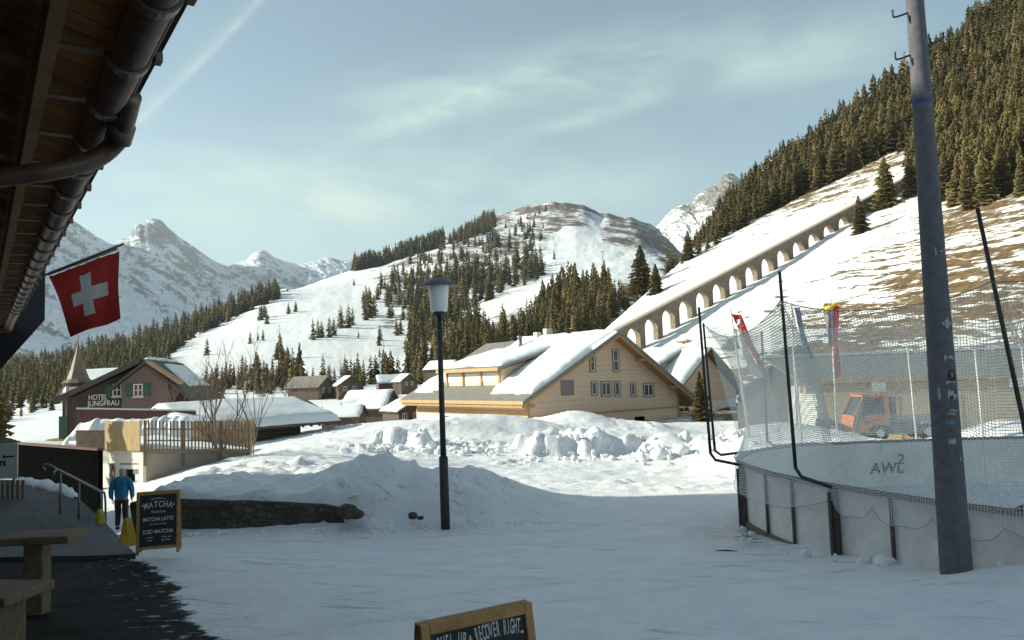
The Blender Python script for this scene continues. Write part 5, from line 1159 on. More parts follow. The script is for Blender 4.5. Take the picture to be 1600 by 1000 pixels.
rail2 = [P(84, 742, 17.6), P(85, 737, 17.6), P(92, 734, 17.7), P(100, 739, 17.8), P(150, 766, 18.5), P(157, 773, 18.6), P(157, 820, 18.7)]
b = MB(); b.tube(smooth(rail2, 5), .024, 8); b.build('rail', M['steel'], hr, True)
for a, c, Y in (((95, 737), (94, 803), 17.9), ((124, 751), (123, 811), 18.3)): b = MB(); b.tube([P(*a, Y), P(*c, Y)], .024, 8); b.build('post', M['steel'], hr, True)
b = MB(); p = P(157, 822, 18.6); b.lathe([(.11, 0), (.10, .1), (.08, .30), (.05, .38), (.02, .39)], 12, tuple(p)); tag(b.build('grit_bucket', M['signyellow'], None, True), 'small yellow grit container at the foot of the handrail', 'container')

# ---------------- black board fence, road sign, fir at the far left
p0, p1 = P(30, 750, 25.5), P(161, 792, 21.8); 
q0, q1 = P(30, 694, 25.5), P(161, 704, 21.8)
b = MB(); nrm = Vector((p1.y-p0.y, -(p1.x-p0.x), 0)).normalized()*.12; b.prism([p0-Vector((0, 0, 1.2)), p1-Vector((0, 0, .6)), q1, q0], nrm); bf = thing('board_wall', 'black painted board wall behind the handrail', 'wall', (0, 0, 0)); b.build('panel', M['black'], bf)
b = MB(); b.prism([q0+Vector((0, 0, .01)), q1+Vector((0, 0, .01)), q1+Vector((0, 0, .07)), q0+Vector((0, 0, .07))], nrm*1.3); b.build('coping', M['redwood'], bf)
sgl = P(-8, 747, 19); sg = thing('direction_sign', 'cropped white direction sign with an arrow at the left edge of the picture', 'sign', (sgl.x, sgl.y, sgl.z))
b = MB(); b.box(-.35, .55, -.03, 0, -.02, .82); b.build('panel', M['whitepaint'], sg)
b = MB(); b.tube([(-.2, .04, -.7), (-.2, .04, .5)], .03, 8); b.tube([(.42, .04, -.7), (.42, .04, .5)], .03, 8); b.build('post', M['steel'], sg)
text('TS', .17, 'black', sg, (.10, -.035, .28), name='lettering')
b = MB(); b.box(.26, .48, -.04, -.031, .485, .51); b.prism([(.26, -.04, .455), (.26, -.04, .54), (.19, -.04, .4975)], (0, .009, 0)); b.build('arrow', M['black'], sg)
b = MB(); 
for k in range(9): b.box(-.4+k*.12, -.33+k*.12, .1, .13, -.75, -.08)
b.build('slat_panel', M['fencewood'], sg)
p = P(-28, 720, 30); ft = thing('pine_tree', 'dark fir reaching into the left edge below the eave, cut by the frame', 'conifer', (p.x, p.y, p.z-.3), 1.0)
c = bpy.data.objects.new('crown', fine[2]); COL.objects.link(c); c.parent = ft; c = bpy.data.objects.new('trunk', trunk_me); COL.objects.link(c); c.parent = ft; ft.scale = (6.5, 6.5, 5.0)

# ---------------- stone retaining wall
wt = thing('stone_wall', 'low rough stone retaining wall holding back the snow bank', 'wall', (0, 0, 0))
def stone_strip(pts, tops, thick=.42, z0=-.5, nz=10, seg=.07, seed=1):
    L_ = []; 
    for (a, ta), (c, tc_) in zip(zip(pts[:-1], tops[:-1]), zip(pts[1:], tops[1:])):
        n = max(2, int(math.hypot(c[0]-a[0], c[1]-a[1])/seg))
        for k in range(n): w = k/n; L_.append((a[0]*(1-w)+c[0]*w, a[1]*(1-w)+c[1]*w, ta*(1-w)+tc_*w))
    L_.append((*pts[-1], tops[-1])); A = np.array(L_); N = len(A); s_ = np.arange(N)*seg
    rows_ = []
    for j in range(nz+1):
        f = j/nz; z = z0+(A[:, 2]-z0)*f; st = fbm(s_*2.2, z*3.4, 3, seed)*.16+.05*np.floor(vnoise(s_*1.8+np.floor(z*4.5)*.6, z*4.5, seed)*3)/2
        rows_.append(np.c_[A[:, 0]-st*.1, A[:, 1]-st, z+.02*fbm(s_*3, z*0, 2, 4)])
    rows_.append(np.c_[A[:, 0], A[:, 1]+thick, A[:, 2]+.03*fbm(s_*2, s_*0, 2, 8)]); rows_.append(np.c_[A[:, 0], A[:, 1]+thick, A[:, 2]*0+z0])
    G = np.stack(rows_); return grid_mesh(G[..., 0], G[..., 1], G[..., 2])
t = NT('rough_wall_stone'); vr = t.n('ShaderNodeTexVoronoi', feature='DISTANCE_TO_EDGE'); t.L(t.mapping((1, 1, 1.7)), vr.inputs['Vector']); vr.inputs['Scale'].default_value = 5.2
vc = t.n('ShaderNodeTexVoronoi'); t.L(t.mapping((1, 1, 1.7)), vc.inputs['Vector']); vc.inputs['Scale'].default_value = 5.2; sv = t.n('ShaderNodeSeparateColor'); t.L(vc.outputs['Color'], sv.inputs[0])
col = t.mix(sv.outputs[0], (.060, .050, .036), (.115, .098, .072)); col = t.mix(t.ramp(t.math('ADD', vr.outputs['Distance'], t.math('MULTIPLY', t.noise(14, 4, .7), .12)), .03, .12), (.030, .026, .020), col); col = t.mix(t.ramp(t.noise(9, 5, .7), .5, .8), col, (.19, .17, .13))
stone = t.fin(col, .95, t.bump(t.ramp(vr.outputs['Distance'], 0, .1), .8, .04, t.bump(t.noise(12, 5, .7), .6, .02)))
link_mesh('stonework', stone_strip(WALL[:-1]+[(-3.9, 18.0)], WALLTOP[:-1]+[.42]), stone, wt)
for i, (px, py, s) in enumerate(((645, 806, .11), (657, 809, .07), (542, 800, .24), (556, 803, .17))):
    p = P(px, py, 17.75); bm = bmesh.new(); bmesh.ops.create_icosphere(bm, subdivisions=3, radius=s)
    for v in bm.verts: v.co *= 1+.5*float(fbm(np.array([v.co.x*4/s*.3+i*5]), np.array([v.co.z*4/s*.3+v.co.y*3/s*.3]), 3, i)[0]); v.co.z *= .7
    me_ = bpy.data.meshes.new('stone'); bm.to_mesh(me_); bm.free(); o = link_mesh('stone', me_, stone); o.location = p
    tag(o, ['dark stone poking out of the snow mound left of the lamp foot', 'smaller dark stone just right of another in the mound', 'large broken stone at the right end of the stone wall', 'angular stone at the very tip of the wall in the snow'][i], 'stone')
for i, (x_, z_) in enumerate(((-8.4, .64),)):
    pass

# ---------------- table and bench of thick timber
def slab(mb, c, sx_, sy_, sz_, rz): 
    Mx = Matrix.Translation(c) @ Matrix.Rotation(rz, 4, 'Z'); mb.box(-sx_/2, sx_/2, -sy_/2, sy_/2, -sz_, 0, Mx)
tc_ = P(68, 833, 10.8); g_ = gz(tc_.x, 10.8)
tbq = thing('wooden_table', 'small thick topped wooden table on one stout post beside the ramp', 'table', (tc_.x, 10.8, g_), R(4))
b = MB(); b.box(-.46, .46, -.30, .30, tc_.z-g_-.10, tc_.z-g_); b.build('tabletop', M['tablewood'], tbq, bevel=.012)
b = MB(); b.box(-.20, .05, -.12, .12, -.2, tc_.z-g_-.102); b.build('leg', M['tablewood'], tbq, bevel=.015)
bc = P(30, 905, 9.0); g_ = gz(bc.x, 8.9)
bcq = thing('wooden_bench', 'heavy wooden bench with frosted seat at the lower left corner', 'bench', (bc.x-.30, 8.75, g_), R(-8)); zs_ = bc.z-g_-.03
b = MB(); b.box(-1.6, .62, -.34, .40, zs_-.10, zs_); b.build('seat', M['tablewood'], bcq, bevel=.012)
b = MB(); b.box(-1.4, -1.25, -.25, .30, -.2, zs_-.102); b.build('leg', M['tablewood'], bcq); b = MB(); b.box(.20, .34, -.25, .30, -.2, zs_-.102); b.build('leg', M['tablewood'], bcq)

# ---------------- chalkboards
def aboard(label, pts_top, h, lean, lines, w, base_loc, rz, frame=.055):
    root = thing('chalkboard_sign', label, 'chalkboard', base_loc, rz)
    for s in (-1, 1):
        Mx = Matrix.Rotation(-s*lean, 4, 'X') if s < 0 else Matrix.Rotation(-lean, 4, 'X')
        Tm = Matrix.Translation((0, 0, h*math.cos(lean)))
        Rm_ = Matrix.Rotation(lean*s*-1, 4, 'X') if False else Matrix.Rotation(s*lean, 4, 'X')
        Mx = Tm @ Rm_ @ Matrix.Translation((0, 0, -h))
        yo = 0.0 if s < 0 else .0
        y0_, y1_ = (-.035, -.003) if s < 0 else (.003, .035)
        f = MB(); foot = h*.075
        f.box(-w/2, -w/2+frame, y0_, y1_, 0, h, Mx); f.box(w/2-frame, w/2, y0_, y1_, 0, h, Mx); f.box(-w/2+frame, w/2-frame, y0_, y1_, h-frame*1.1, h, Mx); f.box(-w/2+frame, w/2-frame, y0_, y1_, foot, foot+frame, Mx)
        fo_ = f.build('frame', M['boardwood'], root, bevel=.004)
        p_ = MB(); p_.box(-w/2+frame*.8, w/2-frame*.8, y0_*.55-.004 if s < 0 else .006, -.006 if s < 0 else .022, foot+frame*.9, h-frame*1.0, Mx); bo = p_.build('slate', M['slateboard'], root)
        if s < 0:
            for body, size, x_, z_, al, sx__, rot in lines:
                ft_ = sx__ if len(body) > 1 else None; sx__ = 1 if ft_ else sx__
                o = text(body, size, 'chalk', bo, (0, 0, 0), ext=.0008, name='chalk_writing', align=al, fit=ft_); o.matrix_local = Mx @ Matrix.Translation((x_, y0_*.55-.0055, z_)) @ Matrix.Rotation(rot, 4, 'Y') @ Matrix.Rotation(R(90), 4, 'X') @ Matrix.Diagonal((sx__, 1, 1, 1))
    return root
# far board
pl, pr = P(208, 862, 14.35), P(276, 866, 14.55); c_ = (pl+pr)/2; wb = (pr-pl).length; hb = (862-770)/F*14.4*1.03
def arc(s, size, zc, rise, width, sx_=1.0):
    out = []; n = len(s)
    for i, ch_ in enumerate(s):
        if ch_ == ' ': continue
        u = (i+.5)/n-.5; out.append((ch_, size, u*width, zc-rise*4*u*u, 'CENTER', sx_, 0+u*rise/width*8*.9))
    return out
lines = arc('MATCHA', .150, hb*.745, .030, .47, .72)+arc('CEREMONIAL', .036, hb*.875, .02, .26)+[('·', .2, -.262, hb*.71, 'CENTER', 1, 0), ('·', .2, .262, hb*.71, 'CENTER', 1, 0), ('The Smooth', .055, 0, hb*.655, 'CENTER', .24, 0),
    ('MATCHA LATTE', .095, 0, hb*.525, 'CENTER', .50, 0), ('served hot or iced', .038, 0, hb*.465, 'CENTER', .27, 0), ('ICED MATCHA', .098, 0, hb*.325, 'CENTER', .50, 0), ('small', .038, -.14, hb*.255, 'CENTER', .10, 0), ('with oat', .038, .14, hb*.255, 'CENTER', .17, 0), ('7.50', .034, -.14, hb*.205, 'CENTER', .08, 0), ('8.50', .034, .13, hb*.205, 'CENTER', .14, 0)]
aboard('upright wooden framed chalkboard advertising matcha, standing where the dark tarmac ends', None, hb, R(7), lines, wb, (c_.x, c_.y+.16, c_.z-.02), math.atan2(pr.y-pl.y, pr.x-pl.x))
# near board: only its head reaches into the frame
nl, nr = P(652, 976, 4.02), P(826, 940, 4.36); wn2 = math.hypot(nr.x-nl.x, nr.y-nl.y); hn = 1.18; ln_ = R(9); cc = (nl+nr)/2
l2 = arc('FUEL UP', .105, hn-.143, .008, .150, .31)+arc('RECOVER RIGHT', .105, hn-.143, .010, .262, .29)
l2 = [(a, s, x-.160 if i < 6 else x+.108, z+(.0 if i < 6 else .012), al, sx_, r_0) for i, (a, s, x, z, al, sx_, r_0) in enumerate(l2)]+[('&', .060, -.055, hn-.140, 'CENTER', .6, 0), ('-', .10, .250, hn-.160, 'CENTER', .6, 0), ('SMOOTHIES', .10, 0, hn-.36, 'CENTER', 1, 0)]
l2 = [q for q in l2 if q[0] != 'SMOOTHIES']
aboard('close wooden framed chalkboard cut off by the bottom edge of the picture', None, hn, ln_, l2, wn2, (cc.x, cc.y, nl.z*.5+nr.z*.5-hn*math.cos(ln_)), math.atan2(nr.y-nl.y, nr.x-nl.x), frame=.05)
# yellow folding floor sign
p = P(200, 852, 14.9); ys_ = thing('floor_sign', 'yellow folding floor sign leaning behind the matcha chalkboard', 'floor sign', p, R(60))
for s in (-1, 1): b = MB(); b.prism([(-.10, s*.13, 0), (.10, s*.13, 0), (.06, s*.02, .50), (-.06, s*.02, .50)], (0, s*.012, 0)); b.build('panel', M['signyellow'], ys_)

# ---------------- street lamp
lg = P(696, 822, 17.6); lt = P(685, 470, 17.6); H_ = lt.z-lg.z; lp = thing('street_lamp', 'street lamp with a white glass shade under a wide flat hat, by the snow mound', 'street lamp', (lg.x, lg.y, lg.z-.05))
kx = (P(685, 436, 17.6).z-lg.z)
zf = lambda py: P(690, py, 17.6).z-lg.z+.05
b = MB(); b.tube([(0, 0, -.3), (0, 0, zf(714)), (0, 0, zf(713))], [.102, .098, .075], 16); b.tube([(0, 0, zf(713)), (0, 0, zf(492))], [.066, .055], 16); b.build('post', M['darksteel'], lp, True)
b = MB(); b.box(-.004+.0, .06, -.108, -.098, .45, .75); b.build('access_hatch', M['darksteel'], lp)
b = MB(); b.lathe([(.075, zf(494)), (.13, zf(492)), (.13, zf(486)), (.10, zf(484.5))], 20); b.build('collar', M['darksteel'], lp, True)
b = MB(); b.lathe([(.165, zf(487)), (.185, zf(485)), (.235, zf(443)), (.24, zf(441))], 28); b.build('lamp_shade', M['lampwhite'], lp, True)
b = MB(); b.lathe([(.24, zf(444)), (.43, zf(448)), (.44, zf(446.5)), (.30, zf(440)), (.14, zf(434.5)), (.05, zf(433.5)), (.04, zf(431)), (.005, zf(430.5))], 32); b.build('hat', plain('lamp_hat_metal', (.10, .10, .105), .2, 6, .5), lp, True)

# ---------------- tall grey pole with step irons and stickers
YP = 10.25; pg = P(1494, 890, YP); pole = thing('grey_pole', 'tall tapering grey metal pole with step irons and many stickers in front of the rink', 'pole', pg)
zq = lambda py: P(1460, py, YP).z-pg.z
r_at = lambda z: .188-(.188-.108)*(z/zq(0))
b = MB(); N_ = 14; zt = zq(-150); b.tube([(0, 0, -.5+(zt+.5)*k/N_) for k in range(N_+1)], [r_at(-.5+(zt+.5)*k/N_) for k in range(N_+1)], 32, False); b.build('shaft', M['polesteel'], pole, True)
z = zq(160); b = MB(); b.tube([(0, 0, z-.022), (0, 0, z+.022)], r_at(z)+.004, 32, False); b.build('blue_band', plain('blue_tape', (.03, .05, .22), .1, 5, .6), pole, True)
for py, s, in ((18, -1), (72, 1), (84, -1)):
    z = zq(py); r = r_at(z); b = MB(); b.tube(smooth([(s*r*.8, 0, z), (s*(r+.13), -.02, z-.055 if s < 0 else z+.05), (s*(r+.19), -.03, z-.07 if s < 0 else z+.075), (s*(r+.21), -.03, z-.05 if s < 0 else z+.10), (s*(r+.21), -.03, z+.03 if s < 0 else z+.17)], 4), .013, 8); b.build('step_iron', M['darksteel'], pole, True)
def sticker(px, py, wpx, hpx, mat, kind='rect', label=None, rot=0):
    k = YP/F; z = zq(py); r = r_at(z); axis_px = 1427+(1492-1427)*py/888; dxm = (px-axis_px)*k; th0 = math.asin(max(-.98, min(.98, dxm/r))); hw_ = wpx*k/2; hh = hpx*k/2
    poly = {'rect': [(-1, -1), (1, -1), (1, 1), (-1, 1)], 'diamond': [(0, -1), (1, 0), (0, 1), (-1, 0)], 'trap': [(-1, -1), (1, -1), (.35, 1), (-1, 1)], 'round': [(math.cos(a*math.pi/8), math.sin(a*math.pi/8)) for a in range(16)], 'torn': [(-1, -.8), (.2, -1), (1, -.4), (.7, .9), (-.1, .5), (-.8, 1)]}[kind]
    vs = []
    for a, c in [(0, 0)]+poly:
        a, c = a*math.cos(rot)-c*math.sin(rot), a*math.sin(rot)+c*math.cos(rot)
        t_ = th0+a*hw_/r; rr = r_at(z+c*hh)+.0035; vs.append((rr*math.sin(t_), -rr*math.cos(t_), z+c*hh))
    b = MB(); n = len(poly); b.add(vs, [(0, i+1, (i+1) % n+1) for i in range(n)]); o = b.build('sticker', mat, pole); 
    if label: o['label'] = label
WS = plain('white_sticker', (.34, .35, .37), .25, 30, .6); BS = plain('black_sticker', (.012, .012, .012), .2, 20, .6); TS_ = plain('blue_sticker', (.10, .17, .26), .3, 20, .6); RS = plain('red_sticker', (.22, .04, .03), .3, 20, .6); GS = plain('gold_sticker', (.32, .24, .07), .3, 20, .6)
sticker(1460, 395, 20, 13, WS); sticker(1468, 507, 17, 17, WS, 'diamond'); sticker(1472, 560, 18, 9, WS, 'trap'); sticker(1476, 587, 17, 19, BS, 'round', 'round black sticker with a gold centre'); sticker(1475, 586, 3, 9, GS); sticker(1475, 597, 13, 3, WS); sticker(1467, 598, 3, 4, WS)
sticker(1476, 616, 17, 16, WS, 'torn'); sticker(1474, 621, 7, 6, BS, 'torn'); sticker(1480, 612, 4, 9, BS, 'torn'); sticker(1487, 615, 5, 16, WS); sticker(1458, 615, 4, 17, WS)
sticker(1477, 641, 13, 3, WS, 'rect', rot=-.5); sticker(1474, 646, 12, 2.5, WS, 'rect', rot=-.5); sticker(1472, 658, 15, 10, TS_, 'torn'); sticker(1472, 651, 8, 4, RS, 'torn'); sticker(1475, 688, 12, 9, WS, 'torn'); sticker(1472, 671, 6, 5, RS, 'torn'); sticker(1488, 716, 3, 7, WS, 'torn', rot=.3)

# ---------------- rink
ZI = .2; ZT = 1.32
rpts = [(30, 18.2), (20, 19.2), (13, 19.9), (9.0, 20.1), (6.8, 19.8), (5.55, 18.8), (4.88, 17.5), (4.68, 16.2), (4.85, 14.5), (5.3, 12.95), (5.7, 11.9), (6.2, 10.85), (6.85, 9.95), (8.2, 9.0), (11, 8.2), (20, 7.4)]
RP = smooth([(x, y, 0) for x, y in rpts], 5)
rk = thing('rink_boards', 'oval outdoor rink with white boards, dark posts and a wooden kick rail', 'ice rink', (8, 15, 0)); ro = Vector((8, 15, 0))
def strip(pts, off0, off1, z0, z1, name, mat, closed=False):
    b = MB(); vs = []
    for i, p in enumerate(pts):
        d = (pts[min(i+1, len(pts)-1)]-pts[max(i-1, 0)]).normalized(); nn_ = Vector((d.y, -d.x, 0))   # pointing inside/outside
        for o_, z_ in ((off0, z0), (off1, z0), (off1, z1), (off0, z1)): vs.append(p-ro+nn_*o_+Vector((0, 0, z_)))
    n = len(pts); fs = [(i*4+k, i*4+(k+1) % 4, (i+1)*4+(k+1) % 4, (i+1)*4+k) for i in range(n-1) for k in range(4)]+[(3, 2, 1, 0), tuple((n-1)*4+k for k in range(4))]
    b.add(vs, fs); return b.build(name, mat, rk)
def along(pts):
    s_ = [0]; 
    for a, c in zip(pts[:-1], pts[1:]): s_.append(s_[-1]+(c-a).length)
    return s_
SA = along(RP)
def at_s(s):
    i = max(0, min(len(SA)-2, next((k for k in range(len(SA)-1) if SA[k+1] >= s), len(SA)-2))); f = (s-SA[i])/(SA[i+1]-SA[i]); p = RP[i].lerp(RP[i+1], f); d = (RP[i+1]-RP[i]).normalized(); return p, d
# panels cut at the posts (posts found from the photograph's columns)
def s_for_px(px, z=1.0):
    best = None
    for k in range(int(SA[-1]*50)):
        s = k/50; p, d = at_s(s)
        if p.y > 17.2: continue
        q = proj(p.x, p.y, z)[0]
        if best is None or abs(q-px) < best[0]: best = (abs(q-px), s)
    return best[1]
thin = [s_for_px(x) for x in (1201, 1242, 1398, 1513)]; thick = [s_for_px(x) for x in (1166, 1310)]
allp = sorted(thin+thick); ss = [0, 5, 10, 15, 18.5, 21, 23.5, 25.5, allp[0]-2.2]+allp+[allp[-1]+2, allp[-1]+4, allp[-1]+7, allp[-1]+11, SA[-1]-.01]; ss = sorted(set(ss))
for a, c in zip(ss[:-1], ss[1:]):
    n = max(3, int((c-a)/.35)); pts = [at_s(a+.012+(c-a-.024)*k/n)[0] for k in range(n+1)]
    strip(pts, -.03, .02, .02, ZT-.06, 'board_panel', M['boardwhite'])
out = -1
strip(RP, -.02, .11, ZT-.06, ZT, 'cap_rail', plain('pinkish_cap_rail', (.20, .14, .14), .2, 3, .6)); strip(RP, .022, .075, -.2, .14, 'kick_rail', M['kick']); strip(RP, .022, .04, ZT-.20, ZT-.062, 'netting_rail', M['boardwhite'])
def outdir(d): 
    return Vector((d.y, -d.x, 0))
for s in ss[1:-1]:
    p, d = at_s(s); o_ = outdir(d); th_ = s in thick; w_ = .13 if th_ else .045; b = MB(); c0 = p-ro+o_*.035
    e_ = .10 if th_ else .045
    b.beam(c0+o_*e_/2+Vector((0, 0, -.15)), c0+o_*e_/2+Vector((0, 0, ZT-.07)), w_, e_, upv=o_)
    if th_: b.beam(c0+o_*(e_+.03)+Vector((0, 0, -.15)), c0+o_*(e_+.03)+Vector((0, 0, ZT-.12)), .05, .05, upv=o_)
    b.build('post', M['boarddirt'], rk)
b = MB(); inner = [p-ro-outdir(at_s(SA[i])[1])*.05+Vector((0, 0, ZI)) for i, p in enumerate(RP)]; b.add(inner, [tuple(range(len(inner)))]); ic = b.build('ice', M['ice'], rk)
# emblem lettering on the far boards
pe = P(1383, 722, 19.9); s_f = min(range(int(SA[-1]*20)), key=lambda k: abs(proj(*at_s(k/20)[0][:2], 1.0)[0]-1383) if at_s(k/20)[0].y > 19 else 9e9)/20; pf, df = at_s(s_f)
GR = plain('olive_green_paint', (.10, .13, .05), .3, 20, .7)
em = text('AWL', .38, 'black', rk, (0, 0, 0), name='lettering', align='CENTER', shear=.15, ext=.002); em.data.materials.clear(); em.data.materials.append(GR); rzf = math.atan2(-df.y, -df.x); inn = -outdir(df)
em.location = pf-ro+inn*.045+Vector((0, 0, .52)); em.rotation_euler = (R(90), 0, rzf)
em2 = text('2', .34, 'black', rk, (0, 0, 0), name='lettering', align='CENTER', shear=.15, ext=.002); em2.data.materials.clear(); em2.data.materials.append(GR); em2.location = em.location+Vector((math.cos(rzf), math.sin(rzf), 0))*.36+Vector((0, 0, .22)); em2.rotation_euler = em.rotation_euler

# net poles with outrigger arms
NETP = {}
def netpole(key, top, bot, jo, label, r=.032):
    Y = bot[2]; a = P(bot[0], bot[1], Y); t_ = P(top[0], top[1], top[2] if len(top) > 2 else Y); root = thing('net_pole', label, 'pole', a, 0, 'net poles round the rink')
    b = MB(); b.tube([(0, 0, 0), t_-a], [r, r*.8], 8); b.build('pole', M['darksteel'], root, True)
    b = MB(); b.tube([Vector((0, 0, 0)), Vector((0, 0, .0))+(jo-a)*.15+Vector((0, 0, -.10)), jo-a], r*.95, 8); b.build('arm', M['darksteel'], root, True); NETP[key] = (a, t_); return root
def bp(px): s = s_for_px(px); p, d = at_s(s); return p+outdir(d)*.1+Vector((0, 0, ZT-.05))
netpole('a', (1092, 480), (1110, 708, 16.3), bp(1166), 'leftmost rusty net pole leaning out from the corner of the rink')
pr_ = at_s(SA[0]+0)[0]
rear = min((at_s(k/20)[0] for k in range(int(SA[-1]*20))), key=lambda q: (q-Vector((5.3, 18.9, 0))).length)
netpole('b', (1099, 505), (1117, 704, 18.6), rear+Vector((0, 0, ZT)), 'second net pole close behind the leftmost one')
netpole('c', (1218, 424), (1243, 731, 13.1), bp(1312), 'tall net pole in front of the boards, right of the Swiss banner')
rear2 = min((at_s(k/20)[0] for k in range(int(SA[-1]*20))), key=lambda q: (q-Vector((7.4, 20.5, 0))).length)
netpole('d', (1190, 518), (1199, 690, 21.3), rear2+Vector((0, 0, ZT)), 'thin net pole on the far side of the rink')
netpole('e', (1527, 325), (1622, 765, 10.1), at_s(s_for_px(1590))[0]+Vector((0, 0, ZT)), 'slanting net pole crossing behind the right of the grey pole')

# netting: sheets of knotted cord (alpha pattern laid in metres along the sheet)
def net_mat(name, CE, cw):
    t = NT(name); uvn = t.n('ShaderNodeUVMap'); uvn.uv_map = 'net'; sp = t.n('ShaderNodeSeparateXYZ'); t.L(uvn.outputs[0], sp.inputs[0])
    def lin(o_): fr = t.math('FRACT', t.math('DIVIDE', o_, CE)); return t.math('LESS_THAN', t.math('ABSOLUTE', t.math('SUBTRACT', fr, .5)), cw)
    mk = t.math('MAXIMUM', lin(sp.outputs[0]), lin(sp.outputs[1])); t.fin((.80, .81, .79), .7)
    trn = t.n('ShaderNodeBsdfTransparent'); ms = t.n('ShaderNodeMixShader'); t.L(mk, ms.inputs[0]); t.L(trn.outputs[0], ms.inputs[1]); t.L(t.b.outputs[0], ms.inputs[2]); t.L(ms.outputs[0], t.out.inputs[0])
    return t.m
M['net'] = net_mat('net_cord', .046, .098); M['net_dense'] = net_mat('doubled_net_cord', .040, .19)
def netsheet(parent, topf, botf, nu, nv, inward=.35, name='net_panel', Ls=None, Hs=None, mat='net'):
    vs = []; uv = []
    for j in range(nv+1):
        for i in range(nu+1):
            u, v = i/nu, j/nv; a, c = topf(u), botf(u); p = a.lerp(c, v)
            sag = 4*v*(1-v)*inward; ctr = Vector((8.5, 14.8, p.z)); d = (ctr-p); d.z = 0; d.normalize(); p = p+d*sag*(.5+.5*math.sin(math.pi*u))+Vector((0, 0, -.10*math.sin(math.pi*v)*math.sin(u*9)*.4))
            vs.append(p); uv.append((u*Ls, v*Hs+.15*math.sin(u*3.1)))
    me_ = bpy.data.meshes.new(name); fs = [(j*(nu+1)+i, j*(nu+1)+i+1, (j+1)*(nu+1)+i+1, (j+1)*(nu+1)+i) for j in range(nv) for i in range(nu)]
    me_.from_pydata([tuple(p) for p in vs], [], fs); l = me_.uv_layers.new(name='net')
    for lp_ in me_.loops: l.data[lp_.index].uv = uv[lp_.vertex_index]
    return link_mesh(name, me_, M[mat], parent, True)
nt = thing('safety_net', 'fine white safety netting hung between the poles around the rink', 'net', (0, 0, 0))
Ta = P(1101, 508, 18.6); Tc = P(1219, 470, 13.05); Te = 0
def cat_(a, c, sag): return lambda u: a.lerp(c, u)+Vector((0, 0, -4*sag*u*(1-u)))
tops_ = [cat_(Ta, Tc, .42), cat_(Tc, P(1310, 486, 12.1), .03), cat_(P(1310, 486, 12.1), P(1430, 476, 11.4), .02), cat_(P(1430, 476, 11.4), P(1548, 440, 10.1), .05), cat_(P(1548, 440, 10.1), P(1720, 400, 9.2), .1)]
def board_at(u, s0, s1, dz=0, off=.14): 
    p, d = at_s(s0+(s1-s0)*u); return p+outdir(d)*off+Vector((0, 0, ZT+dz))
s_r = min(range(int(SA[-1]*20)), key=lambda k: (at_s(k/20)[0]-Vector((5.2, 18.7, 0))).length)/20; sc = s_for_px(1312); s1_ = s_for_px(1375); s2_ = s_for_px(1470); s3_ = s_for_px(1580); s4_ = s3_+3
cuts = [s_r, sc, s1_, s2_, s3_, s4_]; edges = []
for k, tf in enumerate(tops_):
    a, c = cuts[k], cuts[k+1]; bf_ = (lambda a, c: (lambda u: board_at(u, a, c, .02)))(a, c); L_ = (c-a) if k else 6.6
    netsheet(nt, tf, bf_, 40 if k == 0 else 16, 26, .75 if k == 0 else .22, Ls=L_*1.1, Hs=3.2, mat='net_dense' if k == 0 else 'net')
    edges += [tf(u/10) for u in range(11)]
    # skirt draped over the rail and hanging in loops on the outside
    dr = (lambda a, c, k: (lambda u: board_at(u, a, c, -.22-.26*math.sin(math.pi*u)*(1 if k else 1.7)-.05*math.sin(u*9), .17)))(a, c, k)
    netsheet(nt, bf_, dr, 30, 8, 0, Ls=L_*1.1, Hs=.6, name='net_skirt')
b = MB(); 
for k, tf in enumerate(tops_): b.tube([tf(u/14) for u in range(15)], .007, 5)
for k in range(len(tops_)):
    a, c = cuts[k], cuts[k+1]; b.tube([board_at(u/14, a, c, -.22-.26*math.sin(math.pi*u/14)*(1 if k else 1.7)-.05*math.sin(u/14*9), .175) for u in range(15)], .004, 5); b.tube([board_at(u/14, a, c, .03, .15) for u in range(15)], .008, 5)
b.build('edge_rope', M['greyshutter'], nt)
# second net on the far side of the rink
nt2 = thing('safety_net', 'second safety net hanging on thin pale poles along the far side of the rink', 'net', (0, 0, 0))
fars = [(6.9, 21.3), (10.2, 21.9), (14.0, 21.6), (19, 21.0), (27, 20)]
f_t = lambda u: Vector((np.interp(u, [0, .2, .45, .7, 1], [q[0] for q in fars]), np.interp(u, [0, .2, .45, .7, 1], [q[1] for q in fars]), 4.35-.10*abs(math.sin(u*4*math.pi))))
netsheet(nt2, f_t, lambda u: f_t(u)*1.0+Vector((0, 0, 1.3-f_t(u).z)), 60, 6, 0, Ls=20, Hs=3.2)
netsheet(nt2, lambda u: Ta.lerp(P(1190, 520, 21.3), u), lambda u: Vector((5.3, 18.9, ZT)).lerp(Vector((6.8, 20.5, ZT)), u), 10, 10, 0, Ls=3, Hs=3.2)
for i, (px, py0, py1, Y) in enumerate(((1418, 541, 690, 23.6), (1523, 546, 690, 23.6), (1240, 548, 655, 23.8), (1596, 540, 690, 23.0))):
    a = P(px+(py1-py0)*.11, py1, Y); t_ = P(px, py0, Y); b = MB(); b.tube([(0, 0, -1.2), t_-a], [.035, .028], 8); o = b.build('fence_post', M['whitepaint'], None, True); o.location = a
    tag(o, ['pale post left of the grey pole, above the orange vehicle bed', 'pale post just right of the grey pole behind the rink', 'pale post in front of the shingled house behind the rink', 'pale post at the right edge of the frame behind the rink'][i], 'post', 'pale posts behind the rink')

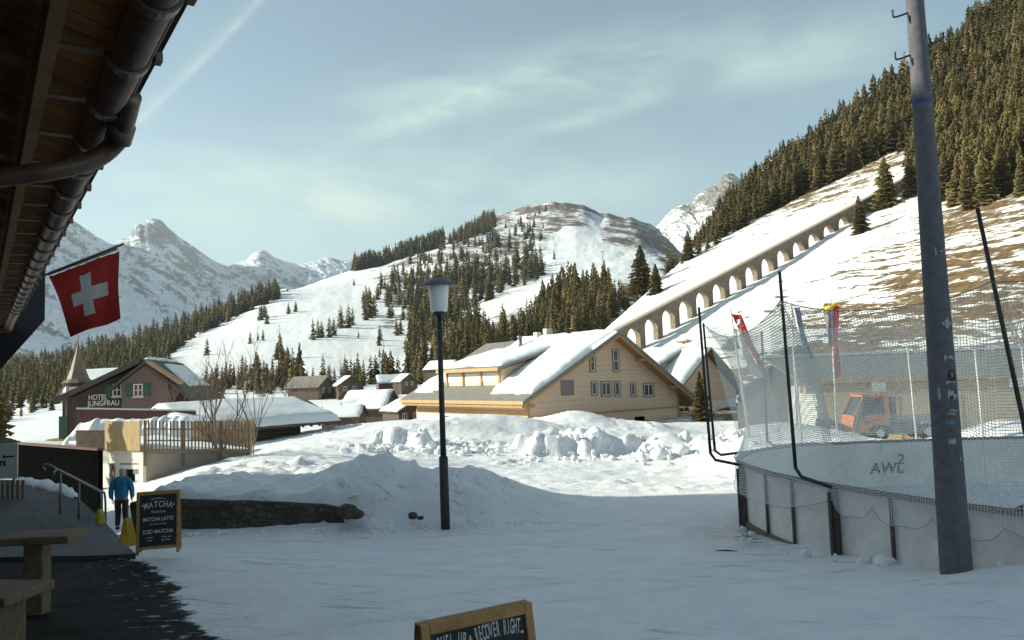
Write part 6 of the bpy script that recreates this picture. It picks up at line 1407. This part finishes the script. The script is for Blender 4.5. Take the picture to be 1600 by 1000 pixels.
# ---------------- flags behind the rink
def banner(label, ptop, pbot, Y, cloth, mats, name='banner_flag'):
    a = P(*pbot, Y); t_ = P(*ptop, Y); root = thing(name, label, 'flag', a); b = MB(); b.tube([(0, 0, -1.0), t_-a], [.05, .03], 8); b.build('flag_pole', M['whitepaint'], root, True)
    for (poly, mt, nm, off) in cloth:
        pts = [P(x, y, Y)-a for x, y in poly]; n = 14; vs = []; A, B_, C_, D_ = pts
        for j in range(n+1):
            for i in range(7):
                u, v = i/6, j/n; p = (A*(1-u)+B_*u)*(1-v)+(D_*(1-u)+C_*u)*v; vs.append(p+Vector((0, .10*math.sin(u*5+v*6)-off, 0)))
        mb = MB(); mb.add(vs, [(j*7+i, j*7+i+1, (j+1)*7+i+1, (j+1)*7+i) for j in range(n) for i in range(6)]); mb.build(nm, M[mt], root, True)
    return root
banner('tall narrow Swiss banner leaning right behind the net, red with a white cross', (1141, 482), (1171, 656), 29, [([(1143, 490), (1157, 492), (1204, 592), (1198, 600)], 'red', 'cloth', 0), ([(1150, 500), (1154, 499), (1160, 510), (1156, 511)], 'flagwhite', 'cross', .06), ([(1148, 507), (1158, 502), (1159, 505), (1149, 510)], 'flagwhite', 'cross', .07), ([(1147, 512), (1156, 514), (1194, 592), (1172, 585)], 'flagwhite', 'cloth', -.05)], None)
banner('greyish blue banner hanging slack to the right of the tall net pole', (1236, 474), (1245, 656), 30, [([(1236, 483), (1248, 480), (1271, 562), (1260, 560)], 'blue', 'cloth', 0), ([(1236, 484), (1240, 483), (1258, 545), (1254, 546)], 'flagwhite', 'cloth', .05)], None)
banner('red, yellow and grey banner hanging straight behind the net', (1298, 466), (1306, 655), 31, [([(1287, 475), (1297, 474), (1302, 540), (1294, 540)], 'greyshutter', 'cloth', 0), ([(1297, 480), (1310, 478), (1312, 590), (1303, 592)], 'red', 'cloth', .02), ([(1287, 474), (1310, 472), (1310, 484), (1288, 492)], 'yellow', 'cloth', .05)], None)

# ---------------- small orange utility vehicle
YT = 36; k_ = YT/F; tp = P(1376, 690, YT); tr = thing('utility_vehicle', 'small orange cab utility vehicle with a flat bed parked behind the rink', 'utility vehicle', (tp.x, YT, tp.z+.02), R(-3))
X_ = lambda px: (px-1376)*k_; Z_ = lambda py: (690-py)*k_+(0)
wdt = 1.5
b = MB(); cabp = [(X_(1333), Z_(676)), (X_(1357), Z_(676)), (X_(1366), Z_(664)), (X_(1392), Z_(664)), (X_(1392), Z_(618)), (X_(1356), Z_(618)), (X_(1336), Z_(660))]
b.prism([(x, 0, z) for x, z in [(X_(1333), Z_(676)), (X_(1357), Z_(676)), (X_(1366), Z_(666)), (X_(1392), Z_(666)), (X_(1392), Z_(648)), (X_(1339), Z_(650))]], (0, wdt, 0)); b.build('cab_body', M['orange'], tr)
b = MB(); b.prism([(x, .02, z) for x, z in [(X_(1341), Z_(650)), (X_(1389), Z_(648)), (X_(1389), Z_(622)), (X_(1355), Z_(622))]], (0, wdt-.04, 0)); b.build('cab_glass', M['glass'], tr)
b = MB(); b.box(X_(1353), X_(1393), -.02, wdt+.02, Z_(622), Z_(617)); b.box(X_(1385), X_(1393), -.015, wdt+.015, Z_(650), Z_(622)); b.beam((X_(1340), .0, Z_(650)), (X_(1355), .0, Z_(621)), .06, .1); b.beam((X_(1340), wdt, Z_(650)), (X_(1355), wdt, Z_(621)), .06, .1); b.build('cab_roof', M['orange'], tr)
b = MB(); b.box(X_(1394), X_(1462), .05, wdt-.05, Z_(662), Z_(657)); b.build('flat_bed', M['steel'], tr); b = MB(); b.box(X_(1394), X_(1462), .02, .05, Z_(657), Z_(651)); b.build('bed_side', plain('pale_red_side', (.45, .30, .28), .15, 4, .6), tr)
b = MB(); b.box(X_(1396), X_(1440), .15, wdt-.15, Z_(680), Z_(663)); b.build('chassis', M['machine'], tr)
for px in (1376, 1449):
    for y in (-.06, wdt-.22):
        q = MB(); r = 12.5*k_; q.tube([(X_(px), y, r), (X_(px), y+.28, r)], r, 20); wq = q.build('wheel', M['rubber'], tr); q = MB(); q.tube([(X_(px), y-.012, r), (X_(px), y+.292, r)], r*.5, 14); q.build('rim', M['whitepaint'], wq)
b = MB(); b.beam((X_(1355), -.1, Z_(620)), (X_(1337), -.12, Z_(676)), .10, .14); b.build('mirror_arm', M['machine'], tr)
b = MB(); b.box(X_(1396), X_(1403), .0, .2, Z_(660), Z_(622)); b.build('exhaust', M['machine'], tr)
b = MB(); b.tube([(X_(1357), -.03, Z_(659)), (X_(1357), -.01, Z_(659))], 5*k_, 14); b.build('side_intake', M['machine'], tr)
b = MB(); b.box(X_(1306), X_(1322), .1, wdt-.1, Z_(688), Z_(664)); b.beam((X_(1300), .1, Z_(655)), (X_(1338), .2, Z_(672)), .12, .12); b.beam((X_(1296), .4, Z_(684)), (X_(1300), .4, Z_(655)), .10, .9); b.build('front_blower', plain('rusty_red_blower', (.25, .12, .09), .4, 6, .7), tr)

# ---------------- terrace with concrete walls and slat fence
c0 = P(228, 705, 28); cR = P(390, 704, 30.2); cL = P(108, 693, 34.5); te = thing('concrete_terrace', 'pale concrete terrace with a doorway below its deck at the foot of the hotel', 'terrace', (c0.x, c0.y, 0))
zt0 = c0.z; v0 = Vector((0, 0, 0)); vR = Vector((cR.x-c0.x, cR.y-c0.y, 0)); vL = Vector((cL.x-c0.x, cL.y-c0.y, 0))
b = MB(); b.prism([v0+Vector((0, 0, -1.5)), vR+Vector((0, 0, -1.5)), vR+Vector((0, 0, cR.z-.02)), v0+Vector((0, 0, zt0-.02))], vL.normalized()*.3); b.build('side_wall', M['concrete2'], te)  # same concrete as the left face, coloured darker as the side in shade
nL = Vector((vL.y, -vL.x, 0)).normalized(); nL = nL if nL.x < 0 or nL.y < 0 else -nL
zL = cL.z
def onL(px, py):     # point on the left face plane
    d = ray(px, py); n = nL; o = Vector((0, 0, CZ)); s_ = (n.dot(Vector((c0.x, c0.y, 0)))-n.dot(o))/n.dot(d); q = o+d*s_; return q-Vector((c0.x, c0.y, 0))
def Lquad(mb, px0, px1, py0, py1, th_, off=0):
    a, c, d, e = onL(px0, py1), onL(px1, py1), onL(px1, py0), onL(px0, py0); mb.prism([a+nL*off, c+nL*off, d+nL*off, e+nL*off], -nL*th_)
b = MB(); Lquad(b, 160, 171, 700, 800, .25); Lquad(b, 180, 187, 724, 800, .25); Lquad(b, 217, 228, 724, 800, .25); Lquad(b, 108, 228, 697, 724, .25); Lquad(b, 187, 217, 726, 733, .25)
b.build('white_wall', M['concrete'], te)
b = MB(); Lquad(b, 171, 187, 724, 800, .05, -.5); Lquad(b, 187, 219, 724, 800, .05, -1.3); b.build('dark_doorway', M['oldwood'], te)
b = MB(); Lquad(b, 199, 217, 728, 742, .04, -.2); b.build('white_panel', M['render'], te); b = MB(); Lquad(b, 171, 180, 724, 800, .05, -.08); b.build('brown_door', M['redwood'], te)
b = MB(); b.prism([v0+Vector((0, 0, zt0-.02)), vR+Vector((0, 0, cR.z-.02)), vR+vL+Vector((0, 0, zL)), vL+Vector((0, 0, zL))], Vector((0, 0, .10))); b.build('deck', M['fresh'], te)
b = MB()
for a_, c_2 in ((v0+Vector((0, 0, zt0)), vR+Vector((0, 0, cR.z))),): b.beam(a_+Vector((0, -.03, -.02)), c_2+Vector((0, -.03, -.02)), .12, .12)
b.build('edge_beam', M['fencewood'], te)
fe = thing('slat_fence', 'grey wooden slat fence round the terrace with a bamboo screen beside it', 'fence', (c0.x, c0.y, 0))
b = MB(); n = 30; hf = (705-657)/F*28
for k in range(n+1): q = v0.lerp(vR, k/n)+Vector((0, -.08, zt0*(1-k/n)+cR.z*k/n)); b.box(q.x-.022, q.x+.022, q.y-.015, q.y+.015, q.z+.04, q.z+hf)
b.build('slat_panel', M['fencewood'], fe)
b = MB()
for f in (.35, .72): b.beam(v0+Vector((0, -.05, zt0+hf*f)), vR+Vector((0, -.05, cR.z+hf*f)), .03, .05)
for f in (.0, .35, .72, 1.0): q = v0.lerp(vR, f)+Vector((0, -.05, zt0*(1-f)+cR.z*f)); b.box(q.x-.04, q.x+.04, q.y-.04, q.y+.04, q.z-.5, q.z+hf)
b.build('rail', M['fencewood'], fe)
b = MB(); 
for k in range(22):
    q0_ = onL(122+(170-122)*k/21, 700)+nL*.05; z1_ = onL(122+(170-122)*k/21, 672).z; b.box(q0_.x-.02, q0_.x+.02, q0_.y-.02, q0_.y+.02, q0_.z-.1, z1_)
b.build('slat_panel', M['fencewood'], fe)
b = MB(); Lquad(b, 168, 223, 658, 704, .03, .10); b.build('bamboo_screen', M['bamboo'], fe)
# fence continues to the barn, browner
f0, f1 = P(300, 702, 33.5), P(396, 700, 33.2); fb2 = thing('slat_fence', 'browner slat fence behind the grey one in front of the log barn', 'fence', (f0.x, f0.y, f0.z)); b = MB(); dv = f1-f0
for k in range(30): q = dv*(k/29); b.box(q.x-.03, q.x+.03, q.y-.015, q.y+.015, -.3, (702-659)/F*33.5)
b.build('slat_panel', M['trim'], fb2); b = MB(); b.beam((0, .03, .9), (dv.x, dv.y+.03, dv.z+.9), .03, .06); b.beam((0, .03, .3), (dv.x, dv.y+.03, dv.z+.3), .03, .06); b.build('rail', M['trim'], fb2)
# red slatted screen and snow covered hedge on the terrace
s0, s1 = P(112, 702, 42), P(306, 692, 42); sc2 = thing('slat_screen', 'long red brown slatted screen on the hotel terrace', 'screen', (s0.x, s0.y, s0.z)); b = MB(); dv = s1-s0; 
b.prism([(0, 0, 0), (dv.x, 0, dv.z), (dv.x, 0, P(306, 642, 42).z-s0.z), (P(120, 640, 42).x-s0.x, 0, P(120, 640, 42).z-s0.z)], (0, .06, 0)); b.build('panel', M['redwood'], sc2)
b = MB(); b.beam((P(120, 640, 42).x-s0.x, -.03, P(120, 638, 42).z-s0.z), (dv.x, -.03, P(306, 641, 42).z-s0.z), .08, .08); b.build('rail', M['whitepaint'], sc2)
def lumpy(label, px0, px1, pyt, pyb, Y, seed):
    a = P(px0, pyb, Y); wv_ = (px1-px0)*Y/F; hv = (pyb-pyt)*Y/F; nx_, nz_ = 110, 26; u = np.linspace(0, 1, nx_)[None]; v = np.linspace(0, 1, nz_)[:, None]
    col_ = .30+.70*np.clip(1.6*np.abs(vnoise(u*17, u*0+3, 5)-.42)**.6*(.6+.6*vnoise(u*41, u*0, 6)), 0, 1); hgt = hv*(.84+.16*col_)*np.minimum(1, np.minimum(u, 1-u)*9+.35); ang = v*math.pi*.5
    X = u*wv_+0*v+(v < .5)*0; Yv = -.9*np.cos(ang)*(.75+.25*col_)+0*u; Z = hgt*np.sin(ang)**.6
    Yv = Yv+.35*fbm(X*2.5, Z*.8, 4, seed); Z = Z+.25*fbm(X*1.6, Z*1.5, 3, seed+2); me_ = grid_mesh(np.vstack([X, X[-1:]]), np.vstack([Yv, Yv[-1:]+.9]), np.vstack([Z, Z[-1:]*.2])); o = link_mesh('snow_covered_hedge', me_, M['fresh']); o.location = a
    return tag(o, label, 'hedge')
lumpy('hedge buried under columns of white snow along the hotel terrace', 113, 308, 655, 698, 38, 3)

# bare trees and bushes
p = P(342, 716, 28.8); bare_tree('bare_tree', 'leafless multi stemmed shrub tree growing against the terrace wall', (p.x, 28.8, p.z), 4.0, 5, stems=5, spread=.32, r0=.045)
p = P(398, 690, 32); bare_tree('bare_tree', 'slender pale leafless tree in front of the log barn', (p.x, 32, p.z), 4.6, 9, stems=3, spread=.22, r0=.028)
p = P(268, 650, 46); bare_tree('bare_shrub', 'leafless bush against the right corner of the hotel', (p.x, 46, p.z-.8), 3.0, 14, stems=5, spread=.5, r0=.03, cat='shrub')
p = P(1592, 590, 60); bare_tree('bare_tree', 'leafless tree on the slope at the right edge behind the net', (p.x, 60, p.z), 9, 21, stems=3, spread=.3, r0=.09)
p = P(655, 470, 200)
for i, (x, y, h, Y_) in enumerate(((640, 505, 26, 0), (590, 590, 34, 0), (535, 598, 40, 0), (405, 604, 44, 0), (600, 545, 16, 0))):
    q = S.hit(x, y)
    if q is None: continue
    bare_tree('bare_tree', ['brown leafless tree among spruces left of the lamp head', 'brown leafless tree beside the spruces above the village centre', 'reddish bare tree behind the leftmost village houses', 'brown bare tree rising behind the log barn roof', 'wispy bare tree on the ski slope left of the grove'][i], q, h/F*q.y, 30+i, stems=4, spread=.3, r0=h/F*q.y*.012, depth=3)
p = P(1096, 660, 70); o = thing('pine_tree', 'small dark fir in front of the white ground floor right of the chalet', 'conifer', (p.x, p.y, -1.5), 0); c = bpy.data.objects.new('crown', fine[0]); COL.objects.link(c); c.parent = o; c = bpy.data.objects.new('trunk', trunk_me); COL.objects.link(c); c.parent = o; o.scale = (5.4, 5.4, 4.6)
q = right_hit(1145, 547); 
if q is None: q = P(1145, 547, 130)
hut = thing('snow_machine', 'small dark hut like machine on the snow slope behind the net', 'machine', q, 0); b = MB(); b.box(-1.6, 1.6, -.8, .8, .2, 1.0); b.box(-.9, .9, -.7, .7, 1.0, 1.9); b.tube([(1.2, 0, 1), (1.3, 0, 2.4)], .1, 6); b.build('body', M['machine'], hut)
for j, s in enumerate((-1, 1)): b = MB(); b.box(-1.7, 1.7, s*.9-.15, s*.9+.15, 0, .5); b.build('track', M['rubber'], hut)
for i, (x, y, h, Y_) in enumerate(((415, 640, 46, 90), (452, 632, 40, 110), (478, 628, 34, 120), (500, 622, 24, 140), (532, 618, 22, 150), (622, 618, 26, 140), (668, 606, 30, 140), (298, 640, 46, 80), (556, 664, 16, 80))):
    p = P(x, y, Y_)
    bare_tree('bare_shrub', ['brown bush tangle rising just behind the log barn roof', 'second brown bush right of the tangle behind the log barn', 'reddish bush left of the bare roofed village house', 'low bush in front of the bare roofed village house', 'low brown bush between the two gabled village houses', 'brown bush between the white roofed village houses', 'bushy brown shrub at the left tip of the chalet roof', 'brown bush in the gap between hotel and log barn', 'dry low bush beside the red brown shed'][i], p, h/F*Y_*1.15, 60+i, stems=7, spread=.45, r0=h/F*Y_*.014, depth=3, cat='shrub')
# loose bits: stick on the snow, clods
p = P(1134, 848, 13.9); b = MB(); b.tube([(-.18, .03, .02), (0, 0, .03), (.2, -.05, .015)], [.008, .014, .006], 5); o = b.build('stick', M['bark']); o.location = (p.x, p.y, gz(p.x, p.y)); tag(o, 'short dark stick lying on the snowy road near the rink', 'stick')
def clod(label, px, py, Y, s, seed):
    p = P(px, py, Y); bm = bmesh.new(); bmesh.ops.create_icosphere(bm, subdivisions=3, radius=s)
    for v in bm.verts: v.co *= 1+.45*float(fbm(np.array([v.co.x*3/s*.35+seed*3]), np.array([v.co.z*3/s*.35+v.co.y/s]), 3, seed)[0]); v.co.z *= .8
    me_ = bpy.data.meshes.new('snow_clod'); bm.to_mesh(me_); bm.free(); o = link_mesh('snow_clod', me_, M['snow'], None, True); o.location = (p.x, p.y, gz(p.x, p.y)+s*.35); tag(o, label, 'snow clod')
clod('pointed clod of snow resting against the rink boards left of the grey pole', 1378, 872, 11.7, .13, 1); clod('round ball of snow at the right end of the ploughed ridge', 1030, 712, 29.3, .36, 2); clod('flat lump of snow right of the round ball', 1065, 712, 29.5, .32, 3); clod('small clod left of the round ball', 1003, 713, 29.3, .22, 4)

# broken pieces of ploughed snow
rr = random.Random(44); b = MB()
bm0 = bmesh.new(); bmesh.ops.create_icosphere(bm0, subdivisions=1, radius=1); iv = [v.co.copy() for v in bm0.verts]; fi = [tuple(v.index for v in f.verts) for f in bm0.faces]; bm0.free()
def chunk(x, y, s):
    z = gz(x, y)+s*.15; Rr_ = Matrix.Rotation(rr.uniform(0, 6.28), 3, Vector((rr.random()+.1, rr.random(), rr.random())).normalized()); sc_ = Vector((rr.uniform(.7, 1.3), rr.uniform(.6, 1.1), rr.uniform(.45, .8)))
    b.add([Vector((x, y, z))+Rr_ @ Vector((v.x*sc_.x*s*rr.uniform(.8, 1.2), v.y*sc_.y*s*rr.uniform(.8, 1.2), v.z*sc_.z*s*rr.uniform(.8, 1.2))) for v in iv], fi)
for k in range(330):
    x = rr.uniform(-7, 8.5); y = rr.gauss(30.6 if x > 0 else 32.3, 1.0); chunk(x, y, abs(rr.gauss(.05, .09))+.04)
for k in range(120): x = rr.uniform(-9, .5); chunk(x, 17.75+.25*rr.random()+(0 if x > -3 else .3)-.35*(x < -4), abs(rr.gauss(.02, .035))+.02)
for k in range(90): x = rr.uniform(-4.6, -.3); chunk(x, rr.uniform(18.1, 20.2), abs(rr.gauss(.03, .05))+.025)
for k in range(50): s_ = rr.uniform(allp[0], allp[-1]+2); p, d = at_s(s_); q = p+outdir(d)*rr.uniform(.18, .7); chunk(q.x, q.y, abs(rr.gauss(.02, .04))+.02)
tag(b.build('snow_rubble', M['snow']), 'loose broken lumps of ploughed snow lying on the banks and by the rink', 'snow rubble', kind='stuff')

# ---------------- person walking away
py_ = 21.2; pf_ = P(190, 828, py_); HT = (828-733)/F*py_
pn = thing('person', 'person seen from behind in a blue hooded jacket and dark trousers walking away', 'person', (pf_.x, pf_.y, pf_.z), R(10)); K = HT/1.75
def skin(name, nodes, edges_, mat, parent, sub=2):
    me_ = bpy.data.meshes.new(name); me_.from_pydata([Vector(n[0])*K for n in nodes], edges_, []); o = bpy.data.objects.new(name, me_); COL.objects.link(o)
    md = o.modifiers.new('s', 'SKIN'); md.use_smooth_shade = True
    for v, n in zip(me_.skin_vertices[0].data, nodes): r = n[1]; v.radius = (r[0]*K, r[1]*K) if isinstance(r, tuple) else (r*K, r*K)
    me_.skin_vertices[0].data[0].use_root = True
    ms_ = o.modifiers.new('u', 'SUBSURF'); ms_.levels = sub; ms_.render_levels = sub; bpy.context.view_layer.update()
    nm_ = bpy.data.meshes.new_from_object(o.evaluated_get(bpy.context.evaluated_depsgraph_get())); bpy.data.objects.remove(o); q = link_mesh(name, nm_, M[mat], parent, True); return q
body = [((0, 0, .93), (.15, .11)), ((0, 0, 1.10), (.15, .10)), ((0, 0, 1.30), (.17, .11)), ((0, .01, 1.43), (.10, .08)), ((0, .02, 1.53), (.055, .055)), ((0, .035, 1.60), (.075, .085)), ((0, .04, 1.68), (.07, .085)),
        ((-.19, 0, 1.40), .065), ((-.25, -.02, 1.14), .05), ((-.26, .04, .90), .036), ((-.255, .06, .82), .03), ((.19, 0, 1.40), .065), ((.25, .0, 1.14), .05), ((.25, .07, .90), .036), ((.245, .09, .82), .03),
        ((-.10, 0, .86), .10), ((-.10, .05, .48), .065), ((-.10, -.02, .09), .045), ((-.10, .10, .04), .04), ((.10, 0, .86), .10), ((.10, -.02, .48), .065), ((.10, .10, .09), .045), ((.10, .22, .04), .04)]
ed2 = [(0, 1), (1, 2), (2, 3), (3, 4), (4, 5), (5, 6), (3, 7), (7, 8), (8, 9), (9, 10), (3, 11), (11, 12), (12, 13), (13, 14), (0, 15), (15, 16), (16, 17), (17, 18), (0, 19), (19, 20), (20, 21), (21, 22)]
skin('body', body, ed2, 'skin', pn)
jk = [((0, 0, .84), (.205, .155)), ((0, 0, 1.05), (.205, .155)), ((0, 0, 1.30), (.215, .15)), ((0, .0, 1.44), (.12, .11)), ((0, -.01, 1.52), (.09, .09)), ((-.21, 0, 1.38), .095), ((-.275, -.02, 1.13), .08), ((-.285, .04, .87), .062), ((.21, 0, 1.38), .095), ((.275, .0, 1.13), .08), ((.275, .07, .87), .062)]
skin('jacket', jk, [(0, 1), (1, 2), (2, 3), (3, 4), (3, 5), (5, 6), (6, 7), (3, 8), (8, 9), (9, 10)], 'jacket', pn)
tr_ = [((0, 0, .90), (.155, .12)), ((-.10, 0, .80), .108), ((-.105, .05, .48), .085), ((-.105, -.02, .10), .07), ((.10, 0, .80), .108), ((.105, -.02, .48), .085), ((.105, .10, .10), .07)]
skin('trousers', tr_, [(0, 1), (1, 2), (2, 3), (0, 4), (4, 5), (5, 6)], 'trousers', pn)
for s, yy_ in ((-1, -.02), (1, .10)): skin('boot', [((s*.105, yy_-.03, .10), .065), ((s*.105, yy_, .05), .055), ((s*.105, yy_+.14, .045), .045)], [(0, 1), (1, 2)], 'shoe', pn)
skin('hair', [((0, .02, 1.60), (.082, .08)), ((0, .025, 1.67), (.088, .098)), ((0, .03, 1.73), (.06, .07))], [(0, 1), (1, 2)], 'hair', pn)
for s in (-1, 1):
    hx = s*.25; hy = .07 if s < 0 else .10
    for k in range(4): skin('finger', [((hx, hy-.02+k*.018, .80), .011), ((hx*1.0, hy-.015+k*.018, .755), .010), ((hx*.98, hy-.005+k*.016, .715+.006*abs(k-1.5)), .008)], [(0, 1), (1, 2)], 'skin', pn, 1)
    skin('thumb', [((hx, hy+.035, .83), .012), ((hx*.96, hy+.065, .79), .010), ((hx*.94, hy+.07, .76), .009)], [(0, 1), (1, 2)], 'skin', pn, 1)

# ---------------- thin mountain air: one closed box round the scene
t_ = bpy.data.materials.new('thin_haze'); t_.use_nodes = True; n_ = t_.node_tree; n_.nodes.clear()
o_ = n_.nodes.new('ShaderNodeOutputMaterial'); v_ = n_.nodes.new('ShaderNodeVolumePrincipled'); n_.links.new(v_.outputs[0], o_.inputs['Volume'])
v_.inputs['Color'].default_value = (.80, .88, .95, 1); v_.inputs['Density'].default_value = .00007; v_.inputs['Anisotropy'].default_value = .2
b = MB(); b.box(-9100, 9100, -3100, 9100, -63, 1400); hz_ = b.build('haze', t_); hz_['kind'] = 'stuff'
